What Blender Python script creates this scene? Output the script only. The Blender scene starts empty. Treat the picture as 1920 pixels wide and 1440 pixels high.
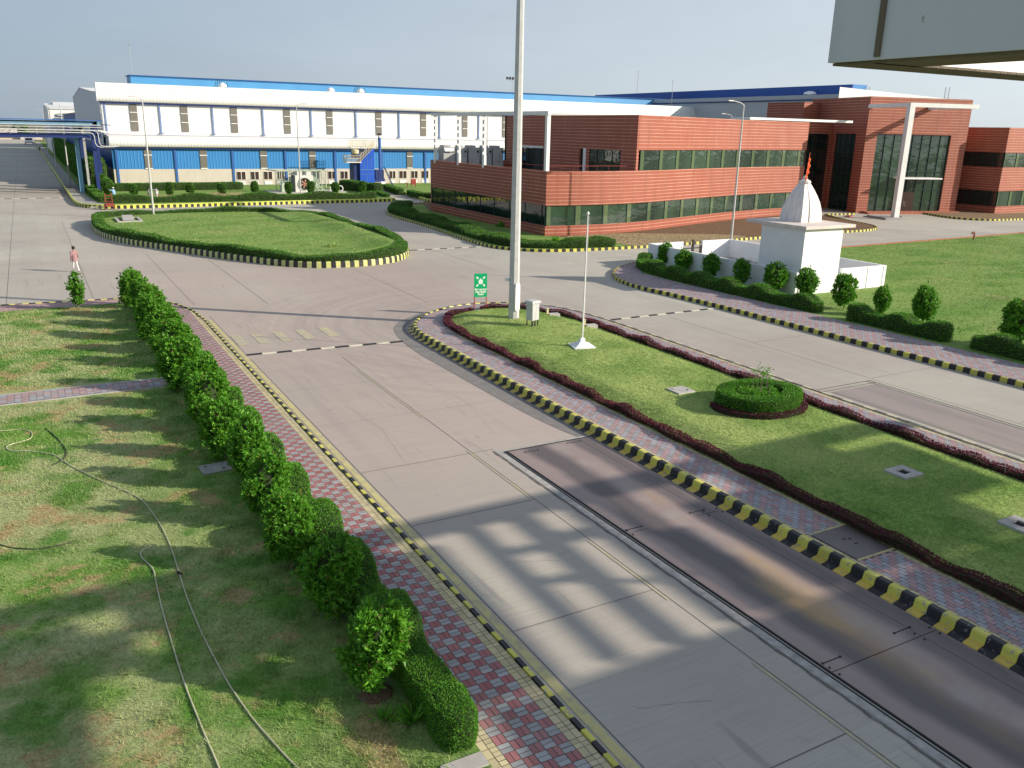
import bpy, math, random
import numpy as np
from mathutils import Vector, Matrix
random.seed(7); rng = np.random.default_rng(7)
C = bpy.context.scene.collection
rad = math.radians

# ------------------------------------------------------------------ camera
CAM_H = 10.0; FPX = 1584.0
PITCH, ROLL, YAW = rad(16.73), rad(1.256), rad(29.43)
_F = Vector((math.sin(YAW)*math.cos(PITCH), math.cos(YAW)*math.cos(PITCH), -math.sin(PITCH)))
_R = Vector((math.cos(YAW), -math.sin(YAW), 0)); _U = _R.cross(_F)
_R2 = _R*math.cos(ROLL)+_U*math.sin(ROLL); _U2 = _U*math.cos(ROLL)-_R*math.sin(ROLL)
cam = bpy.data.cameras.new("camera"); cam_o = bpy.data.objects.new("camera", cam); C.objects.link(cam_o)
m = Matrix.Identity(4)
for i in range(3):
    m[i][0] = _R2[i]; m[i][1] = _U2[i]; m[i][2] = -_F[i]
m[2][3] = CAM_H
cam_o.matrix_world = m
cam.sensor_width = 36.0; cam.lens = FPX/1920*36.0; cam.clip_start = 0.1; cam.clip_end = 3000
bpy.context.scene.camera = cam_o

def G(x, y, z=0.0):
    """pixel of the survey photograph -> point on the level z"""
    r = _R2*((x-960)/FPX) + _U2*(-(y-720)/FPX) + _F
    t = (z-CAM_H)/r.z
    return (r.x*t, r.y*t)
def onY(x, y, Y):
    r = _R2*((x-960)/FPX) + _U2*(-(y-720)/FPX) + _F
    t = Y/r.y; return (r.x*t, CAM_H+r.z*t)
def HT(x, y, z0, ytop):
    g = G(x, y, z0); lo, hi = z0, 60.0
    for _ in range(40):
        mz = (lo+hi)/2; v = Vector((g[0], g[1], mz-CAM_H)); py = 720-FPX*v.dot(_U2)/v.dot(_F)
        if py < ytop: hi = mz
        else: lo = mz
    return lo
def onX(x, y, X):
    r = _R2*((x-960)/FPX) + _U2*(-(y-720)/FPX) + _F
    t = X/r.x; return (r.y*t, CAM_H+r.z*t)

# ------------------------------------------------------------------ sun, sky, exposure
SUN_AZ, SUN_EL = rad(-38.5), rad(22.5)
S = Vector((math.cos(SUN_AZ)*math.cos(SUN_EL), math.sin(SUN_AZ)*math.cos(SUN_EL), math.sin(SUN_EL)))
w = bpy.data.worlds.new("World"); bpy.context.scene.world = w; w.use_nodes = True
wn = w.node_tree; bgn = wn.nodes.get('Background') or wn.nodes.new('ShaderNodeBackground')
sky = wn.nodes.new('ShaderNodeTexSky'); sky.sky_type = 'NISHITA'; sky.sun_disc = False
sky.sun_elevation = SUN_EL; sky.sun_rotation = math.atan2(S.x, S.y)
sky.air_density = 0.8; sky.dust_density = 1.2; sky.ozone_density = 3.0; sky.altitude = 0
# thin high haze: pale, brighter on the sun's side of the sky
tc = wn.nodes.new('ShaderNodeTexCoord'); dp = wn.nodes.new('ShaderNodeVectorMath'); dp.operation = 'DOT_PRODUCT'
wn.links.new(tc.outputs['Generated'], dp.inputs[0]); dp.inputs[1].default_value = (math.cos(SUN_AZ), math.sin(SUN_AZ), 0.15)
mr = wn.nodes.new('ShaderNodeMapRange'); mr.inputs[1].default_value = -0.7; mr.inputs[2].default_value = 0.5; wn.links.new(dp.outputs['Value'], mr.inputs[0])
hz_ = wn.nodes.new('ShaderNodeMix'); hz_.data_type = 'RGBA'; wn.links.new(mr.outputs[0], hz_.inputs[0])
hz_.inputs[6].default_value = (2.45, 2.98, 3.62, 1); hz_.inputs[7].default_value = (5.6, 6.1, 6.35, 1)
mk = wn.nodes.new('ShaderNodeMix'); mk.data_type = 'RGBA'; 
sz = wn.nodes.new('ShaderNodeSeparateXYZ'); wn.links.new(tc.outputs['Generated'], sz.inputs[0])
ov_ = wn.nodes.new('ShaderNodeMapRange'); ov_.inputs[1].default_value = 0.22; ov_.inputs[2].default_value = 0.65; ov_.inputs[3].default_value = 1.0; ov_.inputs[4].default_value = 0.85
wn.links.new(sz.outputs[2], ov_.inputs[0]); hv_ = wn.nodes.new('ShaderNodeVectorMath'); hv_.operation = 'SCALE'; wn.links.new(hz_.outputs[2], hv_.inputs[0]); cn_ = wn.nodes.new('ShaderNodeTexNoise'); cn_.inputs['Scale'].default_value = 2.2; cn_.inputs['Detail'].default_value = 5; cn_.inputs['Roughness'].default_value = 0.6
cm_ = wn.nodes.new('ShaderNodeMapping'); cm_.inputs['Scale'].default_value = (1, 1, 3.5); wn.links.new(tc.outputs['Generated'], cm_.inputs[0]); wn.links.new(cm_.outputs[0], cn_.inputs['Vector'])
cr_ = wn.nodes.new('ShaderNodeMapRange'); cr_.inputs[1].default_value = 0.3; cr_.inputs[2].default_value = 0.7; cr_.inputs[3].default_value = 0.94; cr_.inputs[4].default_value = 1.08; wn.links.new(cn_.outputs[0], cr_.inputs[0])
mu_ = wn.nodes.new('ShaderNodeMath'); mu_.operation = 'MULTIPLY'; wn.links.new(ov_.outputs[0], mu_.inputs[0]); wn.links.new(cr_.outputs[0], mu_.inputs[1]); wn.links.new(mu_.outputs[0], hv_.inputs[3])
wn.links.new(sky.outputs[0], mk.inputs[6]); wn.links.new(hv_.outputs[0], mk.inputs[7])
me_ = wn.nodes.new('ShaderNodeMapRange'); me_.inputs[1].default_value = 0.12; me_.inputs[2].default_value = 0.6; me_.inputs[3].default_value = 0.85; me_.inputs[4].default_value = 0.45
wn.links.new(sz.outputs[2], me_.inputs[0]); wn.links.new(me_.outputs[0], mk.inputs[0])
wn.links.new(mk.outputs[2], bgn.inputs[0]); bgn.inputs[1].default_value = 0.11
sl = bpy.data.lights.new("sun", 'SUN'); sl.energy = 5.0; sl.angle = rad(0.55); sl.color = (1.0, 0.885, 0.74)
so = bpy.data.objects.new("sun", sl); C.objects.link(so)
so.rotation_euler = S.to_track_quat('Z', 'Y').to_euler()
vs = bpy.context.scene.view_settings
vs.view_transform = 'Standard'; vs.look = 'None'; vs.exposure = 0.40; vs.gamma = 1.0
bpy.context.scene.cycles.max_bounces = 6
bpy.context.scene.cycles.transparent_max_bounces = 4

# ------------------------------------------------------------------ node helpers
class NT:
    def __init__(s, name):
        s.m = bpy.data.materials.new(name); s.m.use_nodes = True
        s.t = s.m.node_tree; s.b = s.t.nodes['Principled BSDF']
        s.pos = s.t.nodes.new('ShaderNodeNewGeometry').outputs['Position']
    def n(s, ty, ins=None, **props):
        nd = s.t.nodes.new(ty)
        for k, v in props.items(): setattr(nd, k, v)
        for k, v in (ins or {}).items():
            sk = nd.inputs[k]
            if isinstance(v, bpy.types.NodeSocket): s.t.links.new(v, sk)
            else: sk.default_value = v
        return nd
    def map(s, scale=(1, 1, 1), loc=(0, 0, 0), rot=(0, 0, 0), vec=None):
        return s.n('ShaderNodeMapping', {'Vector': vec or s.pos, 'Scale': scale, 'Location': loc, 'Rotation': rot}).outputs[0]
    def noise(s, scale, detail=3, vec=None, rough=0.55, dist=0.0):
        return s.n('ShaderNodeTexNoise', {'Vector': vec or s.pos, 'Scale': scale, 'Detail': detail, 'Roughness': rough, 'Distortion': dist}).outputs[0]
    def ramp(s, fac, stops):
        r = s.n('ShaderNodeValToRGB', {'Fac': fac}); cr = r.color_ramp
        while len(cr.elements) < len(stops): cr.elements.new(0.5)
        for e, (p, c) in zip(cr.elements, stops):
            e.position = p; e.color = (c, c, c, 1) if isinstance(c, (int, float)) else (*c, 1)
        return r.outputs[0]
    def mix(s, fac, a, b, mode='MIX'):
        nd = s.n('ShaderNodeMix', data_type='RGBA', blend_type=mode)
        for i, v in ((0, fac), (6, a), (7, b)):
            if isinstance(v, bpy.types.NodeSocket): s.t.links.new(v, nd.inputs[i])
            else: nd.inputs[i].default_value = v if i == 0 else ((*v, 1) if len(v) == 3 else v)
        return nd.outputs[2]
    def math(s, op, a, b=0.0, c=0.0):
        nd = s.n('ShaderNodeMath', operation=op)
        for i, v in enumerate((a, b, c)):
            if isinstance(v, bpy.types.NodeSocket): s.t.links.new(v, nd.inputs[i])
            else: nd.inputs[i].default_value = v
        return nd.outputs[0]
    def xyz(s, vec=None):
        return s.n('ShaderNodeSeparateXYZ', {'Vector': vec or s.pos}).outputs
    def island(s):
        g = s.t.nodes.new('ShaderNodeNewGeometry'); return g.outputs['Random Per Island']
    def bump(s, h, strength=0.3, dist=0.02):
        b = s.n('ShaderNodeBump', {'Height': h, 'Strength': strength, 'Distance': dist})
        s.t.links.new(b.outputs[0], s.b.inputs['Normal'])
    def set(s, **k):
        names = {'col': 'Base Color', 'rough': 'Roughness', 'metal': 'Metallic', 'spec': 'Specular IOR Level', 'coat': 'Coat Weight', 'trans': 'Transmission Weight', 'alpha': 'Alpha'}
        for q, v in k.items():
            sk = s.b.inputs[names[q]]
            if isinstance(v, bpy.types.NodeSocket): s.t.links.new(v, sk)
            elif q == 'col': sk.default_value = (*v, 1) if len(v) == 3 else v
            else: sk.default_value = v
        return s

def sc(c, k): return tuple(min(1, x*k) for x in c)
def plain(name, col, rough=0.7, metal=0.0, var=0.12, vs_=1.5, bump=0.0, bs=30, spec=0.4, streak=0.0):
    t = NT(name)
    f = t.ramp(t.noise(vs_, 4), [(0.3, 0.0), (0.7, 1.0)])
    c = t.mix(f, sc(col, 1-var), sc(col, 1+var))
    if streak:
        st = t.ramp(t.noise(3.0, 4, t.map((1.6, 1.6, 0.18))), [(0.45, 0.0), (0.75, 1.0)])
        c = t.mix(t.math('MULTIPLY', st, streak), c, sc(col, 0.45))
    t.set(col=c, rough=rough, metal=metal, spec=spec)
    if bump: t.bump(t.noise(bs, 3), bump, 0.01)
    return t.m

MT = {}
# roads -----------------------------------------------------------------
t = NT('concrete_road')
big = t.noise(0.09, 4); med = t.noise(0.8, 5)
base = t.mix(t.ramp(big, [(0.35, 0.0), (0.65, 1.0)]), (0.50, 0.49, 0.415), (0.57, 0.555, 0.47))
base = t.mix(t.ramp(t.noise(0.35, 5), [(0.3, 0.0), (0.75, 1.0)]), base, (0.46, 0.44, 0.385))
xs = t.xyz()
# pinkish tone of the sunlit crossing; the shaded near lane is painted more neutral
px_ = t.math('MULTIPLY', t.ramp(t.math('DIVIDE', t.math('ADD', xs[0], 10.0), 50.0), [(0.22, 0.0), (0.34, 1.0), (0.66, 1.0), (0.80, 0.0)]), t.ramp(t.math('DIVIDE', xs[1], 80.0), [(0.20, 0.15), (0.30, 1.0), (0.80, 1.0), (0.95, 0.3)]))
base = t.mix(t.math('MULTIPLY', px_, t.ramp(t.noise(0.12, 4), [(0.25, 0.6), (0.6, 1.0)])), base, (0.49, 0.405, 0.355))
# broom finish across the lanes
br = t.noise(1.0, 6, t.map((0.55, 14.0, 1)))
base = t.mix(t.ramp(br, [(0.35, 0.26), (0.7, 0.0)]), base, (0.25, 0.235, 0.22))
# tyre wear, curved round the island nose and straight in the lane
def arcs(cx, cy, r0, r1):
    dx = t.math('SUBTRACT', xs[0], cx); dy = t.math('SUBTRACT', xs[1], cy)
    r = t.math('SQRT', t.math('ADD', t.math('MULTIPLY', dx, dx), t.math('MULTIPLY', dy, dy)))
    line = t.noise(1.0, 5, t.n('ShaderNodeCombineXYZ', {'X': t.math('MULTIPLY', r, 2.2), 'Y': t.math('MULTIPLY', t.noise(0.25, 2), 3.0), 'Z': 0.0}).outputs[0])
    msk = t.ramp(t.math('DIVIDE', r, r1*1.3), [(r0/(r1*1.3)*0.8, 0.0), (r0/(r1*1.3), 1.0), (0.72, 0.8), (0.95, 0.0)])
    return t.math('MULTIPLY', t.ramp(line, [(0.4, 0.0), (0.7, 1.0)]), msk)
a1 = arcs(22.0, 40.0, 5.5, 13.0)
a1 = t.math('MULTIPLY', a1, t.ramp(t.math('DIVIDE', xs[0], 40.0), [(0.0, 1.0), (0.5, 1.0), (0.62, 0.0)]))
base = t.mix(t.math('MULTIPLY', a1, 0.42), base, (0.20, 0.17, 0.165))
cen_ = t.ramp(t.noise(0.055, 3, t.map(loc=(3, 1, 0))), [(0.4, 0.0), (0.62, 0.5)])
base = t.mix(cen_, base, (0.36, 0.30, 0.275))
lane = t.ramp(t.noise(1.0, 4, t.map((1.5, 0.05, 1))), [(0.5, 0.0), (0.75, 1.0)])
lm = t.ramp(t.math('DIVIDE', xs[1], 60.0), [(0.3, 0.1), (0.55, 1.0), (0.9, 0.4)])
base = t.mix(t.math('MULTIPLY', t.math('MULTIPLY', lane, lm), 0.30), base, (0.21, 0.19, 0.19))
cx_ = t.math('FLOOR', t.math('DIVIDE', t.math('SUBTRACT', xs[0], 7.66), 3.77)); cy_ = t.math('FLOOR', t.math('DIVIDE', t.math('SUBTRACT', xs[1], 7.9), 5.44))
sl_ = t.n('ShaderNodeTexWhiteNoise', {'Vector': t.n('ShaderNodeCombineXYZ', {'X': cx_, 'Y': cy_, 'Z': 0.0}).outputs[0]}, noise_dimensions='2D').outputs[0]
base = t.mix(t.math('MULTIPLY', sl_, 0.20), base, (0.30, 0.275, 0.255))
spots = t.ramp(t.noise(1.3, 3), [(0.66, 0.0), (0.78, 1.0)])
base = t.mix(t.math('MULTIPLY', spots, 0.30), base, (0.2, 0.18, 0.17))
drip = t.ramp(t.noise(7.0, 3, rough=0.7), [(0.735, 0.0), (0.76, 1.0)])
base = t.mix(t.math('MULTIPLY', drip, 0.5), base, (0.10, 0.09, 0.085))
base = t.mix(t.ramp(t.noise(60, 2), [(0.35, 0.22), (0.5, 0.0)]), base, (0.22, 0.20, 0.19))
scuff = t.ramp(t.noise(1.0, 5, t.map((3.2, 0.22, 1), rot=(0, 0, 0.06))), [(0.60, 0.0), (0.68, 1.0)])
base = t.mix(t.math('MULTIPLY', t.math('MULTIPLY', scuff, t.ramp(t.noise(0.2, 2), [(0.45, 0.0), (0.6, 1.0)])), 0.35), base, (0.17, 0.155, 0.15))
t.set(col=base, rough=0.82, spec=0.3)
t.bump(t.math('ADD', t.math('MULTIPLY', br, 0.6), t.noise(40, 3)), 0.25, 0.006)
MT['road'] = t.m
MT['joint'] = plain('road_joint_sealant', (0.15, 0.135, 0.125), 0.9)
MT['asphalt'] = plain('dark_gutter_concrete', (0.20, 0.19, 0.185), 0.9, vs_=2.5, var=0.15)
MT['conc'] = plain('pale_concrete', (0.43, 0.41, 0.385), 0.85, vs_=3, var=0.14, bump=0.2)
MT['concg'] = plain('grey_concrete', (0.34, 0.335, 0.32), 0.85, vs_=3, var=0.2, bump=0.2, streak=0.3)
t = NT('worn_yellow_paint')
f = t.ramp(t.noise(3.5, 6), [(0.36, 0.25), (0.56, 0.9)])
t.set(col=t.mix(f, (0.36, 0.32, 0.24), (0.56, 0.50, 0.22)), rough=0.75); MT['ypaint'] = t.m
t = NT('faded_yellow_paint')
f = t.ramp(t.noise(2.2, 6), [(0.35, 0.0), (0.7, 0.6)])
t.set(col=t.mix(f, (0.40, 0.36, 0.30), (0.58, 0.52, 0.24)), rough=0.8); MT['yfade'] = t.m
def kerbmat(name, col, worn, amt):
    t = NT(name)
    f = t.ramp(t.noise(8.0, 6, rough=0.65), [(amt+.04, 0.0), (amt+0.10, 1.0)])
    c = t.mix(t.ramp(t.island(), [(0, 0.0), (1, 1.0)]), sc(col, 0.82), sc(col, 1.12))
    t.set(col=t.mix(f, worn, c), rough=0.5, spec=0.5); t.bump(t.noise(12, 4), 0.25, 0.02)
    return t.m
MT['kblack'] = kerbmat('black_kerb_paint', (0.016, 0.016, 0.018), (0.16, 0.15, 0.14), 0.30)
MT['kyellow'] = kerbmat('yellow_kerb_paint', (0.60, 0.56, 0.09), (0.36, 0.34, 0.27), 0.33)
MT['kapron'] = kerbmat('yellow_gutter_paint', (0.58, 0.42, 0.07), (0.30, 0.26, 0.2), 0.33)
MT['kfar'] = kerbmat('bright_yellow_kerb_paint', (0.64, 0.66, 0.10), (0.45, 0.44, 0.30), 0.30)
MT['kdull'] = kerbmat('dull_yellow_kerb_paint', (0.58, 0.62, 0.12), (0.45, 0.44, 0.40), 0.40)
# steel weighbridge plate --------------------------------------------------
t = NT('weighbridge_steel_plate')
xs = t.xyz()
u = t.math('DIVIDE', t.math('SUBTRACT', xs[0], 12.4), 3.4)          # across the plate
wob = t.math('MULTIPLY', t.math('SUBTRACT', t.noise(0.35, 3), 0.5), 0.22)
trk = t.ramp(t.math('ADD', u, wob), [(0.0, 0.15), (0.14, 0.1), (0.24, 1.0), (0.40, 1.0), (0.52, 0.05), (0.66, 0.0), (0.74, 0.8), (0.90, 0.9), (1.0, 0.3)])
base = t.mix(t.noise(0.6, 5), (0.30, 0.235, 0.225), (0.38, 0.295, 0.27))
base = t.mix(t.math('MULTIPLY', trk, 0.9), base, (0.105, 0.092, 0.097))
sand = t.ramp(t.math('ADD', t.math('ADD', u, wob), t.math('MULTIPLY', t.math('SUBTRACT', t.noise(3, 6), 0.5), 0.12)), [(0.47, 0.0), (0.53, 1.0), (0.60, 1.0), (0.66, 0.0)])
base = t.mix(t.math('MULTIPLY', sand, t.ramp(t.noise(1.4, 5), [(0.45, 0.0), (0.6, 0.75)])), base, (0.36, 0.31, 0.28))
rust = t.ramp(t.noise(0.33, 3, t.map((1, 0.5, 1), (3.2, 1.0, 0))), [(0.50, 0.0), (0.62, 1.0)])
rm = t.ramp(u, [(0.30, 0.0), (0.42, 1.0), (0.60, 0.6), (0.75, 0.0)])
base = t.mix(t.math('MULTIPLY', t.math('MULTIPLY', rust, rm), 0.75), base, (0.44, 0.29, 0.12))
t.set(col=base, rough=0.55, metal=0.15, spec=0.45)
ck = t.n('ShaderNodeTexChecker', {'Vector': t.map((22, 22, 22), rot=(0, 0, 0.78)), 'Scale': 1.0}).outputs[1]
t.bump(ck, 0.22, 0.006); MT['plate'] = t.m
t = NT('dusty_steel_plate')
base = t.mix(t.noise(0.5, 5), (0.29, 0.24, 0.225), (0.37, 0.31, 0.28))
base = t.mix(t.ramp(t.noise(1.0, 4, t.map((1.4, 0.12, 1))), [(0.45, 0.0), (0.7, 0.6)]), base, (0.22, 0.19, 0.19))
t.set(col=base, rough=0.6, metal=0.1); MT['plate2'] = t.m
# pavers ---------------------------------------------------------------------
def paver(name, col, v=0.16):
    t = NT(name)
    c = t.mix(t.island(), sc(col, 1-v), sc(col, 1+v))
    c = t.mix(t.ramp(t.noise(1.1, 4), [(0.45, 0.0), (0.75, 0.35)]), c, (0.33, 0.29, 0.27))
    c = t.mix(t.ramp(t.noise(0.45, 3), [(0.45, 0.0), (0.7, 0.22)]), c, (0.42, 0.40, 0.38))
    t.set(col=c, rough=0.85, spec=0.25); t.bump(t.noise(45, 2), 0.2, 0.004); return t.m
MT['pred'] = paver('red_paver', (0.37, 0.135, 0.14)); MT['pgrey'] = paver('grey_paver', (0.36, 0.365, 0.375))
MT['ppink'] = paver('pink_paver', (0.40, 0.265, 0.265)); MT['pyel'] = paver('yellow_paver', (0.55, 0.48, 0.28))
MT['pblue'] = paver('blue_grey_paver', (0.33, 0.335, 0.37)); MT['prose'] = paver('rose_paver', (0.40, 0.265, 0.27))
MT['psand'] = plain('joint_sand', (0.13, 0.115, 0.10), 0.95)
# vegetation ---------------------------------------------------------------
def leafmat(name, c1, c2, c3=None, tr=0.25, sheen=0.35):
    t = NT(name)
    c = t.mix(t.island(), c1, c2)
    if c3: c = t.mix(t.ramp(t.noise(1.7, 3), [(0.42, 0.0), (0.65, 0.8)]), c, c3)
    if name == 'shrub_leaves': c = t.mix(t.ramp(t.island(), [(0.0, 1.0), (0.02, 1.0), (0.025, 0.0)]), c, (0.28, 0.19, 0.07))
    t.set(col=c, rough=0.5, spec=sheen)
    tb = t.n('ShaderNodeBsdfTranslucent', {'Color': c})
    mx = t.n('ShaderNodeMixShader', {0: tr})
    out = t.t.nodes['Material Output']
    t.t.links.new(t.b.outputs[0], mx.inputs[1]); t.t.links.new(tb.outputs[0], mx.inputs[2]); t.t.links.new(mx.outputs[0], out.inputs[0])
    return t.m
MT['shrub'] = leafmat('shrub_leaves', (0.055, 0.19, 0.014), (0.19, 0.47, 0.040), (0.10, 0.31, 0.022), 0.30)
MT['hedge'] = leafmat('hedge_leaves', (0.050, 0.165, 0.014), (0.17, 0.43, 0.036), (0.09, 0.28, 0.02), 0.28)
MT['hedged'] = leafmat('far_hedge_leaves', (0.032, 0.105, 0.012), (0.115, 0.29, 0.030))
MT['maroon'] = leafmat('maroon_groundcover', (0.07, 0.014, 0.030), (0.21, 0.040, 0.075), (0.14, 0.028, 0.05), 0.25)
MT['stem'] = plain('bark', (0.22, 0.17, 0.12), 0.9, bump=0.4)
MT['core'] = plain('hedge_dark_core', (0.025, 0.045, 0.012), 0.95)  # closed hull behind the leaves; the inner shade is in its dark colour
def lawnmat(name, dry, blades):
    t = NT(name)
    xs = t.xyz()
    n1 = t.noise(0.9, 5); n2 = t.noise(0.28, 4)
    c = t.mix(t.ramp(n1, [(0.3, 0.0), (0.7, 1.0)]), (0.10, 0.235, 0.036), (0.20, 0.37, 0.065))
    if dry == 'L':
        # lusher near the shrubs, drying towards the open lawn
        d = t.ramp(t.math('ADD', n2, t.math('MULTIPLY', t.math('SUBTRACT', n1, 0.5), 0.55)), [(0.36, 0.0), (0.56, 1.0)])
        e = t.ramp(t.math('DIVIDE', xs[0], 5.0), [(0.1, 1.0), (0.8, 0.35)])
        c = t.mix(t.math('MULTIPLY', t.math('MULTIPLY', d, e), 0.85), c, (0.44, 0.45, 0.24))
        d2 = t.ramp(t.noise(0.5, 7, t.map(loc=(7.3, 2.1, 0)), 0.7), [(0.53, 0.0), (0.60, 1.0)])
        c = t.mix(t.math('MULTIPLY', d2, 0.85), c, (0.46, 0.33, 0.18))
        d3 = t.ramp(t.noise(0.45, 4, t.map(loc=(1.3, 6.1, 0))), [(0.54, 0.0), (0.62, 0.8)])
        c = t.mix(d3, c, (0.06, 0.22, 0.018))
    elif dry == 'M':
        d = t.ramp(n2, [(0.36, 0.15), (0.6, 0.8)])
        c = t.mix(d, c, (0.48, 0.56, 0.20))
        c = t.mix(t.ramp(t.noise(3.2, 4), [(0.5, 0.0), (0.7, 0.45)]), c, (0.42, 0.54, 0.15))
    else:
        c = t.mix(t.ramp(n2, [(0.3, 0.35), (0.6, 0.95)]), c, (0.24, 0.34, 0.10))
        c = t.mix(t.ramp(t.noise(0.14, 4, t.map((1, 2.2, 1))), [(0.5, 0.0), (0.62, 0.5)]), c, (0.08, 0.21, 0.03))
        c = t.mix(t.ramp(t.noise(0.35, 5, t.map(loc=(4, 9, 0))), [(0.62, 0.0), (0.72, 0.6)]), c, (0.38, 0.33, 0.16))
    if blades:
        i = t.island()
        c = t.mix(i, t.mix(0.22, c, (0.02, 0.06, 0.01)), t.mix(0.35, c, (0.55, 0.65, 0.25)))
        t.set(col=c, rough=0.6, spec=0.3)
        tb = t.n('ShaderNodeBsdfTranslucent', {'Color': c}); mx = t.n('ShaderNodeMixShader', {0: 0.3})
        out = t.t.nodes['Material Output']
        t.t.links.new(t.b.outputs[0], mx.inputs[1]); t.t.links.new(tb.outputs[0], mx.inputs[2]); t.t.links.new(mx.outputs[0], out.inputs[0])
    else:
        t.set(col=t.mix(t.ramp(t.noise(14, 4), [(0.35, 0.3), (0.65, 0.0)]), c, (0.05, 0.09, 0.02)), rough=0.95, spec=0.1)
        t.bump(t.noise(16, 4), 0.4, 0.03)
    return t.m
for k in 'LMF': MT['lawn'+k] = lawnmat('lawn_turf_'+k, k, False); MT['grass'+k] = lawnmat('grass_blades_'+k, k, True)
t = NT('dry_earth')
c = t.mix(t.noise(0.5, 6), (0.20, 0.135, 0.085), (0.33, 0.24, 0.15))
c = t.mix(t.ramp(t.noise(6, 5), [(0.4, 0.4), (0.6, 0.0)]), c, (0.11, 0.075, 0.05))
t.set(col=c, rough=0.95, spec=0.1); t.bump(t.noise(5, 5), 0.8, 0.1); MT['earth'] = t.m
t = NT('dug_earth')
c = t.mix(t.noise(0.8, 6), (0.13, 0.085, 0.055), (0.22, 0.145, 0.09))
t.set(col=c, rough=0.95, spec=0.1); t.bump(t.noise(4, 5), 0.9, 0.15); MT['dug'] = t.m
t = NT('stubble_ground')
c = t.mix(t.ramp(t.noise(4, 5), [(0.4, 0.0), (0.6, 1.0)]), (0.19, 0.14, 0.08), (0.42, 0.34, 0.20))
t.set(col=c, rough=0.95, spec=0.1); t.bump(t.noise(5, 5), 0.8, 0.15); MT['stubble'] = t.m
t = NT('far_ground')
c = t.mix(t.noise(0.03, 4), (0.20, 0.18, 0.13), (0.14, 0.17, 0.09)); t.set(col=c, rough=1.0, spec=0.1); MT['far'] = t.m
# cladding, sheet metal, glass ---------------------------------------------
def cladding(name, pitch):
    t = NT(name); z = t.xyz()[2]
    fr = t.math('FRACT', t.math('DIVIDE', t.math('ADD', z, 5.0), pitch))
    fl = t.math('FLOOR', t.math('DIVIDE', t.math('ADD', z, 5.0), pitch))
    line = t.math('LESS_THAN', fr, 0.17)
    c = t.mix(t.noise(0.25, 4), (0.29, 0.075, 0.042), (0.345, 0.10, 0.06))
    rowv = t.n('ShaderNodeTexWhiteNoise', {'W': fl}, noise_dimensions='1D').outputs[0]
    c = t.mix(t.math('MULTIPLY', rowv, 0.25), c, (0.26, 0.06, 0.035))
    c = t.mix(t.ramp(t.noise(2.0, 4, t.map((1.2, 1.2, 0.12))), [(0.5, 0.0), (0.8, 0.18)]), c, (0.40, 0.2, 0.14))
    amt = t.ramp(t.noise(0.6, 3), [(0.3, 0.35), (0.7, 0.9)])
    c = t.mix(t.math('MULTIPLY', line, amt), c, (0.70, 0.43, 0.31))
    xz_ = t.xyz(); pj = t.math('FRACT', t.math('DIVIDE', t.math('ADD', xz_[0], t.math('MULTIPLY', xz_[1], 1.0)), 2.4))
    c = t.mix(t.math('MULTIPLY', t.math('LESS_THAN', pj, 0.02), 0.45), c, (0.10, 0.035, 0.025))
    c = t.mix(t.ramp(t.noise(0.9, 5, t.map((2.2, 2.2, 0.10))), [(0.52, 0.0), (0.75, 0.30)]), c, (0.20, 0.07, 0.05))
    t.set(col=c, rough=0.6, spec=0.35)
    t.bump(t.ramp(fr, [(0.0, 0.0), (0.13, 0.1), (0.16, 1.0), (0.95, 0.8), (1.0, 0.0)]), 0.5, 0.03)
    return t.m
MT['clad'] = cladding('terracotta_cladding', 0.34)
MT['clad2'] = cladding('entrance_terracotta_cladding', 0.36)
def sheet(name, col, axis=0, pitch=0.3, dirt=0.0, rib_shade=0.25, rough=0.5, bmp=0.8):
    t = NT(name); p = t.xyz()[axis]
    fr = t.math('FRACT', t.math('DIVIDE', p, pitch))
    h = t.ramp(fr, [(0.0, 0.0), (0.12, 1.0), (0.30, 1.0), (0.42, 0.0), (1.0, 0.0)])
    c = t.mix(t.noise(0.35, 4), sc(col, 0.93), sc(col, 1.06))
    c = t.mix(t.math('MULTIPLY', t.ramp(fr, [(0.36, 0.0), (0.44, 1.0), (0.55, 0.2), (0.9, 0.0)]), rib_shade), c, sc(col, 0.5))  # dark band beside each raised strip paints its shade into the colour
    if dirt:
        st = t.ramp(t.noise(2.0, 5, t.map((2.5, 2.5, 0.25))), [(0.4, 0.0), (0.75, 1.0)])
        c = t.mix(t.math('MULTIPLY', st, dirt), c, (0.42, 0.40, 0.30))
    t.set(col=c, rough=rough, spec=0.4); t.bump(h, bmp, 0.05); return t.m
MT['wsheet'] = sheet('white_profiled_sheet', (0.70, 0.71, 0.69), dirt=0.08, rib_shade=0.08, pitch=0.5, bmp=0.2)
MT['bsheet'] = sheet('blue_profiled_sheet', (0.04, 0.23, 0.55), rib_shade=0.75, pitch=0.5)
MT['bsheetY'] = sheet('shaded_blue_profiled_sheet', (0.02, 0.085, 0.34), axis=1, rib_shade=0.4)  # darker copy of the blue sheet; shade of west faces in its colour
MT['gsheetY'] = sheet('grey_profiled_sheet', (0.42, 0.46, 0.50), axis=1)
MT['wsheetY'] = sheet('white_gable_sheet', (0.62, 0.65, 0.68), axis=1, rib_shade=0.12)
MT['curve'] = plain('white_curved_eave_sheet', (0.76, 0.76, 0.71), 0.45, var=0.05, streak=0.0)
t = NT('weathered_shaded_eave_sheet')
z = t.xyz()[2]
c = t.mix(t.noise(0.4, 4), (0.64, 0.66, 0.64), (0.70, 0.72, 0.70))
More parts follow.
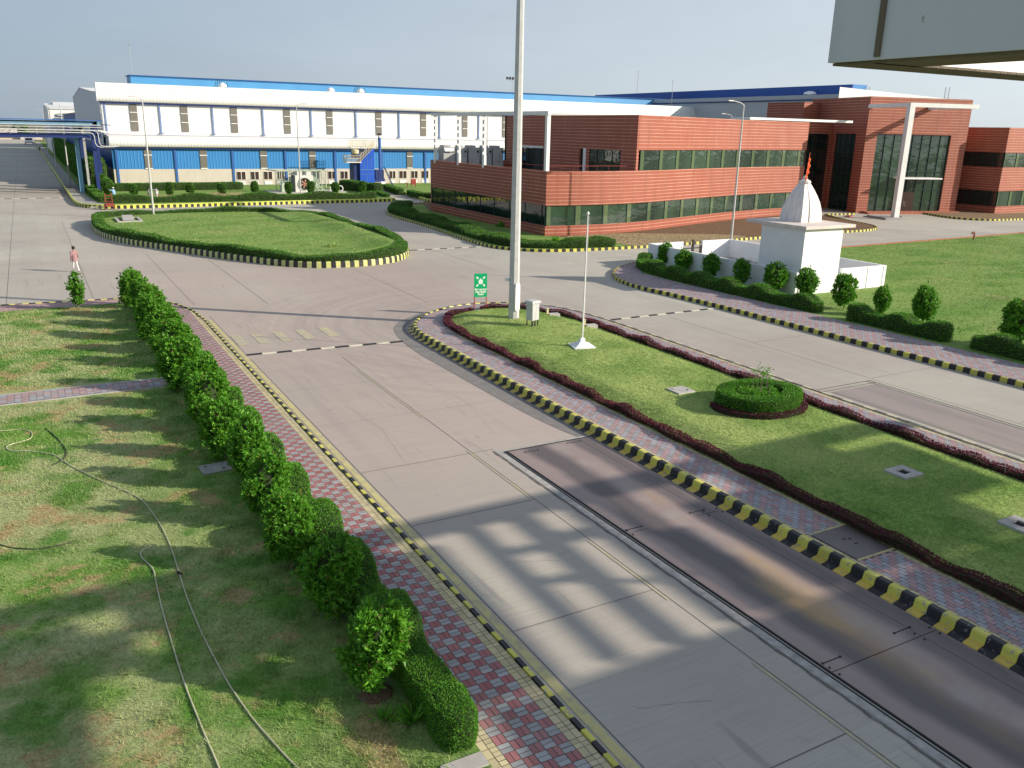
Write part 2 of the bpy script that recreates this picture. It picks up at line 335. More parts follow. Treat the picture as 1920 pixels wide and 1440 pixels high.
for zz in (6.2, 13.0):
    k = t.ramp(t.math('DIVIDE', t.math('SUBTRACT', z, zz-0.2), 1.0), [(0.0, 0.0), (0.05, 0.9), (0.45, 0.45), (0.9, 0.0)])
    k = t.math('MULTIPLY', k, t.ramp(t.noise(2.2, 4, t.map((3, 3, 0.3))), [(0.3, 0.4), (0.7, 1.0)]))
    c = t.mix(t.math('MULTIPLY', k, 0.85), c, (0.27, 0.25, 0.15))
fr = t.math('FRACT', t.math('DIVIDE', t.xyz()[0], 0.5)); c = t.mix(t.ramp(fr, [(0.0, 0.0), (0.35, 0.0), (0.5, 0.62), (0.65, 0.0)]), c, (0.30, 0.31, 0.30))  # dark stripes paint the shade between the ribs into the colour
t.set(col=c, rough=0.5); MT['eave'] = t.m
t = NT('masonry_wall'); 
c = t.mix(t.noise(0.5, 5), (0.50, 0.46, 0.40), (0.58, 0.54, 0.46))
c = t.mix(t.ramp(t.noise(1.6, 4, t.map((2, 2, 0.3))), [(0.5, 0.0), (0.8, 0.35)]), c, (0.36, 0.33, 0.28))
t.set(col=c, rough=0.9, spec=0.2); MT['mason'] = t.m
MT['bsteel'] = plain('blue_painted_steel', (0.035, 0.12, 0.36), 0.5)
MT['pblue2'] = plain('faded_blue_steel', (0.16, 0.23, 0.42), 0.5)
MT['bpaint'] = plain('bright_blue_painted_steel', (0.012, 0.085, 0.50), 0.45, streak=0.25)
MT['navy'] = plain('navy_painted_steel', (0.012, 0.03, 0.14), 0.5)
MT['lblue'] = plain('pale_blue_painted_steel', (0.13, 0.29, 0.42), 0.5, streak=0.2)
MT['louvre'] = sheet('translucent_louvre_sheet', (0.19, 0.18, 0.155), pitch=0.16, rib_shade=0.5, rough=0.35)
t = NT('window_glass_dark'); t.set(col=(0.018, 0.022, 0.024), rough=0.08, spec=0.6); MT['wglass'] = t.m
def glass(name, c1, c2, wav):
    t = NT(name)
    v = t.ramp(t.noise(0.22, 2, t.map((1, 1, 0.02))), [(0.4, 0.0), (0.6, 1.0)])
    t.set(col=t.mix(v, c1, c2), rough=0.03, spec=0.6, coat=0.0)
    t.b.inputs['IOR'].default_value = 1.72
    t.bump(t.noise(0.45, 3, t.map((1, 1, 1.6))), wav, 0.15); return t.m
MT['gglass'] = glass('green_reflective_glass', (0.010, 0.028, 0.020), (0.035, 0.07, 0.045), 0.30)
MT['bands'] = plain('interior_blind', (0.13, 0.17, 0.07), 0.7)
MT['dglass'] = glass('dark_curtain_glass', (0.008, 0.016, 0.016), (0.014, 0.026, 0.024), 0.08)
MT['alum'] = plain('dark_green_mullion', (0.02, 0.05, 0.045), 0.4)
MT['white'] = plain('white_wall_paint', (0.80, 0.81, 0.82), 0.7, var=0.03, streak=0.05)
t = NT('shrine_stone_white'); z = t.xyz()[2]
c = t.mix(t.noise(1.0, 4), (0.72, 0.69, 0.66), (0.80, 0.78, 0.75))
c = t.mix(t.ramp(t.noise(2.5, 4, t.map((2.5, 2.5, 0.15))), [(0.52, 0.0), (0.68, 0.6)]), c, (0.55, 0.38, 0.32))
t.set(col=c, rough=0.8); MT['stone'] = t.m
MT['slabp'] = plain('pale_pink_slab', (0.66, 0.58, 0.54), 0.8, vs_=2)
MT['wframe'] = plain('white_frame_paint', (0.78, 0.78, 0.76), 0.6, var=0.05, streak=0.12)
MT['gframe'] = plain('grey_box_metal', (0.36, 0.37, 0.37), 0.5, streak=0.15)
MT['galv'] = plain('galvanised_steel', (0.50, 0.51, 0.50), 0.5, metal=0.0, var=0.1, vs_=3)
MT['cabinet'] = plain('cabinet_grey_paint', (0.52, 0.54, 0.54), 0.45, streak=0.15)
MT['red'] = plain('red_paint', (0.42, 0.04, 0.03), 0.5)
MT['rust'] = plain('rust_red_paint', (0.24, 0.05, 0.035), 0.7, bump=0.3)
MT['orange'] = plain('saffron_cloth', (0.75, 0.10, 0.02), 0.8)
MT['sgreen'] = plain('green_sign_sheet', (0.0, 0.36, 0.14), 0.4, var=0.03)
MT['swhite'] = plain('white_sign_vinyl', (0.85, 0.9, 0.85), 0.4, var=0.02)
MT['black'] = plain('black_rubber', (0.015, 0.015, 0.015), 0.7)
MT['dark'] = plain('dark_void', (0.01, 0.009, 0.008), 0.9)
MT['cream'] = plain('cream_painted_railing', (0.60, 0.52, 0.30), 0.5)
MT['gmach'] = plain('pale_green_machine_paint', (0.42, 0.50, 0.40), 0.5, streak=0.25)
MT['pwhite'] = plain('machine_white_paint', (0.62, 0.62, 0.58), 0.55, streak=0.3)
MT['copper'] = plain('rusty_fan_blade', (0.36, 0.20, 0.13), 0.5)
MT['hose'] = plain('pale_hose_rubber', (0.46, 0.46, 0.30), 0.5, var=0.15)
MT['dhose'] = plain('dark_hose_rubber', (0.045, 0.05, 0.03), 0.6)
t = NT('weathered_fascia_paint')
c = t.mix(t.noise(0.9, 4), (0.47, 0.50, 0.58), (0.57, 0.59, 0.65))
c = t.mix(t.ramp(t.noise(9, 3), [(0.68, 0.0), (0.74, 0.7)]), c, (0.17, 0.15, 0.14))
c = t.mix(t.ramp(t.noise(2.5, 5, t.map((2, 2, 0.4))), [(0.5, 0.0), (0.8, 0.3)]), c, (0.26, 0.27, 0.28))
t.set(col=c, rough=0.65); t.bump(t.noise(35, 4), 0.3, 0.004); MT['fascia'] = t.m
t = NT('dark_mottled_concrete')  # dark brown mottled colour for beam undersides and joint cover
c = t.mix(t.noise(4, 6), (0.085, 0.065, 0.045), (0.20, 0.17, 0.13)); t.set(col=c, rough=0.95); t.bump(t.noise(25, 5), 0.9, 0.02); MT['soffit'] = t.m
MT['skin'] = plain('skin', (0.26, 0.13, 0.08), 0.6, var=0.05); MT['hair'] = plain('black_hair', (0.012, 0.01, 0.01), 0.6)
MT['brick'] = plain('brick_edging', (0.36, 0.13, 0.08), 0.8, vs_=6, var=0.25)
MT['wood'] = plain('cut_branches', (0.30, 0.22, 0.14), 0.9)
t = NT('blue_roof_strip'); c = t.mix(t.noise(0.3, 4), (0.05, 0.22, 0.46), (0.07, 0.30, 0.55)); t.set(col=c, rough=0.5); MT['bmon'] = t.m
MT['wbrown'] = plain('brown_window_pane', (0.055, 0.035, 0.028), 0.15, spec=0.6)
MT['rdoor'] = plain('brown_door', (0.05, 0.03, 0.022), 0.3)
MT['pinks'] = plain('dusty_pink_shirt', (0.33, 0.19, 0.19), 0.85); MT['wtrous'] = plain('white_trousers', (0.62, 0.60, 0.58), 0.85)
MT['bshirt'] = plain('light_blue_shirt', (0.25, 0.42, 0.60), 0.85); MT['greyt'] = plain('grey_trousers', (0.16, 0.17, 0.18), 0.85)
MT['carw'] = plain('white_car_paint', (0.72, 0.74, 0.78), 0.3, var=0.02)
t = NT('plain_steel_plate'); c = t.mix(t.noise(1.5, 5), (0.11, 0.095, 0.095), (0.17, 0.14, 0.13)); t.set(col=c, rough=0.5, metal=0.2); MT['plate3'] = t.m
MT['hump'] = plain('worn_white_hump_paint', (0.52, 0.49, 0.40), 0.8, vs_=4, var=0.2)
MT['cstrip'] = plain('worn_concrete_strip', (0.37, 0.355, 0.335), 0.9, vs_=5, var=0.25)
MT['kp1'] = plain('faded_kerb_grey', (0.30, 0.27, 0.24), 0.8); MT['kp2'] = plain('faded_kerb_cream', (0.52, 0.48, 0.36), 0.8)
# ------------------------------------------------------------------ mesh helpers
def thing(name, label, cat, loc=(0, 0, 0), rz=0.0, group=None):
    o = bpy.data.objects.new(name, None); C.objects.link(o); o.empty_display_size = 0.3
    o.location = loc; o.rotation_euler = (0, 0, rz)
    o['label'] = label; o['category'] = cat
    if group: o['group'] = group
    return o
def tag(o, label, cat, group=None):
    o['label'] = label; o['category'] = cat
    if group: o['group'] = group
    return o
def link(name, me, mats, parent=None, smooth=False):
    for k in (mats if isinstance(mats, (list, tuple)) else [mats]): me.materials.append(MT[k])
    o = bpy.data.objects.new(name, me); C.objects.link(o)
    if parent: o.parent = parent
    if smooth:
        me.polygons.foreach_set('use_smooth', [True]*len(me.polygons))
    return o
class MB:
    def __init__(s): s.V = []; s.F = []; s.M = []
    def face(s, pts, mi=0):
        n = len(s.V); s.V += [tuple(p) for p in pts]; s.F.append(tuple(range(n, n+len(pts)))); s.M.append(mi); return s
    def box(s, x0, x1, y0, y1, z0, z1, mi=0, top=None):
        n = len(s.V)
        s.V += [(x0, y0, z0), (x1, y0, z0), (x1, y1, z0), (x0, y1, z0), (x0, y0, z1), (x1, y0, z1), (x1, y1, z1), (x0, y1, z1)]
        for k, f in enumerate(((0, 3, 2, 1), (4, 5, 6, 7), (0, 1, 5, 4), (1, 2, 6, 5), (2, 3, 7, 6), (3, 0, 4, 7))):
            s.F.append(tuple(n+i for i in f)); s.M.append(top if (top is not None and k == 1) else mi)
        return s
    def rbox(s, cx, cy, w, d, z0, z1, a=0.0, mi=0, tw=1.0, td=None):
        td = tw if td is None else td
        n = len(s.V); ca, sa = math.cos(a), math.sin(a)
        for z, kx, ky in ((z0, 1, 1), (z1, tw, td)):
            for ux, uy in ((-1, -1), (1, -1), (1, 1), (-1, 1)):
                x, y = ux*w/2*kx, uy*d/2*ky; s.V.append((cx+x*ca-y*sa, cy+x*sa+y*ca, z))
        for f in ((0, 3, 2, 1), (4, 5, 6, 7), (0, 1, 5, 4), (1, 2, 6, 5), (2, 3, 7, 6), (3, 0, 4, 7)):
            s.F.append(tuple(n+i for i in f)); s.M.append(mi)
        return s
    def prism(s, poly, z0, z1, mi=0, top=None, nobottom=False):
        n = len(s.V); k = len(poly)
        s.V += [(p[0], p[1], z0) for p in poly] + [(p[0], p[1], z1) for p in poly]
        a = sum(poly[i][0]*poly[(i+1) % k][1]-poly[(i+1) % k][0]*poly[i][1] for i in range(k))
        f = tuple(range(n+k, n+2*k)); s.F.append(f if a > 0 else f[::-1]); s.M.append(mi if top is None else top)
        if not nobottom: s.F.append(tuple(range(n, n+k))[::-1 if a > 0 else 1]); s.M.append(mi)
        for i in range(k):
            j = (i+1) % k; q = (n+i, n+j, n+k+j, n+k+i)
            s.F.append(q if a > 0 else q[::-1]); s.M.append(mi)
        return s
    def tube(s, path, r, n=8, mi=0, caps=True):
        path = [Vector(p) for p in path]; rs = r if isinstance(r, (list, tuple)) else [r]*len(path)
        b = len(s.V); prev = None
        for i, p in enumerate(path):
            d = (path[min(i+1, len(path)-1)]-path[max(i-1, 0)]).normalized()
            if prev is None:
                u = d.orthogonal().normalized()
            else:
                u = (prev - d*prev.dot(d)).normalized()
            prev = u; v = d.cross(u)
            for k in range(n):
                a = 2*math.pi*k/n; s.V.append(tuple(p+(u*math.cos(a)+v*math.sin(a))*rs[i]))
        for i in range(len(path)-1):
            for k in range(n):
                q = (k+1) % n; s.F.append((b+i*n+k, b+i*n+q, b+(i+1)*n+q, b+(i+1)*n+k)); s.M.append(mi)
        if caps:
            s.F.append(tuple(range(b, b+n))[::-1]); s.M.append(mi)
            e = b+(len(path)-1)*n; s.F.append(tuple(range(e, e+n))); s.M.append(mi)
        return s
    def lathe(s, cx, cy, prof, n=16, mi=0, rot=0.0):
        b = len(s.V)
        for r, z in prof:
            for k in range(n):
                a = rot+2*math.pi*k/n; s.V.append((cx+r*math.cos(a), cy+r*math.sin(a), z))
        for i in range(len(prof)-1):
            for k in range(n):
                q = (k+1) % n; s.F.append((b+i*n+k, b+i*n+q, b+(i+1)*n+q, b+(i+1)*n+k)); s.M.append(mi)
        s.F.append(tuple(range(b, b+n))[::-1]); s.M.append(mi)
        e = b+(len(prof)-1)*n; s.F.append(tuple(range(e, e+n))); s.M.append(mi)
        return s
    def build(s, name, mats, parent=None, smooth=False, bevel=0.0):
        me = bpy.data.meshes.new(name); V = s.V
        if parent is not None:
            l = parent.location; V = [(v[0]-l.x, v[1]-l.y, v[2]-l.z) for v in V]
        me.from_pydata(V, [], s.F); me.polygons.foreach_set('material_index', s.M); me.update()
        o = link(name, me, mats, parent, smooth)
        if bevel:
            b = o.modifiers.new('bevel', 'BEVEL'); b.width = bevel; b.segments = 2; b.limit_method = 'ANGLE'
        return o
def build_struct(mb, name, mats, **k):
    o = mb.build(name, mats, **k); o['kind'] = 'structure'; return o
def npmesh(name, V, Q, mi=None):
    me = bpy.data.meshes.new(name); k = Q.shape[1]
    me.vertices.add(len(V)); me.vertices.foreach_set('co', V.astype(np.float32).ravel())
    me.loops.add(Q.size); me.loops.foreach_set('vertex_index', Q.astype(np.int32).ravel())
    me.polygons.add(len(Q)); me.polygons.foreach_set('loop_start', np.arange(0, Q.size, k, dtype=np.int32))
    if mi is not None: me.polygons.foreach_set('material_index', mi.astype(np.int32))
    me.update(calc_edges=True); return me
def pip(P, poly):
    P = np.asarray(P); x, y = P[:, 0], P[:, 1]; r = np.zeros(len(P), bool); n = len(poly)
    for i in range(n):
        x0, y0 = poly[i]; x1, y1 = poly[(i+1) % n]
        if y0 == y1: continue
        c = ((y0 > y) != (y1 > y)) & (x < (x1-x0)*(y-y0)/(y1-y0)+x0); r ^= c
    return r
def resample(path, L, closed=False):
    P = [np.array(p, float) for p in path]
    if closed: P.append(P[0])
    out = [P[0]]; carry = 0.0
    for a, b in zip(P[:-1], P[1:]):
        d = np.linalg.norm(b-a)
        if d < 1e-9: continue
        t = L-carry
        while t <= d: out.append(a+(b-a)*t/d); t += L
        carry = (carry+d) % L if d+carry >= L else carry+d
    return np.array(out)
def smooth_path(path, it=2, closed=False):
    P = [np.array(p, float) for p in path]
    for _ in range(it):
        Q = [] if closed else [P[0]]
        rng_ = range(len(P)) if closed else range(len(P)-1)
        for i in rng_:
            a, b = P[i], P[(i+1) % len(P)]; Q += [a*.75+b*.25, a*.25+b*.75]
        if not closed: Q.append(P[-1])
        P = Q
    return [tuple(p) for p in P]
def normals2(P, closed=False):
    T = np.gradient(P, axis=0) if not closed else (np.roll(P, -1, 0)-np.roll(P, 1, 0))
    T /= np.linalg.norm(T, axis=1)[:, None]+1e-9
    return np.stack([-T[:, 1], T[:, 0]], 1)          # left of travel

# kerb: alternating painted blocks; "prof" = (offset to the left of travel, z)
PK_APRON = [(-0.03, 0.0), (0.0, 0.03), (0.20, 0.075), (0.235, 0.23), (0.27, 0.27), (0.40, 0.275), (0.42, 0.2)]
PK_PLAIN = [(-0.01, 0.0), (0.0, 0.20), (0.03, 0.235), (0.15, 0.24), (0.16, 0.1)]
PK_FLUSH = [(0.0, 0.0), (0.012, 0.05), (0.11, 0.055), (0.12, 0.0)]
PK_TALL = [(-0.03, 0.0), (0.0, 0.38), (0.05, 0.45), (0.19, 0.46), (0.20, 0.2)]
def kerb(path, prof, L, mats, closed=False, name='kerb', top=None):
    P = resample(path, L, closed); N = normals2(P, closed); mb = MB(); n = len(P)
    for i in range(n-1 if not closed else n):
        j = (i+1) % n; a, b, na, nb = P[i], P[j], N[i], N[j]; par = i % 2
        base = len(mb.V); g = 0.0
        jo = random.uniform(-.007, .007); jz = random.uniform(-.005, .004); g = .012
        for p, nn in ((a+(b-a)*g, na), (b-(b-a)*g, nb)):
            for o, z in prof: mb.V.append((p[0]+nn[0]*(o+jo), p[1]+nn[1]*(o+jo), z+(jz if z > .05 else 0)))
        k = len(prof)
        for q in range(k-1):
            mb.F.append((base+q, base+q+1, base+k+q+1, base+k+q)[::-1]); mb.M.append(1 if (top and q >= 1) else par if (par == 0 or q > 1 or len(mats) < 3) else 2)
    return build_struct(mb, name, mats)

def pave(poly, z, origin, ang, rows, sand='psand', name='pavement', zs=None):
    """rows(u, v) -> (du, dv, material) tiles in a frame turned by ang, clipped to poly"""
    ca, sa = math.cos(ang), math.sin(ang); mb = MB(); mb.face([(p[0], p[1], z) for p in poly])
    o = link(name, _me(mb, name), [sand]); o['kind'] = 'structure'
    W = [((p[0]-origin[0])*ca+(p[1]-origin[1])*sa, -(p[0]-origin[0])*sa+(p[1]-origin[1])*ca) for p in poly]
    u0, u1 = min(q[0] for q in W), max(q[0] for q in W); v0, v1 = min(q[1] for q in W), max(q[1] for q in W)
    T = rows(u0, u1, v0, v1)                       # array of u, v, du, dv, mat
    T = np.array(T); cu, cv = T[:, 0]+T[:, 2]/2, T[:, 1]+T[:, 3]/2
    keep = pip(np.stack([cu, cv], 1), W); T = T[keep]
    g = 0.006; u, v, du, dv = T[:, 0]+g, T[:, 1]+g, T[:, 2]-2*g, T[:, 3]-2*g
    z_ = z+0.012+rng.uniform(-.003, .003, len(T))
    Vv = []
    for a, b in ((0, 0), (1, 0), (1, 1), (0, 1)):
        uu, vv = u+du*a, v+dv*b; Vv.append(np.stack([origin[0]+uu*ca-vv*sa, origin[1]+uu*sa+vv*ca, z_], 1))
    Vt = np.stack(Vv, 1).reshape(-1, 3); Q = np.arange(len(Vt)).reshape(-1, 4)
    return Vt, Q, T[:, 4]
def _me(mb, name):
    me = bpy.data.meshes.new(name); me.from_pydata(mb.V, [], mb.F); me.update(); return me
def paved(poly, z, origin, ang, rows, mats, name='pavement'):
    Vt, Q, M = pave(poly, z, origin, ang, rows)
    o = link('paving_blocks', npmesh('paving_blocks', Vt, Q, M), mats); o['kind'] = 'structure'; return o

# ------------------------------------------------------------------ foliage helpers
def hull_noise(V, amp, sc_=3.0, seed=0):
    r = np.random.default_rng(seed); out = np.zeros(len(V))
    for k in range(7):
        d = r.normal(size=3); d /= np.linalg.norm(d); f = sc_*r.uniform(.5, 2.4)
        out += np.sin(V@d*f+r.uniform(0, 6.28))/(1+0.25*k)
    return out/3.0*amp
def sample(V, Q, dens, seed=1, keep=None):
    r = np.random.default_rng(seed)
    T = np.concatenate([Q[:, [0, 1, 2]], Q[:, [0, 2, 3]]]); a, b, c = V[T[:, 0]], V[T[:, 1]], V[T[:, 2]]
    n = np.cross(b-a, c-a); A = np.linalg.norm(n, axis=1)/2; n = n/(2*A[:, None]+1e-12)
    cnt = r.poisson(A*dens) if np.isscalar(dens) else r.poisson(A*dens(((a+b+c)/3)))
    idx = np.repeat(np.arange(len(T)), cnt); u = r.random(len(idx)); v = r.random(len(idx)); f = u+v > 1; u[f] = 1-u[f]; v[f] = 1-v[f]
    return a[idx]+(b-a)[idx]*u[:, None]+(c-a)[idx]*v[:, None], n[idx]
def leaves(P, N, L, Wd, seed=2, out=0.6, jit=0.9, up=0.25):
    r = np.random.default_rng(seed); k = len(P)
    d = N*out+r.normal(size=(k, 3))*jit*0.6+np.array([0, 0, up]); d /= np.linalg.norm(d, axis=1)[:, None]
    q = r.normal(size=(k, 3)); s = np.cross(d, q); s /= np.linalg.norm(s, axis=1)[:, None]
    l = (L if not np.isscalar(L) else np.full(k, L))*r.uniform(.65, 1.3, k); ww = l*Wd
    P = P-N*(l*0.35)[:, None]; nn = np.cross(s, d)
    V = np.stack([P, P+d*(l*.45)[:, None]+s*(ww/2)[:, None]+nn*(l*.08)[:, None], P+d*l[:, None], P+d*(l*.45)[:, None]-s*(ww/2)[:, None]+nn*(l*.08)[:, None]], 1).reshape(-1, 3)
    return V, np.arange(len(V)).reshape(-1, 4)
def foliage_mesh(name, V, Q, dens, L, Wd=0.4, seed=1, shrink=0.05, **k):
    P, N = sample(V, Q, dens, seed)
    Lv = L if np.isscalar(L) else L(P)
    LV, LQ = leaves(P, N, Lv, Wd, seed+9, **k)
    # inner core: hull pulled in along vertex normals
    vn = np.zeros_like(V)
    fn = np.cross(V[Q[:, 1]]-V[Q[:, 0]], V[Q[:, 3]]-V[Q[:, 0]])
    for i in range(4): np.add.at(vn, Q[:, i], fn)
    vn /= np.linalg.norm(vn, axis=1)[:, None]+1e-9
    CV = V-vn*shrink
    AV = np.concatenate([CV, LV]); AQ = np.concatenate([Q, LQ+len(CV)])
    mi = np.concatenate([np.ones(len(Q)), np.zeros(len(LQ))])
    return npmesh(name, AV, AQ, mi)
def hedge_hull(path, wd, hf, z0=0.0, step=0.2, amp=0.05, seed=3, closed=False, wf=None):
    P = resample(path, step, closed); N = normals2(P, closed); n = len(P)
    prof = [(-.5, 0), (-.52, .35), (-.53, .75), (-.49, .95), (-.25, 1.0), (.25, 1.0), (.49, .95), (.53, .75), (.52, .35), (.5, 0)]
    s_ = np.concatenate([[0], np.cumsum(np.linalg.norm(np.diff(P, axis=0), axis=1))]); k = len(prof)
    V = np.zeros((n, k, 3))
    for i in range(n):
        h = hf(s_[i], P[i]); ww = wd*(wf(s_[i], P[i]) if wf else 1.0)
        e = 1.0
        if not closed:
            dd = min(s_[i], s_[-1]-s_[i]); e = min(1.0, 0.5+.5*math.sqrt(min(1, dd/0.2))) if dd < 0.2 else 1.0
        for j, (o, z) in enumerate(prof):
            V[i, j] = (P[i, 0]+N[i, 0]*o*ww*e, P[i, 1]+N[i, 1]*o*ww*e, z0+z*h*(0.75+0.25*e))
    V = V.reshape(-1, 3); Q = []
    for i in range(n if closed else n-1):
        a, b = i*k, ((i+1) % n)*k
        for j in range(k-1): Q.append((a+j, b+j, b+j+1, a+j+1))
    if not closed:
        for a in (0, (n-1)*k):
            for j in range(k//2-1):
                q = (a+j, a+j+1, a+k-2-j, a+k-1-j); Q.append(q if a == 0 else q[::-1])
    Q = np.array(Q)
    d = hull_noise(V, amp, 4.0, seed); c = V.copy(); V = V+np.stack([d, hull_noise(c, amp, 4, seed+1), hull_noise(c, amp*.7, 4, seed+2)*(V[:, 2] > z0+.05)], 1)
    return V, Q
def blob_hull(prof, n=18, amp=0.06, seed=0, ex=1.0):
    V = []
    for r, z in prof:
        for k in range(n): a = 2*math.pi*k/n; V.append((r*math.cos(a)*ex, r*math.sin(a), z))
    V = np.array(V, float); Q = []
    for i in range(len(prof)-1):
        for k in range(n): q = (k+1) % n; Q.append((i*n+k, i*n+q, (i+1)*n+q, (i+1)*n+k))
    Q = np.array(Q); c = V.copy()
    for i in range(3): V[:, i] += hull_noise(c, amp, 4.5, seed*5+i)
    return V, Q
def blades(poly, dens, h, wd, z=0.0, seed=4, excl=(), lean=0.5, zf=None):
    r = np.random.default_rng(seed); x0, x1 = min(p[0] for p in poly), max(p[0] for p in poly); y0, y1 = min(p[1] for p in poly), max(p[1] for p in poly)
    n = int((x1-x0)*(y1-y0)*dens); P = np.stack([r.uniform(x0, x1, n), r.uniform(y0, y1, n)], 1); k = pip(P, poly)
    for e in excl: k &= ~pip(P, e)
    P = P[k]; n = len(P); a = r.uniform(0, 6.28, n); hh = h*r.uniform(.5, 1.3, n); w_ = wd*r.uniform(.6, 1.3, n)
    zz = np.full(n, z) if zf is None else zf(P)
    b = np.stack([P[:, 0], P[:, 1], zz-0.005], 1); s = np.stack([np.cos(a), np.sin(a), np.zeros(n)], 1)*(w_/2)[:, None]
    t = b+np.stack([r.normal(size=n)*lean*hh, r.normal(size=n)*lean*hh, hh], 1)
    V = np.stack([b-s, b+s, t], 1).reshape(-1, 3); return V
def grass(parts, mat, name='grass'):
    V = np.concatenate(parts); o = link(name, npmesh(name, V, np.arange(len(V)).reshape(-1, 3)), mat); o['kind'] = 'stuff'
    tag(o, 'short mown lawn grass', 'grass'); return o

# ================================================================== SETTING
mb = MB(); mb.face([(-1500, -300, -0.06), (1500, -300, -0.06), (1500, 2200, -0.06), (-1500, 2200, -0.06)])
build_struct(mb, 'ground', ['far'])
mb = MB(); mb.face([(-40, -20, 0), (125, -20, 0), (125, 150, 0), (4.6, 150, 0), (4.6, 560, 0), (-40, 560, 0)])
build_struct(mb, 'road', ['road'])

# expansion joints
mb = MB(); J = 0.012; Z = 0.004
def jx(x, y0, y1, w=J): mb.face([(x-w, y0, Z), (x+w, y0, Z), (x+w, y1, Z), (x-w, y1, Z)])
def jy(y, x0, x1, w=J): mb.face([(x0, y-w, Z), (x1, y-w, Z), (x1, y+w, Z), (x0, y+w, Z)])
jx(7.66, -12, 37.2, 0.014); jx(7.66, 38.2, 47, 0.012); jx(11.43, -12, 36)
for y in (-2.9, 2.5, 7.9, 13.32, 18.78): jy(y, 7.7, 11.41)
jy(22.76, 7.7, 12.2, 0.016)
for y in (27.3, 31.8): jy(y, 7.7, 14.7, 0.006)
for x, y0, y1 in ((-6.0, 55, 560), (-1.95, 54.6, 560), (2.48, 54.6, 100), (7.42, 50.5, 73), (11.3, 49, 68), (20.0, 46, 60.0), (29.5, 56, 67)): jx(x, y0, y1, 0.015)
for x0, x1, y in ((-20, 3.5, 66), (-20, 4.5, 84), (-20, 4.5, 98), (-20, 4.4, 118)): jy(y, x0, x1, 0.012)
jx(30.9, -12, 36.9); 
for y in (10.2, 16.6, 23.1, 30.2): jy(y, 31, 35.2, 0.012)
for y in (57.5,): jy(y, 40, 100, 0.02)
build_struct(mb, 'road_joints', ['joint'])

# dark gutter along the island nose, pale strip beside the weighbridge
gut_out = smooth_path([(15.5, 21.7), (14.95, 24.5), (14.84, 31.4), (14.75, 36), (15.35, 39.9), (16.4, 41.7), (18.5, 43.4)], 2)
gut_in = [(18.7, 42.9), (17.3, 41.8), (16.2, 40.2), (15.83, 38.3), (15.77, 34), (15.77, 21.7)]
mb = MB(); mb.face([(x, y, 0.008) for x, y in gut_out+gut_in]); build_struct(mb, 'gutter', ['asphalt'])
mb = MB(); mb.face([(12.14, -12, 0.012), (12.36, -12, 0.012), (12.36, 22.52, 0.012), (12.14, 22.6, 0.012)])
mb.face([(12.36, 22.40, 0.012), (15.7, 22.40, 0.012), (15.7, 22.52, 0.012), (12.36, 22.52, 0.012)]); build_struct(mb, 'concrete_strip', ['cstrip'])
mb = MB()
ys = np.linspace(-12, 22.6, 150); xo = 12.10+0.018*np.sin(ys*5.3)+0.012*np.sin(ys*13.1+1)
for i in range(149):
    wq = 0.014+0.012*abs(math.sin(i*1.7)); mb.face([(xo[i]-wq, ys[i], 0.016), (xo[i]+wq, ys[i], 0.016), (xo[i+1]+wq, ys[i+1], 0.016), (xo[i+1]-wq, ys[i+1], 0.016)])
def crack(pts, w0=.0028):
    r = random.Random(int(pts[0][0]*10)); P = []
    for a, b in zip(pts[:-1], pts[1:]):
        n = int(math.hypot(b[0]-a[0], b[1]-a[1])/.25)+1
        for i in range(n): k = i/n; P.append((a[0]+(b[0]-a[0])*k+r.uniform(-.05, .05), a[1]+(b[1]-a[1])*k+r.uniform(-.05, .05)))
    for (x0, y0), (x1, y1) in zip(P[:-1], P[1:]): mb.face([(x0-w0, y0-w0, .0055), (x0+w0, y0+w0*.2, .0055), (x1+w0, y1+w0, .0055), (x1-w0, y1-w0*.2, .0055)])
for c_ in ([(7.7, 15.2), (9.0, 15.9), (10.2, 15.5), (11.4, 16.1)], [(9.2, 23.2), (9.6, 26), (9.3, 29.5)], [(12.9, 24.0), (13.6, 27.5), (13.2, 31)], [(8.4, 10.2), (9.8, 9.7), (11.4, 10.4)], [(17, 47), (19, 52), (18.4, 57)], [(28.5, 42), (31.5, 44.5), (33.8, 43.5)], [(3, 57), (5.5, 62), (5, 68)], [(31.2, 26), (33, 27), (35.3, 26.4)], [(22, 50), (27, 53), (31, 52.5)]): crack(c_)
build_struct(mb, 'road_crack', ['joint'])

# painted marks
mb = MB(); Z = 0.010
mb.face([(7.40, -12, Z), (7.60, -12, Z), (7.60, 46.2, Z), (7.40, 46.2, Z)], 0)
for y0, y1 in ((-3.5, 0.5), (6.3, 10.2), (12.8, 16.0), (18.9, 23.0), (26.6, 33.8)): mb.face([(11.33, y0, Z), (11.40, y0, Z), (11.40, y1, Z), (11.33, y1, Z)], 1)
for k, x in enumerate((7.72, 8.68, 9.76, 10.9, 12.1)): mb.face([(x, 39.85, Z), (x+.46, 39.85, Z), (x+.46, 42.0, Z), (x, 42.0, Z)], 1)
build_struct(mb, 'road_marking', ['ypaint', 'yfade'])

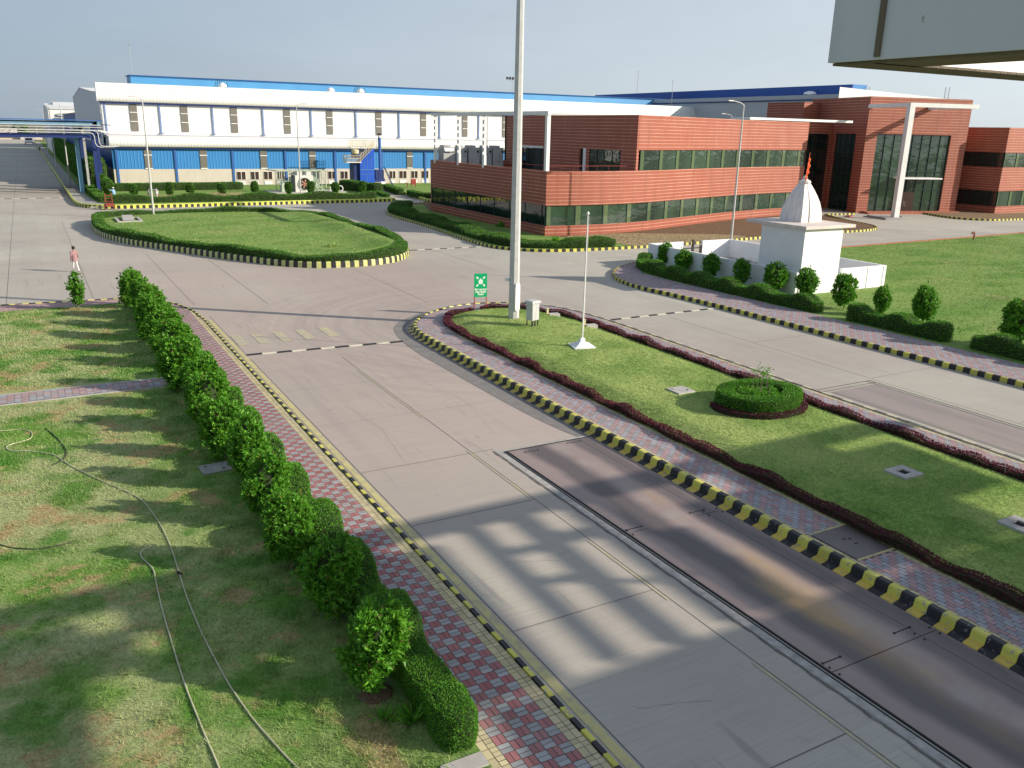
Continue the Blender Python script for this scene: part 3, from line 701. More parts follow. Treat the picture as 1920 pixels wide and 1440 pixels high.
# ------------------------------------------------ left block: lawn, path, pavement
LB = [(-40, -12), (7.22, -12), (7.22, 46), (7.05, 48.8), (6.5, 51.1), (5.4, 52.9), (3.6, 54.0), (-2.3, 54.4), (-40, 54.4)]
mb = MB(); mb.prism([(-40, -12), (5.45, -12), (5.45, 50.9), (4.8, 51.9), (3.6, 52.5), (-40, 52.7)], -0.05, 0.03, nobottom=True); build_struct(mb, 'lawn', ['lawnL'])
kerb([(7.32, -8), (7.32, 46), (7.16, 48.9), (6.6, 51.2), (5.45, 53.0), (3.6, 54.1), (-2.3, 54.5), (-24, 54.5)], PK_FLUSH, 0.335, ['kblack', 'kyellow'])
def rows_left(u0, u1, v0, v1):
    T = []; s = 0.232; x0 = 5.74
    nv0, nv1 = int(v0/s)-1, int(v1/s)+1
    for j in range(nv0, nv1):
        y = j*s
        for i in range(5):
            x = x0+i*s
            if (i+j) % 2: T += [(x, y, s/2, s, 0), (x+s/2, y, s/2, s, 0)]
            else: T += [(x, y, s, s/2, 1), (x, y+s/2, s, s/2, 1)]
        for x, w_ in ((6.90, 0.155), (7.055, 0.135)):
            T += [(x, y, w_, s, 2)] if j % 2 else [(x, y, w_, s/2, 2), (x, y+s/2, w_, s/2, 2)]
        T += [(5.44, y, .15, s, 2), (5.59, y, .15, s/2, 2), (5.59, y+s/2, .15, s/2, 2)]
    return T
paved([(5.42, -8), (7.19, -8), (7.19, 46), (7.03, 48.6), (6.48, 50.9), (5.42, 52.7)], 0.012, (0, 0), 0, rows_left, ['pred', 'pgrey', 'pyel'])
def rows_run(a, b, mats, shift=True, seed=5):
    def f(u0, u1, v0, v1):
        r = random.Random(seed); T = []
        for j in range(int(v0/b)-1, int(v1/b)+2):
            o = (a/2 if j % 2 and shift else 0)
            for i in range(int((u0-o)/a)-1, int((u1-o)/a)+2):
                T.append((i*a+o, j*b, a, b, mats((i, j), r)))
        return T
    return f
pk = lambda ij, r: (0 if (ij[0]+ij[1]) % 2 else 1) if r.random() < .85 else r.choice((0, 1))
paved([(5.4, 52.85), (3.6, 53.93), (-2.3, 54.33), (-40, 54.33), (-40, 52.75), (3.6, 52.55), (4.8, 51.95), (5.4, 50.95)], 0.012, (0, 0), 0, rows_run(0.46, 0.22, pk), ['prose', 'ppink'])
# garden path across the lawn (slightly skew)
pth = [(-20, 34.25), (4.35, 34.55), (4.35, 35.55), (-20, 35.95)]
mb = MB(); mb.prism([(-20, 34.1), (4.35, 34.42), (4.35, 35.75), (-20, 36.15)], 0.0, 0.045, nobottom=True); build_struct(mb, 'path_edging', ['conc'])
pkl = lambda ij, r: 0 if r.random() < .55 else 1
paved(pth, 0.05, (0, 34), 0.012, rows_run(0.24, 0.24, pkl, False), ['ppink', 'pblue'], 'path')
# foot of the pavement, lower right of the hedge
mb = MB(); mb.prism([(4.55, 10.1), (5.43, 10.1), (5.43, 10.42), (4.7, 10.42)], 0.0, 0.06, nobottom=True); build_struct(mb, 'path_edging', ['conc'])
paved([(4.2, 8.0), (5.40, 8.0), (5.40, 10.05), (4.2, 10.05)], 0.05, (0, 0), 0, rows_run(0.22, 0.11, lambda ij, r: 0 if ij[0] > 22 else 1), ['pyel', 'prose'], 'path')

# ------------------------------------------------ median island
med = smooth_path([(15.77, 36), (15.8, 38.2), (16.3, 40.2), (17.7, 42.1), (19.8, 43.5), (21.8, 43.9), (24.0, 43.4), (25.7, 42.0), (26.7, 39.5), (26.95, 36)], 2)
MED = [(15.77, -12)]+med+[(26.95, -12)]
mb = MB(); mb.prism([(x+(0.3 if x < 17 else -0.2 if x > 25 else 0), y-(0.3 if y > 41 else 0)) for x, y in MED], -0.02, 0.21, nobottom=True); build_struct(mb, 'median_base', ['psand'])
ks_ = next(i for i, p in enumerate(MED) if p[0] > 25.4)
kerb(MED[:ks_+1][::-1], PK_APRON, 0.335, ['kblack', 'kyellow', 'kapron'])
kerb(MED[ks_:][::-1], PK_APRON, 0.5, ['kp1', 'kp2'])
ins = lambda pl, d: [tuple(q) for q in (np.array(pl)-normals2(np.array(pl, float))*d)]
MEDin = ins(MED, 0.42)
grs = smooth_path([(17.72, 36.5), (17.95, 39.2), (18.8, 40.8), (20.2, 41.7), (21.9, 41.9), (23.5, 41.2), (24.6, 39.4), (25.05, 37)], 2)
GRS = [(17.65, -12)]+grs+[(25.1, -12)]
def rows_med(u0, u1, v0, v1):
    r = random.Random(9); T = []; a, b = 0.235, 0.135
    i0 = int(u0/b)-1
    for i in range(i0, int(u1/b)+2):
        o = a/2 if i % 2 else 0
        for j in range(int(v0/a)-1, int(v1/a)+2):
            T.append((i*b, j*a+o, b, a, 0 if ((j+i//2) % 2) ^ (r.random() < .12) else 1))
    return T
ring = MEDin[:len(MEDin)] + GRS[::-1]
Vt, Q, M = pave(MEDin, 0.222, (0, 0), 0, rows_med)
cen = Vt.reshape(-1, 4, 3).mean(1); far = cen[:, 0] > 25.9
k = ~pip(cen[:, :2], GRS) & ~((cen[:, 0] > 16.38) & (cen[:, 0] < 17.66) & (cen[:, 1] > 11.86) & (cen[:, 1] < 13.32))
edge = (((cen[:, 0] < 16.37) | ((cen[:, 0] > 17.5) & (cen[:, 0] < 17.7))) & (cen[:, 1] < 38)) | (cen[:, 0] > 26.38)
M = np.where(edge, 2, M); Vt = Vt.reshape(-1, 4, 3)[k].reshape(-1, 3); M = M[k]
o = link('paving_blocks', npmesh('paving_blocks', Vt, np.arange(len(Vt)).reshape(-1, 4), M), ['prose', 'pblue', 'pyel']); o['kind'] = 'structure'
def medz(P):
    P = np.asarray(P, float); A_ = np.array(GRS); d = np.full(len(P), 9.0)
    for a, b in zip(A_[:-1], A_[1:]):
        ab = b-a; k = np.clip(((P-a)@ab)/(ab@ab+1e-9), 0, 1); d = np.minimum(d, np.linalg.norm(P-(a+k[:, None]*ab), axis=1))
    s_ = np.clip(d/1.4, 0, 1); return 0.24+0.26*s_*s_*(3-2*s_)
gx, gy = np.meshgrid(np.linspace(17.6, 25.15, 36), np.concatenate([np.arange(-12, 34, 2.0), np.arange(34, 42.8, 0.25)])); nxx = gx.shape[1]
P2 = np.stack([gx.ravel(), gy.ravel()], 1); inside = pip(P2, GRS); V3 = np.concatenate([P2, medz(P2)[:, None]], 1)
Qs = [(j*nxx+i, j*nxx+i+1, (j+1)*nxx+i+1, (j+1)*nxx+i) for j in range(gx.shape[0]-1) for i in range(nxx-1)]
Qs = [q for q in Qs if all(inside[a] for a in q)]
o = link('lawn', npmesh('lawn', V3, np.array(Qs)), 'lawnM', smooth=True); o['kind'] = 'structure'
mb = MB(); mb.face([(x, y, 0.225) for x, y in GRS]); build_struct(mb, 'lawn', ['lawnM'])

# ------------------------------------------------ right block: pavement, lawn
rb = smooth_path([(35.72, 19), (35.45, 28), (35.25, 38), (35.0, 42), (34.6, 44.5), (34.95, 47.3), (36.4, 50.2), (38.6, 52.3), (41.5, 53.8)], 2)
RB = [(35.9, -12)]+rb+[(60, 54.2), (64, 53.9), (97, 55.4), (125, 56.5), (125, -12)]
kerb(([(35.9, -12)]+rb)[::-1], PK_PLAIN, 0.335, ['kblack', 'kyellow'])
mb = MB(); mb.prism([(p[0]+0.14 if p[0] < 40 else p[0], p[1]) for p in RB], -0.02, 0.19, nobottom=True); build_struct(mb, 'lawn', ['lawnF'])
pr = ins(([(35.9, -12)]+rb), -0.2)
PR = [(p[0]+0.02, p[1]) for p in ([(36.07, -12)]+[(q[0]+0.17, q[1]-0.05) for q in rb])]+[(41.5, 52.3), (39.6, 51.2), (38.4, 49.0), (38.2, 46), (38.35, 41), (38.6, 34), (38.8, 24), (38.9, -12)]
Vt, Q, M = pave(PR, 0.20, (0, 0), 0.0, rows_med)
o = link('paving_blocks', npmesh('paving_blocks', Vt, Q, M), ['prose', 'pblue']); o['kind'] = 'structure'
mb = MB()
for a, b in (((60.5, 53.95), (64, 53.9)), ((64, 53.9), (97, 55.4)), ((97, 55.4), (125, 56.5))):
    d = (Vector(b)-Vector(a)).normalized(); n = Vector((-d.y, d.x))*0.12
    mb.prism([(a[0]-n.x, a[1]-n.y), (b[0]-n.x, b[1]-n.y), (b[0]+n.x, b[1]+n.y), (a[0]+n.x, a[1]+n.y)], 0, 0.26, nobottom=True)
build_struct(mb, 'brick_edging', ['brick'])

# ------------------------------------------------ oval island
OV = smooth_path([(5.6, 98.0), (4.78, 95), (4.72, 86), (6.4, 79.5), (8.73, 74.9), (11.8, 68.9), (14.7, 63.8), (17.0, 60.9), (20.5, 60.2), (24, 61.2), (26.6, 64.3), (28.3, 70), (28.7, 76), (28.4, 84), (28.2, 91.5), (26.2, 97.8), (21.5, 100.6), (13, 100.8), (7.5, 99.3)], 2, True)
kerb(OV, PK_TALL, 0.35, ['kblack', 'kdull'], True)
def ovz(P):
    x, y = P[:, 0], P[:, 1]
    return 0.40+0.22*np.exp(-((x-16)**2+((y-88)*0.6)**2)/150)+0.35*np.exp(-((x-26.2-0.02*(y-75))**2)/3.0)*((y > 66) & (y < 100))
xs_ = np.linspace(4.5, 29.5, 60); ys_ = np.linspace(60, 106, 100); gx, gy = np.meshgrid(xs_, ys_); P2 = np.stack([gx.ravel(), gy.ravel()], 1)
inside = pip(P2, ins(OV, -0.02)); V3 = np.concatenate([P2, ovz(P2)[:, None]], 1); Qs = []
for j in range(99):
    for i in range(59):
        q = (j*60+i, j*60+i+1, (j+1)*60+i+1, (j+1)*60+i)
        if all(inside[a] for a in q): Qs.append(q)
o = link('lawn', npmesh('lawn', V3, np.array(Qs)), 'lawnF', smooth=True); o['kind'] = 'structure'
mb = MB(); ovi = [tuple(p) for p in np.array(OV)+normals2(np.array(OV), True)*0.1]; mb.prism(ovi, -0.02, 0.385, nobottom=True); build_struct(mb, 'island_base', ['lawnF'])

# ------------------------------------------------ office island
OF = smooth_path([(43, 107.5), (40.5, 105.5), (37.6, 99), (36.3, 94), (36.2, 84), (35.3, 75), (34.75, 68.5), (35.0, 65.6), (36.2, 63.3), (38.2, 62.0), (42, 61.3), (50, 61.2), (62, 62.5), (74, 64.0), (79.5, 63.4), (84, 64.5), (86.6, 67.5), (88.0, 72)], 2)
OFP = OF+[(89.5, 79.5), (90, 112), (50, 113), (46.5, 109)]
kerb([(50, 109.5)]+[(46, 109)]+OF+[(91.8, 79.2), (97, 78.6)], PK_PLAIN, 0.35, ['kblack', 'kyellow'])
mb = MB(); mb.prism([(p[0]+(0.12 if p[0] < 40 else 0), p[1]+(0.12 if p[1] < 66 else 0)) for p in OFP], -0.02, 0.18, nobottom=True); build_struct(mb, 'earth_bed', ['dug'])
mb = MB(); mb.face([(36.4, 92), (36.4, 84), (35.5, 75), (34.95, 68.6), (35.3, 65.9), (36.5, 63.6), (38.4, 62.3), (42, 61.6), (47, 61.4), (46.5, 66), (44.5, 69.5), (43.3, 71), (43.3, 99), (46, 107), (42, 105.5), (38, 99)]); mb.V = [(v[0], v[1], 0.186) for v in mb.V]
mb2 = MB(); mb2.face([(x, y, 0.186) for x, y in ((36.4, 92), (36.4, 84), (35.5, 75), (34.95, 68.6), (35.3, 65.9), (36.5, 63.6), (38.4, 62.3), (42, 61.6), (47, 61.4), (46.5, 66), (44.5, 69.5), (43.3, 71), (43.3, 99), (46, 107), (42, 105.5), (38, 99))])
build_struct(mb2, 'lawn', ['lawnF'])
mb = MB(); mb.face([(x, y, 0.192) for x, y in smooth_path([(47.1, 61.5), (56, 62.1), (63, 62.8), (62, 66), (57, 68), (52, 70.5), (44.2, 70.5), (46.6, 66)], 1)]); build_struct(mb, 'stubble', ['stubble'])

# ------------------------------------------------ factory island and ground beyond
FP = smooth_path([(4.55, 460), (4.5, 131), (4.6, 119), (5.3, 115), (7.4, 112.9), (10.5, 112.4), (26, 113.2), (43.5, 114), (45.1, 114.6), (45.6, 116.5)], 2)
FPP = FP+[(49.5, 138), (60, 139), (60, 149.6), (12, 149.6), (12, 460)]
kerb(FP, PK_TALL, 0.35, ['kblack', 'kfar'], top=True)
mb = MB(); mb.prism([(p[0]+0.13, p[1]+(0.1 if p[1] < 118 else 0)) for p in FPP], -0.02, 0.19, nobottom=True); build_struct(mb, 'lawn', ['lawnF'])
mb = MB(); mb.face([(4.75, 131, 0.197), (4.8, 119, 0.197), (5.6, 115.4, 0.197), (7.6, 113.2, 0.197), (9.5, 112.8, 0.197), (7.3, 119, 0.197), (6.6, 131, 0.197), (6.6, 459, 0.197), (4.75, 459, 0.197)]); build_struct(mb, 'pavement', ['concg'])
FR = smooth_path([(52.5, 137), (49.2, 114.5), (48.7, 112.2), (49.6, 111.0), (52, 110.9), (90, 112)], 1)
kerb(FR, PK_TALL, 0.35, ['kblack', 'kfar'], top=True)
mb = MB(); mb.prism([(p[0]+0.1, p[1]+0.12) for p in FR]+[(90, 149.4), (53, 149.4)], -0.02, 0.185, nobottom=True); build_struct(mb, 'lawn', ['lawnF'])

# second weighbridge lane, right road
mb = MB(); mb.face([(27.75, -12, 0.008), (30.25, -12, 0.008), (30.25, 22.4, 0.008), (27.75, 22.4, 0.008)]); build_struct(mb, 'weighbridge_apron', ['plate2'])
mb = MB()
for a, b in ((30.33, 30.38), (30.55, 30.60)): mb.face([(a, -12, 0.012), (b, -12, 0.012), (b, 22.9, 0.012), (a, 22.9, 0.012)])
mb.face([(27.3, 22.55, 0.013), (30.6, 22.55, 0.013), (30.6, 22.6, 0.013), (27.3, 22.6, 0.013)]); mb.face([(27.3, 22.85, 0.013), (30.6, 22.85, 0.013), (30.6, 22.9, 0.013), (27.3, 22.9, 0.013)])
mb.face([(27.62, -12, 0.013), (27.66, -12, 0.013), (27.66, 22.4, 0.013), (27.62, 22.4, 0.013)]); build_struct(mb, 'frame_joint', ['joint'])
# ================================================================== PLANTS
def bumps(ys, base, b, wdt=0.75, ax=1):
    def f(s, p): return base+b*max([0.0]+[math.exp(-((p[ax]-y)/wdt)**4) for y in ys])
    return f
BY = [11.2-2.6, 13.83, 16.35, 18.7, 21.4, 24.0, 26.8, 29.35, 32.0, 34.7, 38.0, 40.4, 43.2, 45.9, 48.5]
V, Q = hedge_hull([(5.2, 10.55), (5.2, 50.9)], 0.64, bumps(BY[1:], 0.70, 0.42), 0.03, 0.15, 0.05, 11,
                  wf=lambda s, p: 1.0+0.22*max(math.exp(-((p[1]-y)/0.7)**4) for y in BY))
dn = lambda c: np.where(c[:, 1] < 15, 3000, np.where(c[:, 1] < 21, 1700, np.where(c[:, 1] < 32, 900, 450)))
me = foliage_mesh('clipped_hedge', V, Q, dn, lambda P: np.where(P[:, 1] < 15, 0.040, np.where(P[:, 1] < 21, 0.052, np.where(P[:, 1] < 32, 0.07, 0.10))), 0.42, 21, 0.045)
o = link('clipped_hedge', me, ['hedge', 'core']); tag(o, 'long clipped hedge with rounded humps between left lawn and red-grey pavement', 'hedge')

def shrub_meshes(kind, n, seed, amp=0.10):
    out = []
    for v in range(n):
        if kind == 'big': prof = [(.02, .32), (.30, .34), (.47, .60), (.53, 1.0), (.54, 1.4), (.48, 1.75), (.34, 1.98), (.14, 2.08), (.01, 2.1)]
        elif kind == 'slim': prof = [(.02, .30), (.2, .34), (.30, .60), (.34, 1.0), (.33, 1.4), (.26, 1.8), (.12, 2.05), (.01, 2.1)]
        else: prof = [(.02, .35), (.30, .38), (.52, .68), (.60, 1.1), (.57, 1.45), (.44, 1.72), (.2, 1.88), (.01, 1.92)]
        Vh, Qh = blob_hull(prof, 18, amp, seed+v)
        out.append((Vh, Qh))
    return out
def shoots(P, N, L, Wd, k=7, seed=3, up=0.5, spread=0.75):
    r = np.random.default_rng(seed); n = len(P); P = P+N*(r.uniform(-.12, .07, n)+(r.random(n) < .10)*r.uniform(.04, .16, n))[:, None]
    ax = N*0.7+r.normal(size=(n, 3))*0.35+np.array([0, 0, up]); ax /= np.linalg.norm(ax, axis=1)[:, None]
    u = np.cross(ax, r.normal(size=(n, 3))); u /= np.linalg.norm(u, axis=1)[:, None]; v = np.cross(ax, u); out = []
    for i in range(k):
        a = i*2.4+r.uniform(-.3, .3, n); t_ = r.uniform(.45, 1.0, n)*spread; side = u*np.cos(a)[:, None]+v*np.sin(a)[:, None]
        d = ax*np.cos(t_)[:, None]+side*np.sin(t_)[:, None]; l = L*r.uniform(.7, 1.25, n); b = P-ax*(i*L*.10)[None] if False else P-ax*(i*L*.10)
        s = np.cross(d, side*0.2+ax); s /= np.linalg.norm(s, axis=1)[:, None]+1e-9; w_ = l*Wd; nn = np.cross(s, d)
        out.append(np.stack([b, b+d*(l*.5)[:, None]+s*(w_/2)[:, None]+nn*(l*.05)[:, None], b+d*l[:, None]-nn*(l*.10)[:, None], b+d*(l*.5)[:, None]-s*(w_/2)[:, None]+nn*(l*.05)[:, None]], 1))
    V = np.concatenate(out).reshape(-1, 3); return V, np.arange(len(V)).reshape(-1, 4)
def bushy_mesh(hull, dens, L, Wd, seed, shrink):
    V, Q = hull; P, N = sample(V, Q, dens/6.0, seed); kp = hull_noise(P, 1.0, 5.5, seed) > -0.30; P, N = P[kp], N[kp]; P2, N2 = sample(V*0.84+np.array([0, 0, .08]), Q, dens/14.0, seed+5)
    LV, LQ = shoots(np.concatenate([P, P2]), np.concatenate([N, N2]), L, Wd, 7, seed+9)
    c = V.mean(0); CV = (V-c)*np.array([.55, .55, .72])+c
    AV = np.concatenate([CV, LV]); AQ = np.concatenate([Q, LQ+len(CV)]); return npmesh('foliage', AV, AQ, np.concatenate([np.ones(len(Q)), np.zeros(len(LQ))]))
def make_shrub(name, hull, dens, L, Wd, label, cat, loc, group, mat='shrub', sd=1, scale=1.0, shrink=0.10, trunk=0.035, up=0.45, bushy=True):
    t = thing(name, label, cat, loc, random.uniform(0, 6.28), group); t.scale = (scale,)*3
    o = link('foliage', bushy_mesh(hull, dens, L, Wd, sd, shrink) if bushy else foliage_mesh('foliage', hull[0], hull[1], dens, L, Wd, sd, shrink, up=up, out=.7, jit=.9), [mat, 'core'], t)
    mb = MB(); top = hull[0][:, 2].max()*0.55
    mb.tube([(0, 0, -0.05), (0.01, 0.0, 0.3), (0.03, 0.02, top)], [trunk, trunk*.8, trunk*.4], 7)
    for a in (0.4, 2.3, 4.3): mb.tube([(0, 0, 0.22), (0.15*math.cos(a), 0.15*math.sin(a), 0.45), (0.25*math.cos(a), 0.25*math.sin(a), 0.8)], [trunk*.6, trunk*.4, trunk*.2], 5)
    me = bpy.data.meshes.new('trunk'); me.from_pydata(mb.V, [], mb.F); link('trunk', me, 'stem', t)
    return t
def copy_thing(root, loc, rz, label, scale=None, group=None):
    r = root.copy(); C.objects.link(r); r.location = loc; r.rotation_euler = (0, 0, rz); r['label'] = label
    if scale: r.scale = scale if isinstance(scale, tuple) else (scale,)*3
    if group: r['group'] = group
    for ch in list(root.children):
        c = ch.copy(); C.objects.link(c); c.parent = r
        for g in list(ch.children):
            d = g.copy(); C.objects.link(d); d.parent = c
    return r
ORD = ['nearest', 'second', 'third', 'fourth', 'fifth', 'sixth', 'seventh', 'eighth', 'ninth', 'tenth', 'eleventh', 'twelfth', 'thirteenth', 'fourteenth', 'farthest']
hb = shrub_meshes('big', 4, 40, 0.24)
grpL = 'leafy shrubs standing in a row along the left hedge'
protos = []
SY = [12.7, 15.4, 17.9, 20.5, 23.1, 25.7, 28.4, 31.0, 33.6, 37.3, 39.9, 42.5, 45.2, 47.9, 50.6]
for i, y in enumerate(SY):
    lab = {0: 'nearest shrub of the left row, with long loose leaves and bare soil at its foot', 14: 'farthest shrub of the left row, tall, at the road corner of the lawn',
           4: 'fifth shrub from the camera in the left row, beside the grey slab in the grass', 8: 'shrub of the left row just on the camera side of the crossing path',
           9: 'shrub of the left row just beyond the crossing path'}.get(i, '%s shrub from the camera in the row along the left hedge' % ORD[i])
    x = 4.40+0.13*math.sin(i*2.1); s = (0.86, 0.9, 0.86, 0.92, 0.95, 0.9, 0.93, 0.95, 0.98, 1.0, 1.0, 1.0, 1.0, 1.0, 1.1)[i]
    if i < 3:
        dens, L = ((1150, 0.145), (1400, 0.12), (1500, 0.11))[i]
        t = make_shrub('leafy_shrub', hb[i], dens, L, 0.33, lab, 'shrub', (x, y, 0.03), grpL, sd=60+i, scale=s); protos.append(t)
    elif i == 3:
        t = make_shrub('leafy_shrub', hb[0], 1150, 0.115, 0.36, lab, 'shrub', (x, y, 0.03), grpL, sd=70, scale=s); protoF = t
    elif i == 4:
        t = make_shrub('leafy_shrub', hb[2], 1050, 0.12, 0.36, lab, 'shrub', (x, y, 0.03), grpL, sd=71, scale=s); protoG = t
    elif i == 5:
        t = make_shrub('leafy_shrub', hb[3], 1000, 0.12, 0.36, lab, 'shrub', (x, y, 0.03), grpL, sd=72, scale=s); protoH = t
    else: copy_thing((protoF, protoG, protoH)[i % 3], (x, y, 0.03), i*1.9, lab, (s*random.uniform(.95, 1.22), s*random.uniform(.98, 1.25), s*random.uniform(.92, 1.06)))
# soil ring under the nearest shrub
mb = MB(); mb.lathe(4.42, 12.7, [(0.34, 0.02), (0.30, 0.06), (0.1, 0.09)], 14); build_struct(mb, 'soil_patch', ['dug'])
hs = shrub_meshes('slim', 1, 50, 0.09)
lone = make_shrub('young_tree', hs[0], 520, 0.13, 0.4, 'slim young tree with pale stem alone on the far edge of the left lawn', 'tree', (*G(148, 582), 0.03), None, sd=80, scale=1.0, shrink=0.16)

# right row: hedge segments and shrubs
hedR = [([(41.3, 52.2), (39.9, 51.2), (39.2, 49.2), (38.85, 46), (38.9, 41), (39.3, 34), (39.4, 33.3)], 'clipped hedge in front of the white shrine wall, curving round the corner'),
        ([(39.5, 31.5), (39.75, 25.5)], 'middle clipped hedge segment between right pavement and lawn'),
        ([(39.85, 24.3), (40.1, 5)], 'nearest clipped hedge segment of the right row, cut by the picture edge')]
RBY = [48.6, 45.9, 43.2, 40.6, 38.0, 34.6, 31.0, 28.3, 26.1, 22.9, 20.3]
for k, (pa, lab) in enumerate(hedR):
    V, Q = hedge_hull(smooth_path(pa, 2) if k == 0 else pa, 0.95, bumps(RBY+[52], 0.62, 0.34, 0.65), 0.19, 0.2, 0.05, 30+k)
    me = foliage_mesh('clipped_hedge', V, Q, 420, 0.085, 0.42, 33+k, 0.06)
    o = link('clipped_hedge', me, ['hedge', 'core']); tag(o, lab, 'hedge', 'clipped hedges along the right pavement')
hr = shrub_meshes('round', 3, 90, 0.20)
grpR = 'round shrubs in a row behind the right hedges'
RS = [((42.2, 51.3), 1.05, 'shrub at the far left corner of the shrine wall'), ((41.55, 48.3), 1.0, 'second shrub from the far corner, against the shrine wall'),
      ((41.3, 45.0), 1.05, 'third shrub from the far corner, against the shrine wall'), ((41.2, 41.8), 1.05, 'fourth shrub from the far corner, against the shrine wall'),
      ((41.4, 39.0), 1.15, 'shrub before the left end of the tall shrine block'), ((41.65, 36.6), 1.2, 'shrub in front of the sunlit front face of the shrine block'),
      ((41.55, 33.6), 1.2, 'dense round shrub on the lawn just right of the shrine corner'), ((41.9, 31.3), 0.95, 'slim small shrub standing in the gap between two hedge segments'),
      ((41.9, 28.6), 1.2, 'wide shrub behind the middle hedge segment on the right lawn'), ((41.8, 23.4), 1.35, 'big shrub at the right edge of the picture'),
      ((41.9, 20.4), 1.3, 'shrub at the extreme right, behind the nearest hedge segment')]
for i, ((x, y), s, lab) in enumerate(RS):
    s *= .86
    if i < 3: t = make_shrub('round_shrub', hr[i], 560, 0.14, 0.4, lab, 'shrub', (x, y, 0.17), grpR, sd=95+i, scale=s, shrink=0.12); protos.append(t)
    else: copy_thing(protos[3+i % 3], (x, y, 0.17), i*2.3, lab, (s*random.uniform(.85, 1.1), s*random.uniform(.9, 1.15), s*random.uniform(.9, 1.08)) if i != 7 else (0.66, 0.66, 0.92))

# maroon ground cover round the median lawn
def maroon(path, label, dens, L, seed):
    V, Q = hedge_hull(path, 0.36, lambda s, p: 0.17+0.10*abs(math.sin(s*0.9+seed))+0.05*math.sin(s*2.7), 0.22, 0.15, 0.07, seed)
    me = foliage_mesh('maroon_border', V, Q, dens, L, 0.26, seed+3, 0.09, up=1.1, out=.6, jit=1.0)
    o = link('maroon_border', me, ['maroon', 'core']); tag(o, label, 'border plants')
k = len(grs)//2
nl = [(x+0.12, y-0.05) for x, y in grs]
maroon([(17.86, 4.0), (17.86, 36.5)]+nl[1:k], 'near maroon ground-cover border along the left side of the median lawn',
       lambda c: np.where(c[:, 1] < 20, 1500, np.where(c[:, 1] < 30, 900, 550)), lambda P: np.where(P[:, 1] < 20, 0.06, np.where(P[:, 1] < 30, 0.08, 0.10)), 41)
maroon([(x, y) for x, y in nl[k:]]+[(25.08, 34), (25.05, 23.3)], 'far maroon ground-cover border curving round the nose and right side of the median lawn', 500, 0.10, 44)
maroon([(25.0, 22.3), (25.0, 4)], 'short maroon border beside the second weighbridge on the right side of the median', 700, 0.09, 47)
# round bed on the median
bc = (22.4, 21.3)
bed = thing('planting_bed', 'oval bed of clipped green shrubs with a maroon rim on the median lawn', 'flower bed', (bc[0], bc[1], 0.48))
el = [(1.35*math.cos(a), 1.05*math.sin(a)) for a in np.linspace(0, 2*math.pi, 48, endpoint=False)]
V, Q = hedge_hull(el, 0.62, lambda s, p: 0.66, 0.0, 0.15, 0.04, 51, closed=True)
link('clipped_ring', foliage_mesh('clipped_ring', V, Q, 1500, 0.06, 0.42, 52, 0.05), ['hedge', 'core'], bed)
V, Q = hedge_hull([(x*1.32, y*1.36) for x, y in el[20:49]]+[(1.32*1.35, 0)], 0.25, lambda s, p: 0.2, 0.0, 0.15, 0.03, 53)
link('maroon_rim', foliage_mesh('maroon_rim', V, Q, 1300, 0.06, 0.3, 54, 0.04), ['maroon', 'core'], bed)
V, Q = blob_hull([(.02, .0), (.85, .02), (.95, .3), (.7, .55), (.3, .62), (.01, .63)], 20, 0.12, 7)
link('inner_shrubs', foliage_mesh('inner_shrubs', V, Q, 500, 0.10, 0.45, 55, 0.15), ['shrub', 'core'], bed)
mb = MB(); rr = random.Random(3); P_ = []
for k in range(7):
    a = rr.uniform(0, 6.28); r0 = rr.uniform(.1, .6); p0 = (r0*math.cos(a), r0*math.sin(a), 0.4); h = rr.uniform(.8, 1.35)
    p1 = (p0[0]+rr.uniform(-.15, .15), p0[1]+rr.uniform(-.15, .15), h); mb.tube([p0, p1], [0.014, 0.006], 5); P_.append(p1)
me = bpy.data.meshes.new('sprigs'); me.from_pydata(mb.V, [], mb.F); sp = link('sprigs', me, 'stem', bed)
pp = np.repeat(np.array(P_), 26, 0)+rng.normal(size=(26*7, 3))*[.09, .09, .13]; nn = rng.normal(size=pp.shape); nn /= np.linalg.norm(nn, axis=1)[:, None]
LV, LQ = leaves(pp, nn, 0.1, .42, 5); link('sprig_leaves', npmesh('sprig_leaves', LV, LQ), 'shrub', sp)

# oval island hedge, office hedge, factory hedges
ovh = [tuple(p) for p in np.array(OV)+normals2(np.array(OV), True)*0.62]
V, Q = hedge_hull(ovh, 0.9, lambda s, p: 0.55+0.12*math.sin(s*0.45)+0.05*math.sin(s*1.3), 0.38, 0.35, 0.06, 61, closed=True)
o = link('clipped_hedge', foliage_mesh('clipped_hedge', V, Q, lambda c: np.where(c[:, 1] < 75, 300, 170), lambda P: np.where(P[:, 1] < 75, 0.10, 0.13), 0.45, 62, 0.07), ['hedged', 'core']); tag(o, 'low clipped hedge running all round the oval lawn island', 'hedge')
ofh = [(42.5, 104.5), (39.6, 100.5), (38.3, 97), (37.9, 91), (37.7, 83), (37.2, 76), (36.6, 69), (36.8, 66), (38.3, 64), (41.5, 63.0), (45.5, 62.7)]
V, Q = hedge_hull(smooth_path(ofh, 2), 2.0, lambda s, p: 0.62+0.16*math.sin(s*0.7)+0.07*math.sin(s*2.1), 0.18, 0.35, 0.09, 63)
o = link('loose_hedge', foliage_mesh('loose_hedge', V, Q, lambda c: np.where(c[:, 1] < 75, 260, 150), lambda P: np.where(P[:, 1] < 75, 0.12, 0.15), 0.3, 64, 0.08), ['hedged', 'core']); tag(o, 'loose uneven hedge along the kerb at the left foot of the terracotta office', 'hedge')
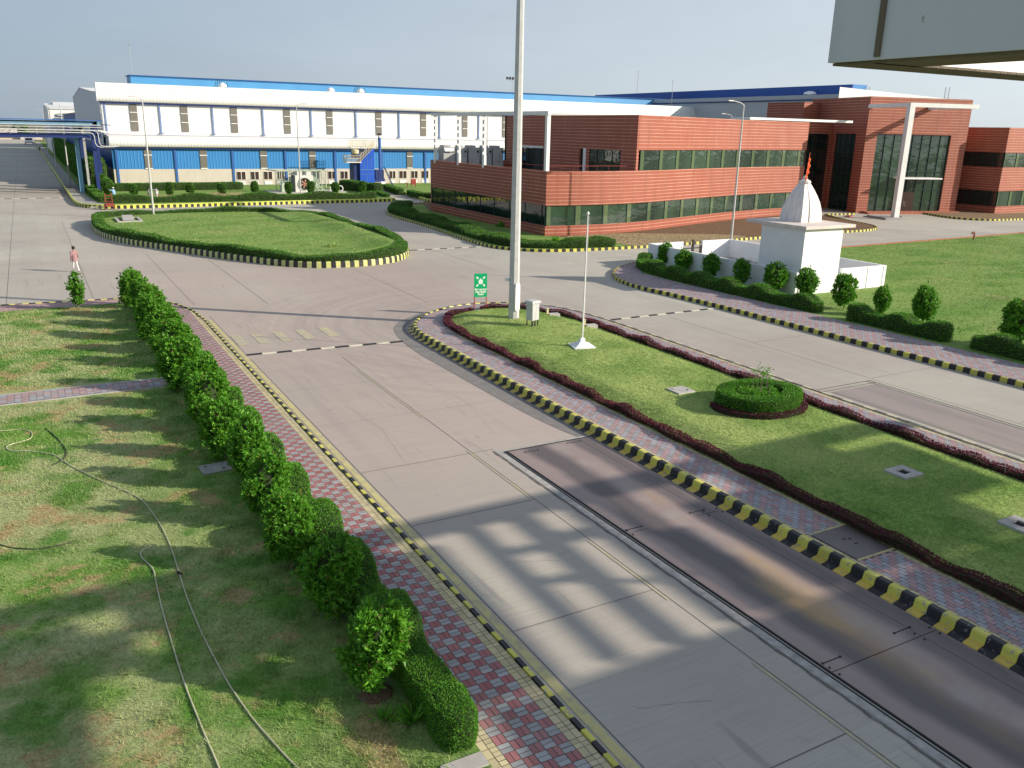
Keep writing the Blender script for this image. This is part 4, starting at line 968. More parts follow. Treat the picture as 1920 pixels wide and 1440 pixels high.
def fh(path, w, h, lab, wave=0.0, seed=70):
    V, Q = hedge_hull(path, w, lambda s, p: h+wave*math.sin(s*0.75), 0.17, 0.4, 0.07, seed)
    o = link('clipped_hedge', foliage_mesh('clipped_hedge', V, Q, 130 if seed != 85 else 40, 0.14 if seed != 85 else .3, 0.45, seed+1, 0.07), ['hedged', 'core']); tag(o, lab, 'hedge')
fh([(8.3, 118.6), (43.8, 118.2)], 1.7, 0.85, 'long wavy hedge behind the kerb in front of the blue factory', 0.22, 71)
fh([(7.6, 150), (7.7, 140), (7.9, 120.5)], 1.3, 0.7, 'hedge beside the pavement of the left road, running back under the pipe rack', 0.0, 73)
fh([(9.0, 300), (9.0, 143)], 2.6, 4.4, 'tall dark hedge added to darken the side of the factory beyond the pipe rack', 0.2, 85)  # hedge put in to darken the strip beside the factory
fh([(10.5, 139.5), (29.5, 139.5)], 1.6, 1.1, 'straight hedge along the foot of the factory wall', 0.0, 75)
fh([(44.6, 136.5), (46.0, 131), (46.6, 125.5)], 1.8, 1.5, 'thick dark hedge left of the blue tower', 0.1, 77)
fh([(47.2, 129), (45.6, 119)], 0.9, 0.5, 'low hedge on the left of the path to the blue tower', 0, 79)
fh([(51.6, 136), (49.9, 124.5)], 1.1, 0.8, 'low hedge on the right of the path to the blue tower', 0, 81)
fh([(50.4, 122.5), (49.9, 116.5), (51.2, 115.8), (60, 116.5)], 1.0, 0.8, 'L-shaped low hedge between the path and the office', 0, 83)
tp = [(.02, .25), (.28, .28), (.48, .7), (.55, 1.2), (.5, 1.6), (.3, 1.85), (.02, 1.9)]
Vh, Qh = blob_hull(tp, 14, 0.05, 9)
TP = [((12.0, 124.5), 'block topiary shrub beside the gardener in blue'), ((16.6, 125.0), 'topiary shrub right of the two gardeners'), ((19.2, 124.8), 'topiary shrub with brushwood on its left side'),
      ((23.4, 125.2), 'topiary shrub among cut branches, left of the egg-shaped ones'), ((28.0, 125.5), 'egg-shaped topiary shrub before the last blank wall bay'), ((33.0, 126.0), 'egg-shaped topiary shrub at the left end of the fan unit'),
      ((36.2, 125.6), 'egg-shaped topiary shrub in front of the big fan'), ((40.0, 126.0), 'egg-shaped topiary shrub right of the fan unit'), ((44.0, 125.4), 'egg-shaped topiary shrub before the dark hedge'),
      ((9.2, 128.5), 'large ragged shrub in the corner behind the handcart'), ((8.9, 136), 'ragged shrub behind the corner shrub, near the pipe rack post'), ((57.8, 117.8), 'shrub at the left edge of the office corner')]
for i, (p, lab) in enumerate(TP):
    s = 1.0 if i < 9 else 1.35
    if i == 0: t0 = make_shrub('topiary_shrub', (Vh, Qh), 150, 0.2, 0.5, lab, 'shrub', (*p, 0.18), 'shrubs on the factory lawn', 'hedged', 97, s, 0.09, 0.05, bushy=False)
    else: copy_thing(t0, (*p, 0.18), i*1.3, lab, (s*random.uniform(.95, 1.1), s*random.uniform(.95, 1.1), s*random.uniform(.9, 1.08)))

# small weeds and tufts
def tuft(label, loc, n, L, r0, mat='grassM', name='weed_tuft'):
    a = rng.uniform(0, 6.28, n); rr_ = rng.uniform(0, r0, n); P = np.stack([rr_*np.cos(a), rr_*np.sin(a), np.zeros(n)], 1)
    N = np.stack([np.cos(a)*.7, np.sin(a)*.7, np.ones(n)*.8], 1); N /= np.linalg.norm(N, axis=1)[:, None]
    LV, LQ = leaves(P, N, L, 0.12, 8, out=1.0, jit=.5, up=.2); o = link(name, npmesh(name, LV, LQ), mat); o.location = loc; tag(o, label, 'weeds'); return o
tuft('tall wild grass tuft beside the near end of the left hedge', (4.75, 11.7, 0.03), 70, 0.5, 0.16, 'shrub')
tuft('green grass tuft between nearest shrub and lawn', (4.35, 11.9, 0.03), 60, 0.36, 0.14, 'shrub')
tuft('scrubby tuft in the middle of the oval lawn', (*G(365, 458, .5), 0.5), 80, 0.6, 0.35)
tuft('scrubby tuft near the right tip of the oval lawn', (*G(622, 462, .5), 0.45), 90, 0.6, 0.45)
tuft('weed growing by the office hedge near the mast', (*G(940, 428), 0.18), 60, 1.0, 0.25, 'shrub')
tuft('weeds on the right part of the office bed', (*G(1042, 455), 0.18), 70, 0.7, 0.3, 'shrub')

# grass blades --------------------------------------------------------------
SLAB = [(3.35, 24.5), (4.33, 24.5), (4.33, 25.35), (3.35, 25.35)]
near = [blades([(-4, 8), (5.3, 8), (5.3, 16), (-4, 16)], 1200, 0.034, 0.017, 0.03, 1, (), 1.2), blades([(-5, 16), (5.3, 16), (5.3, 24), (-5, 24)], 650, 0.038, 0.023, 0.03, 2, (), 1.2),
        blades([(-6, 24), (5.2, 24), (5.2, 34.1), (-6, 34.1)], 330, 0.06, 0.03, 0.03, 3, [SLAB]), blades([(-8, 36.2), (5.0, 36.1), (5.0, 52.3), (-8, 52.5)], 190, 0.07, 0.045, 0.03, 4)]
r_ = np.random.default_rng(77)
def clumps(n, x0, x1, y0, y1, k, h, z=.03, rad_=.12):
    cx = r_.uniform(x0, x1, n); cy = r_.uniform(y0, y1, n); V = []
    for a, b in zip(cx, cy):
        q = r_.normal(size=(k, 2))*rad_; an = r_.uniform(0, 6.28, k); hh = h*r_.uniform(.5, 1.4, k); w0 = .008
        b0 = np.stack([a+q[:, 0], b+q[:, 1], np.full(k, z)], 1); s0 = np.stack([np.cos(an), np.sin(an), np.zeros(k)], 1)*w0; tp_ = b0+np.stack([r_.normal(size=k)*hh*.7, r_.normal(size=k)*hh*.7, hh], 1)
        V.append(np.stack([b0-s0, b0+s0, tp_], 1).reshape(-1, 3))
    return np.concatenate(V)
near += [clumps(260, 2.6, 4.9, 9, 33, 40, .10), clumps(330, -3, 4.5, 9, 26, 26, .075), clumps(200, -3, 4.5, 10, 20, 14, .11, .03, .05)]
grass(near, 'grassL')
SL2 = [[(x-.42, y-.4), (x+.42, y-.4), (x+.42, y+.4), (x-.42, y+.4)] for x, y in (G(1276, 733, .5), G(1694, 888, .5), G(1912, 986, .5))]
GI = [(18.0, 7), (18.0, 36.5)]+[(x+.25 if x < 22 else x-.25, y-.25) for x, y in grs]+[(24.9, 7)]
md = [blades([p for p in GI if True], 10, 0.05, 0.03, 0.235, 5)]
def clip(y0, y1): return [(18.0, y0), (24.9, y0), (24.9, y1), (18.0, y1)]
md = [blades(clip(7, 18), 900, 0.036, 0.022, 0.235, 6, SL2, 1.7, zf=medz), blades(clip(18, 27), 520, 0.04, 0.032, 0.235, 7, SL2, 1.7, zf=medz), blades(clip(27, 36.5), 320, 0.045, 0.042, 0.235, 8, (), 1.7, zf=medz),
      blades([(18.0, 36.5)]+GI[2:-1]+[(24.9, 36.5)], 300, 0.045, 0.042, 0.235, 9, (), 1.7, zf=medz)]
grass(md, 'grassM')
rt = [blades([(40.4, 8), (75, 8), (90, 30), (90, 54.8), (64, 53.6), (51.2, 53.4), (51.2, 38), (40.4, 38)], 34, 0.06, 0.08, 0.19, 10, (), 0.9)]
grass(rt, 'grassF')
ovb = blades([tuple(p) for p in np.array(OV)+normals2(np.array(OV), True)*1.0], 14, 0.06, 0.14, 0.4, 11, (), 0.9, zf=ovz)
grass([ovb], 'grassF')
# ================================================================== BUILDINGS
def offs(pts, d):
    P = np.array(pts, float); return [tuple(q) for q in P-normals2(P)*d]      # to the right of travel
def band(mb, pts, z0, z1, depth, mi=0):
    """wall strip along pts (left to right, facing the viewer's side), depth goes behind"""
    B = [tuple(q) for q in np.array(pts, float)+normals2(np.array(pts, float))*depth]
    for i in range(len(pts)-1):
        a, b, c, d = pts[i], pts[i+1], B[i+1], B[i]
        mb.face([(*a, z0), (*b, z0), (*b, z1), (*a, z1)], mi); mb.face([(*a, z1), (*b, z1), (*c, z1), (*d, z1)], mi)
        mb.face([(*b, z0), (*a, z0), (*d, z0), (*c, z0)], mi); mb.face([(*c, z0), (*d, z0), (*d, z1), (*c, z1)], mi)
    a, d = pts[0], B[0]; mb.face([(*d, z0), (*a, z0), (*a, z1), (*d, z1)], mi); a, d = pts[-1], B[-1]; mb.face([(*a, z0), (*d, z0), (*d, z1), (*a, z1)], mi)
def glazing(parent, pts, z0, z1, inset=0.14, step=3.3, strips=True, glass='gglass', nm='window'):
    gp = [tuple(q) for q in np.array(pts, float)+normals2(np.array(pts, float))*inset]
    P = resample(gp, step); P = np.concatenate([P, [gp[-1]]]) if np.linalg.norm(P[-1]-gp[-1]) > 0.1 else P
    mb = MB(); r = random.Random(len(pts)+int(z0*10))
    for i in range(len(P)-1):
        a, b = P[i], P[i+1]; t = r.uniform(-.012, .012); n = np.array([-(b-a)[1], (b-a)[0]]); n /= np.linalg.norm(n)
        mb.face([(*(a+n*t), z0), (*(b-n*t), z0), (*(b-n*(t-.008)), z1), (*(a+n*(t+.008)), z1)], 0)
    w_ = mb.build(nm, [glass], parent)
    N = normals2(P)
    for i in range(0, len(P)):
        p, n = P[i], N[i]; T = np.array([n[1], -n[0]])
        a = p-n*0.05; mb = MB(); mb.prism([tuple(a-T*.03), tuple(a+T*.03), tuple(p+T*.03), tuple(p-T*.03)], z0, z1)
        mb.build('mullion', ['alum'], parent).parent = w_
    if strips:
        for i in range(0, len(P)-1):
            p, n = P[i], N[i]; T = np.array([n[1], -n[0]]); a = p-n*0.012
            mb = MB(); mb.face([(*(a+T*.08), z0+.02), (*(a+T*.62), z0+.02), (*(a+T*.62), z1-.02), (*(a+T*.08), z1-.02)]); mb.build('column_strip', ['sglass'], parent).parent = w_
    return w_
MT['sglass'] = glass('pale_green_glass_strip', (0.075, 0.115, 0.055), (0.11, 0.155, 0.075), 0.15)

# --- terracotta office ------------------------------------------------------
off = thing('office_building', 'two-storey terracotta clad office with wavy front, green ribbon windows and roof terrace', 'building', (43.3, 70.9, 0))
FC = smooth_path([(43.3, 70.9), (46, 70.6), (49.2, 70.5), (52, 70.75), (54, 71.15), (57, 71.9), (60, 72.95), (65, 74.7), (70.3, 76.5), (74, 77.6), (77.5, 78.4), (82, 79.4), (88, 80.2)], 1)
LF = [(43.3, 98.2), (43.3, 70.9)]
FU = [(54.0, 71.15)]+[p for p in FC if p[0] > 54.3]
UF = [(54.0, 99.0), (54.0, 71.15)]
mb = MB()
for z0, z1 in ((-0.1, 1.12), (3.07, 6.30)): band(mb, FC, z0, z1, 0.3); band(mb, LF, z0, z1, 0.3)
mb.box(88, 88.02, 80.2, 88, -0.1, 11.72); off_low = mb.build('lower_cladding', ['clad'], off)
mb = MB(); band(mb, FU, 8.32, 11.72, 0.3)
band(mb, [(54.0, 71.15), (54.35, 71.25)], 6.3, 8.32, 0.3)
# dark side wall with its openings
yw = [onX(x, 300, 54.0)[0] for x in (1163, 1104, 1098, 1086, 1019, 976)]
segs = [(99.0, yw[5]), (yw[4], yw[3]), (yw[2], yw[1]), (yw[0], 71.4)]
for a, b in segs: band(mb, [(54.0, a), (54.0, b)], 5.3, 8.2, 0.3)
band(mb, [(54.0, 99), (54.0, 71.17)], 8.2, 11.72, 0.3)
mb.build('upper_cladding', ['clad'], off)
glazing(off, FC, 1.12, 3.07); glazing(off, LF, 1.12, 3.07, strips=False, glass='dglass')
glazing(off, FU[1:], 6.3, 8.32, 0.12)
glazing(off, [(54.0, yw[1]), (54.0, yw[0])], 5.3, 8.2, 0.1, 1.4, False, 'gglass'); glazing(off, [(54.0, yw[3]), (54.0, yw[2])], 5.3, 8.2, 0.25, 1.2, False, 'dglass', 'door')
glazing(off, [(54.0, yw[5]), (54.0, yw[4])], 5.3, 8.2, 0.2, 1.5, False, 'dglass')
mb = MB(); mb.box(53.86, 53.98, yw[2]-0.1, yw[2]+0.35, 5.3, 8.25); mb.build('door_frame', ['wframe'], off)
mb = MB(); mb.box(53.80, 53.98, yw[4], yw[5]+1, 8.0, 8.22); mb.build('lintel', ['wframe'], off)
mb = MB(); mb.box(43.6, 53.9, 71.3, 98.0, 5.1, 5.28); mb.build('terrace_floor', ['concg'], off)
mb = MB(); mb.prism([(54.2, 71.6)]+[(x, y+.32) for x, y in FU[2:]]+[(87.8, 99), (54.2, 99)], 11.3, 11.55); mb.build('roof', ['concg'], off)
mb = MB(); mb.box(43.4, 88, 98.2, 98.5, -0.1, 6.3); mb.box(54, 88, 98.6, 99, 6.3, 11.7); mb.build('back_wall', ['clad'], off)
mb = MB()
for y0, y1 in ((71.8, 83),): 
    mb.tube([(44.0, y0, 6.75), (44.0, y1, 6.75)], 0.03, 6); mb.tube([(44, 71.6, 6.75), (53.8, 71.7, 6.75)], 0.03, 6)
for x in np.arange(44, 54, 1.4): mb.tube([(x, 71.65, 6.3), (x, 71.65, 6.75)], 0.02, 5)
mb.build('terrace_railing', ['rust'], off)
# roof terrace frame
fr = thing('terrace_frame', 'white steel frame of four tall posts and a top rail on the office terrace edge', 'frame', (43.42, 71.0, 6.3))
mb = MB(); mb.box(43.25, 43.65, 70.9, 97.9, 11.44, 11.78); mb.box(43.65, 46.5, 97.5, 97.9, 11.46, 11.76); mb.build('top_rail', ['wframe'], fr)
mb = MB(); mb.box(43.26, 43.62, 71.0, 71.4, 6.31, 11.44); mb.build('post', ['wframe'], fr)
for y in (84.2, 90.5, 97.0):
    mb = MB()
    for q in (-.22, .16): mb.box(43.3, 43.55, y+q, y+q+.07, 6.0, 11.44)
    for z in np.arange(6.3, 11.3, .72): mb.box(43.32, 43.53, y-.15, y+.16, z, z+.38)
    mb.box(43.28, 43.57, y-.24, y+.25, 6.0, 7.3); mb.build('post', ['wframe'], fr)
# air handling boxes along the back of the terrace
AC = []
for i, (a, b, lab) in enumerate(((345, 490, 'grey roof unit at the left terrace end with a bright vent lid'), (548, 648, 'grey roof unit behind the second lattice post'),
                                 (672, 808, 'widest grey roof unit, between the second and third lattice posts'), (862, 968, 'grey roof unit behind the third lattice post'), (985, 1118, 'grey roof unit nearest the dark office wall'))):
    x0 = onY(780+a/6.857, 275, 96)[0]; x1 = onY(780+b/6.857, 275, 96)[0]
    t = thing('roof_unit', lab, 'air handling unit', ((x0+x1)/2, 96, 5.28), 0, 'grey boxes on the office terrace')
    mb = MB(); mb.box(x0, x1, 95.8, 97.4, 5.28, 7.85); mb.build('casing', ['gframe'], t, bevel=.04)
    mb = MB(); mb.box(x0+.1, x1-.5, 95.9, 97.2, 7.86, 8.1); mb.build('lid', ['gframe'], t)
    mb = MB(); mb.lathe(x1-.22, 95.78, [(.01, 7.45), (.12, 7.45), (.12, 7.5)], 10); mb.box(x1-.34, x1-.12, 95.76, 95.8, 7.25, 7.5); mb.build('vent', ['dark'], t)
    if i == 0: mb = MB(); mb.face([(x0+.05, 95.5, 7.45), (x1-.3, 95.5, 7.45), (x1-.1, 95.75, 7.75), (x0+.05, 95.75, 7.75)]); mb.box(x0+.05, x1-.3, 95.5, 95.79, 7.38, 7.44); mb.build('vent_lid', ['wframe'], t)
# stair head behind the roof and flat canopy
sx, sz = onY(1508.75, 191.3, 92); sw = onX(1440, 192.5, sx)[0]; sx2 = onY(1533, 191, 92)[0]
mb = MB(); mb.box(sx, sx2+3, 92, sw, 11.5, sz); mb.build('stair_head', ['clad2'], off)
mb = MB(); mb.box(78.5, 96.99, 81.0, 84.5, 11.85, 12.13); mb.box(79, 79.3, 81.3, 81.6, 11.5, 11.85); mb.build('flat_canopy', ['wframe'], off)

def rotmb(mb, ox, oy, a):
    ca, sa = math.cos(a), math.sin(a); mb.V = [(ox+x*ca-y*sa, oy+x*sa+y*ca, z) for x, y, z in mb.V]; return mb
# --- entrance block -------------------------------------------------------
EA = math.atan2(76.1-80.5, 114.6-99.3); EW = math.hypot(15.3, 4.4); EO = (99.3, 80.5)
en = thing('entrance_block', 'tall terracotta entrance block with green glass curtain wall', 'building', (EO[0], EO[1], 0))
def eb(nm, mt, mb, par=None):
    o = rotmb(mb, *EO, EA).build(nm, [mt], en)
    if par: o.parent = par
    return o
def ebox(nm, mt, *b, par=None): mb = MB(); mb.box(*b); return eb(nm, mt, mb, par)
_c = lambda x, y: ((lambda g: ((g[0]-EO[0])*math.cos(EA)+(g[1]-EO[1])*math.sin(EA)))(G(x, y)))
g0, g1, gz, D_ = 1.72, 13.35, 10.55, 14.0
mb = MB(); mb.box(0, g0, 0, .5, -.05, 15.3); mb.box(g1, EW, 0, .5, -.05, 15.3); mb.box(g0, g1, 0, .5, gz, 15.3)
mb.box(0, .4, .5, 2.2, -.05, 15.3); mb.box(0, .4, 7.2, D_, -.05, 15.3); mb.box(0, .4, 2.2, 7.2, 10.5, 15.3); mb.box(EW-.4, EW, .5, D_, -.05, 15.3); mb.box(.4, EW-.4, D_-.4, D_, -.05, 15.3)
eb('walls', 'clad2', mb)
ebox('roof', 'concg', .4, EW-.4, .5, D_-.4, 14.7, 14.9)
mb = MB(); mb.face([(g0, .28, 0), (g1, .28, 0), (g1, .28, gz), (g0, .28, gz)]); cw = eb('curtain_wall', 'gglass', mb)
for i in range(9):
    x = g0+(g1-g0)*i/8; ebox('mullion', 'alum', x-.035, x+.035, .16, .26, 0, gz, par=cw)
for z in (.05, 3.2, 5.6, gz-.1): ebox('transom', 'alum', g0, g1, .17, .25, z, z+.07, par=cw)
mb = MB(); mb.face([(.25, 7.2, 0), (.25, 2.2, 0), (.25, 2.2, 10.5), (.25, 7.2, 10.5)]); sw_ = eb('side_glass', 'dglass', mb)
for y in (3.4, 4.7, 6.0): ebox('mullion', 'alum', .14, .24, y-.04, y+.04, 0, 10.5, par=sw_)
for z in (2.6, 5.2, 7.8): ebox('transom', 'alum', .15, .23, 2.2, 7.2, z, z+.07, par=sw_)
d = ebox('door', 'rdoor', 5.9, 8.9, -.02, .15, .3, 2.9)
for x in (7.3, 7.55): mb = MB(); mb.tube([(x, -.06, .9), (x, -.06, 1.6)], .025, 6); eb('door_handle', 'galv', mb, d)
ebox('door_canopy', 'wframe', 5.2, 11.4, -2.0, .14, 4.72, 4.9)
mb = MB(); mb.box(.9, EW-.2, -1.2, -.01, -.02, .30); mb.box(.9, EW-1.2, -1.6, -1.21, -.02, .15); eb('steps', 'brick', mb)
mb = MB(); mb.box(88.03, 101.5, 88.2, 88.5, -.05, 11.8); mb.build('recess_wall', ['clad2'], en)
mb = MB(); mb.face([(89, 88.18, 0), (101, 88.18, 0), (101, 88.18, 10.4), (89, 88.18, 10.4)]); q = mb.build('recess_glass', ['dglass'], en)
for x in (89.05, 90.8, 92.5, 94.2, 96, 97.8): mb = MB(); mb.box(x-.04, x+.04, 88.06, 88.16, 0, 10.4); mb.build('mullion', ['alum'], en).parent = q
for z in np.arange(.8, 10.4, 1.6): mb = MB(); mb.box(89, 101, 88.08, 88.15, z, z+.06); mb.build('transom', ['alum'], en).parent = q
# white portal frame: column, two top beams
px0, py0 = G(1677, 411); PH = HT(1677, 411, 0, 192.5)
pf = thing('portal_frame', 'tall white angled portal frame with one column before the entrance glass', 'portal', (px0, py0, 0))
mb = MB(); mb.rbox(0, 0, .72, .72, .26, PH-.5, 0); rotmb(mb, px0, py0, EA).build('column', ['wframe'], pf)
def wall_dist():
    dx, dy = EO[0]-px0, EO[1]-py0; return -dx*math.sin(EA)+dy*math.cos(EA)
wd_ = wall_dist(); bl = 9.6
mb = MB(); mb.box(-.36, bl, -.36, .36, PH-.5, PH); mb.box(-.36, .36, .361, wd_-.01, PH-.49, PH-.01); mb.box(bl-.7, bl, .361, wd_-.01, PH-.49, PH-.01); rotmb(mb, px0, py0, EA).build('beam', ['wframe'], pf)
mb = MB(); mb.box(-2.2, 1.0, -1.2, 3.4, 0.0, .13); mb.box(-1.9, .8, -.9, 3.1, .131, .26); rotmb(mb, px0, py0, EA).build('base', ['concg'], pf)
# --- right wing ------------------------------------------------------------
rw = thing('office_wing', 'terracotta office wing at the right edge with two dark ribbon windows', 'building', (118.4, 72.6, 0))
W1 = [(118.4, 79.0), (118.4, 72.6)]; W2 = [(118.4, 72.6), (124, 72.9), (150, 74.0)]
mb = MB()
for z0, z1 in ((-.1, 1.1), (3.2, 6.45), (8.42, 11.76)): band(mb, W1, z0, z1, .3); band(mb, W2, z0, z1, .3)
mb.build('walls', ['clad'], rw)
for z0, z1 in ((1.1, 3.2), (6.45, 8.42)): glazing(rw, W1, z0, z1, .12, 1.6, False, 'dglass'); glazing(rw, W2, z0, z1)
mb = MB(); mb.prism([(118.7, 73), (150, 74.4), (150, 92), (118.7, 92)], 11.3, 11.5); mb.build('roof', ['concg'], rw)
WK = smooth_path([(108.5, 77.0), (106.2, 72.0), (105.9, 69.4), (107, 67.6), (110, 66.2), (125, 65.5)], 2)
kerb(WK, PK_PLAIN, 0.35, ['kblack', 'kyellow'])
mb = MB(); mb.prism([(p[0]+.1, p[1]+.1) for p in WK]+[(125, 72.3), (118.2, 72.3), (118.2, 77.2)], -.02, .17, nobottom=True); build_struct(mb, 'earth_bed', ['earth'])

# --- big factory -------------------------------------------------------------
fa = thing('factory', 'long white and blue corrugated factory hall with two curved eaves', 'factory', (11.9, 150, 0))
X0, X1 = 11.9, 152.0
mb = MB(); mb.box(X0, X1, 150, 150.3, -.1, 2.78); mb.box(X0, X0+.3, 150.3, 230, -.1, 2.78); mb.build('masonry_wall', ['mason'], fa)
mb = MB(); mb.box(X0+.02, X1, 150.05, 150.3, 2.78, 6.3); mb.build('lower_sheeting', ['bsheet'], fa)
mb = MB(); mb.box(X0+.02, X0+.3, 150.3, 155, 2.78, 7.6); mb.box(X0+.02, X0+.3, 155, 230, 2.78, 6.4); mb.build('side_sheeting', ['bsheetY'], fa)
mb = MB(); mb.box(11.35, X1, 155, 155.3, 7.6, 13.2); mb.build('upper_sheeting', ['wsheet'], fa)
mb = MB()
g = [(155, 6.4), (155, 14.4), (169, 14.85), (200, 16.35), (230, 15.0), (230, 6.4)]
mb.face([(11.3, y, z) for y, z in g][::-1]); mb.build('gable', ['wsheetY'], fa)
# curved profiled eaves, real ribs; their shade is also painted in the sheet colour
def eave(x0, x1, y, z0, z1, yt, name):
    n = int((x1-x0)/0.15); xs2 = np.linspace(x0, x1, n+1); pr_ = []
    for a in np.linspace(0, 1, 7):
        ang = a*math.pi/2*0.95; pr_.append((y+.55*(1-math.sin(ang)) if a < 1 else y, z0+.5*(1-math.cos(ang))))
    pr_ = [(y+.35, z0-.02), (y+.12, z0), (y+.02, z0+.15), (y, z0+.45), (y+.02, z0+.9), (yt, z1)]
    V = []; Q = []
    for i, x in enumerate(xs2):
        o_ = 0.045 if (i % 2) else 0.0
        for (yy, zz) in pr_: V.append((x, yy-o_, zz))
    k = len(pr_)
    for i in range(n):
        for j in range(k-1): Q.append((i*k+j, (i+1)*k+j, (i+1)*k+j+1, i*k+j+1))
    V = np.array(V)-np.array([fa.location.x, fa.location.y, fa.location.z]); o = link(name, npmesh(name, V, np.array(Q)), 'eave', fa); return o
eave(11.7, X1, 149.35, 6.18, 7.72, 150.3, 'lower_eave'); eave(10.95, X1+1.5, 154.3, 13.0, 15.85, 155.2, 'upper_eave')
mb = MB(); mb.face([(11.7, 150.3, 7.72), (X1, 150.3, 7.72), (X1, 155, 7.9), (11.7, 155, 7.9)]); mb.face([(11.2, 155.2, 14.42), (X1, 155.2, 14.42), (X1, 169, 14.9), (11.2, 169, 14.9)]); mb.face([(11.2, 169, 14.9), (X1, 169, 14.9), (X1, 200, 16.4), (11.2, 200, 16.4)]); mb.face([(11.2, 200, 16.4), (X1, 200, 16.4), (X1, 230, 15), (11.2, 230, 15)])
mb.build('roof', ['wframe'], fa)
mb = MB(); mb.box(10.9, 11.0, 154.2, 155.3, 13.0, 15.86); mb.box(11.62, 11.69, 149.3, 155, 6.15, 7.7); mb.box(11.5, 11.9, 154.9, 155.0, 7.7, 13); mb.build('eave_end', ['wsheetY'], fa)
mb = MB(); mb.box(17.8, 144.6, 170, 176, 14.8, 17.78); mb.build('roof_monitor', ['bmon'] if 'bmon' in MT else ['bsheet'], fa)
mb = MB(); mb.box(17.5, 144.8, 169.6, 176.3, 17.79, 17.86); mb.build('monitor_cap', ['bsteel'], fa)
mb = MB(); mb.box(11.3, X1, 154.55, 154.98, 12.72, 12.96); mb.box(11.9, X1, 149.6, 150.02, 5.92, 6.14); mb.box(11.3, X1, 154.7, 154.98, 7.85, 7.95); mb.build('dark_line', ['navy'], fa)  # strips under both eaves paint the eave shadow; the third is a blue line
for x in (12.5, 21.2, 30.2, 39.0, 47.75, 56.5, 65.0, 73.7):
    mb = MB(); mb.box(x-.17, x+.17, 149.86, 150.04, 0.0, 6.05); mb.build('lower_column', ['bsteel'], fa)
for x in (11.95, 20.1, 28.4, 36.75, 45.2, 53.5, 61.9, 70.2, 78.6, 87, 95.4):
    mb = MB(); mb.box(x-.12, x+.12, 154.8, 154.99, 8.35, 12.9); mb.box(x-.34, x+.34, 154.7, 154.99, 8.22, 8.35); mb.build('upper_column', ['pblue2'], fa)
for x in (17.1, 25.55, 35.3, 43.7, 52.8, 61.9):
    mb = MB(); mb.box(x-.55, x+.55, 149.93, 150.04, 2.95, 6.0); q = mb.build('louvre_window', ['louvre'], fa); mb = MB(); mb.box(x-.6, x+.6, 149.86, 149.92, 4.9, 5.02); mb.build('window_bar', ['wframe'], fa).parent = q; mb = MB(); mb.box(x-.55, x+.55, 149.88, 149.93, 2.8, 2.95); mb.build('sill', ['wframe'], fa).parent = q
for x in (16.15, 23.9, 31.9, 40.95, 48.6, 57.9, 66.85, 75.6, 84.5):
    mb = MB(); mb.box(x-.55, x+.55, 154.86, 154.99, 8.55, 12.85); q = mb.build('louvre_window', ['louvre'], fa); 
    for zb_ in (10.0, 11.4): mb = MB(); mb.box(x-.57, x+.57, 154.8, 154.85, zb_, zb_+.1); mb.build('window_bar', ['wframe'], fa).parent = q
for a, b in ((20, 95), (145, 215), (262, 335), (385, 458), (842, 905), (955, 1015), (1065, 1120), (1395, 1445), (1483, 1545), (1590, 1645), (1683, 1742), (1780, 1840)):
    x0 = onY(440+a/4.8, 322, 150)[0]; x1 = onY(440+b/4.8, 322, 150)[0]
    mb = MB(); mb.box(x0-.06, x1+.06, 149.93, 149.99, 1.0, 2.4); q = mb.build('small_window', ['wframe'], fa)
    mb = MB(); m_ = (x0+x1)/2; mb.box(x0, m_-.06, 149.9, 149.925, 1.07, 2.33); mb.box(m_+.06, x1, 149.9, 149.925, 1.07, 2.33); mb.build('pane', ['wbrown'] if 'wbrown' in MT else ['wglass'], fa).parent = q
    mb = MB(); mb.box(x0+.05, x1-.05, 149.93, 149.99, .2, .72); mb.build('vent_panel', ['wframe'], fa)
mb = MB(); mb.box(60.9, 152.5, 149.2, 149.21, -1, -.9)
for i, (px, py, lab) in enumerate(((417, 160, 'left'), (620, 169, 'middle'), (676, 171, 'right'))):
    x, z = onY(px, py-1, 166)
    t = thing('roof_ventilator', 'small white dome ventilator on the factory roof, %s of three' % lab, 'ventilator', (x, 166, 16.0))
    mb = MB(); mb.lathe(x, 166, [(.35, 15.9), (.35, z-.4), (.75, z-.3), (.7, z), (.35, z+.3), (.05, z+.38)], 12); mb.build('dome', ['wframe'], t)
    if i != 1: 
        mb = MB()
        for k in range(7): mb.tube([(x-1.4+k*.42, 166.3, 16), (x-1.0+k*.3, 166.3, 17.3+.3*math.sin(k))], .05, 4)
        mb.build('rods', ['black'], t)
# --- second hall, right ----------------------------------------------------
f2 = thing('second_factory', 'second hall with shaded blue fascia and white gable rising behind the entrance block', 'factory', (133, 115, 0))
cx, cz = onY(1575, 163, 115); rx, rz_ = onY(1800, 187, 115); ya = onX(1195, 172, cx+4)[0]
mb = MB(); mb.face([(cx, 115, 0), (rx, 115, 0), (rx, 115, rz_-.1), (cx, 115, cz)]); mb.face([(rx, 115, 0), (rx, 160, 0), (rx, 160, rz_), (rx, 115, rz_-.1)]); mb.build('gable_wall', ['wsheet'], f2)
zb = onX(1438, 206, cx)[1]
zs = onX(1500, 178.5, cx)[1]
mb = MB(); mb.face([(cx, ya, 0), (cx, 115, 0), (cx, 115, zs), (cx, ya, zs)]); mb.build('side_wall', ['gsheetY'], f2)
zg = onX(1500, 188, cx)[1]; mb = MB(); mb.box(cx-.2, cx-.02, 115, ya, zg-.12, zg+.12); mb.build('dark_line', ['navy'], f2)
fx, fz = onY(1599, 158, 122); fx2 = onY(1627, 155, 122)[0]
mb = MB(); mb.box(fx, fx+.3, 122.01, ya+30, zs-1.2, fz); mb.build('fascia', ['bsheetY'], f2)
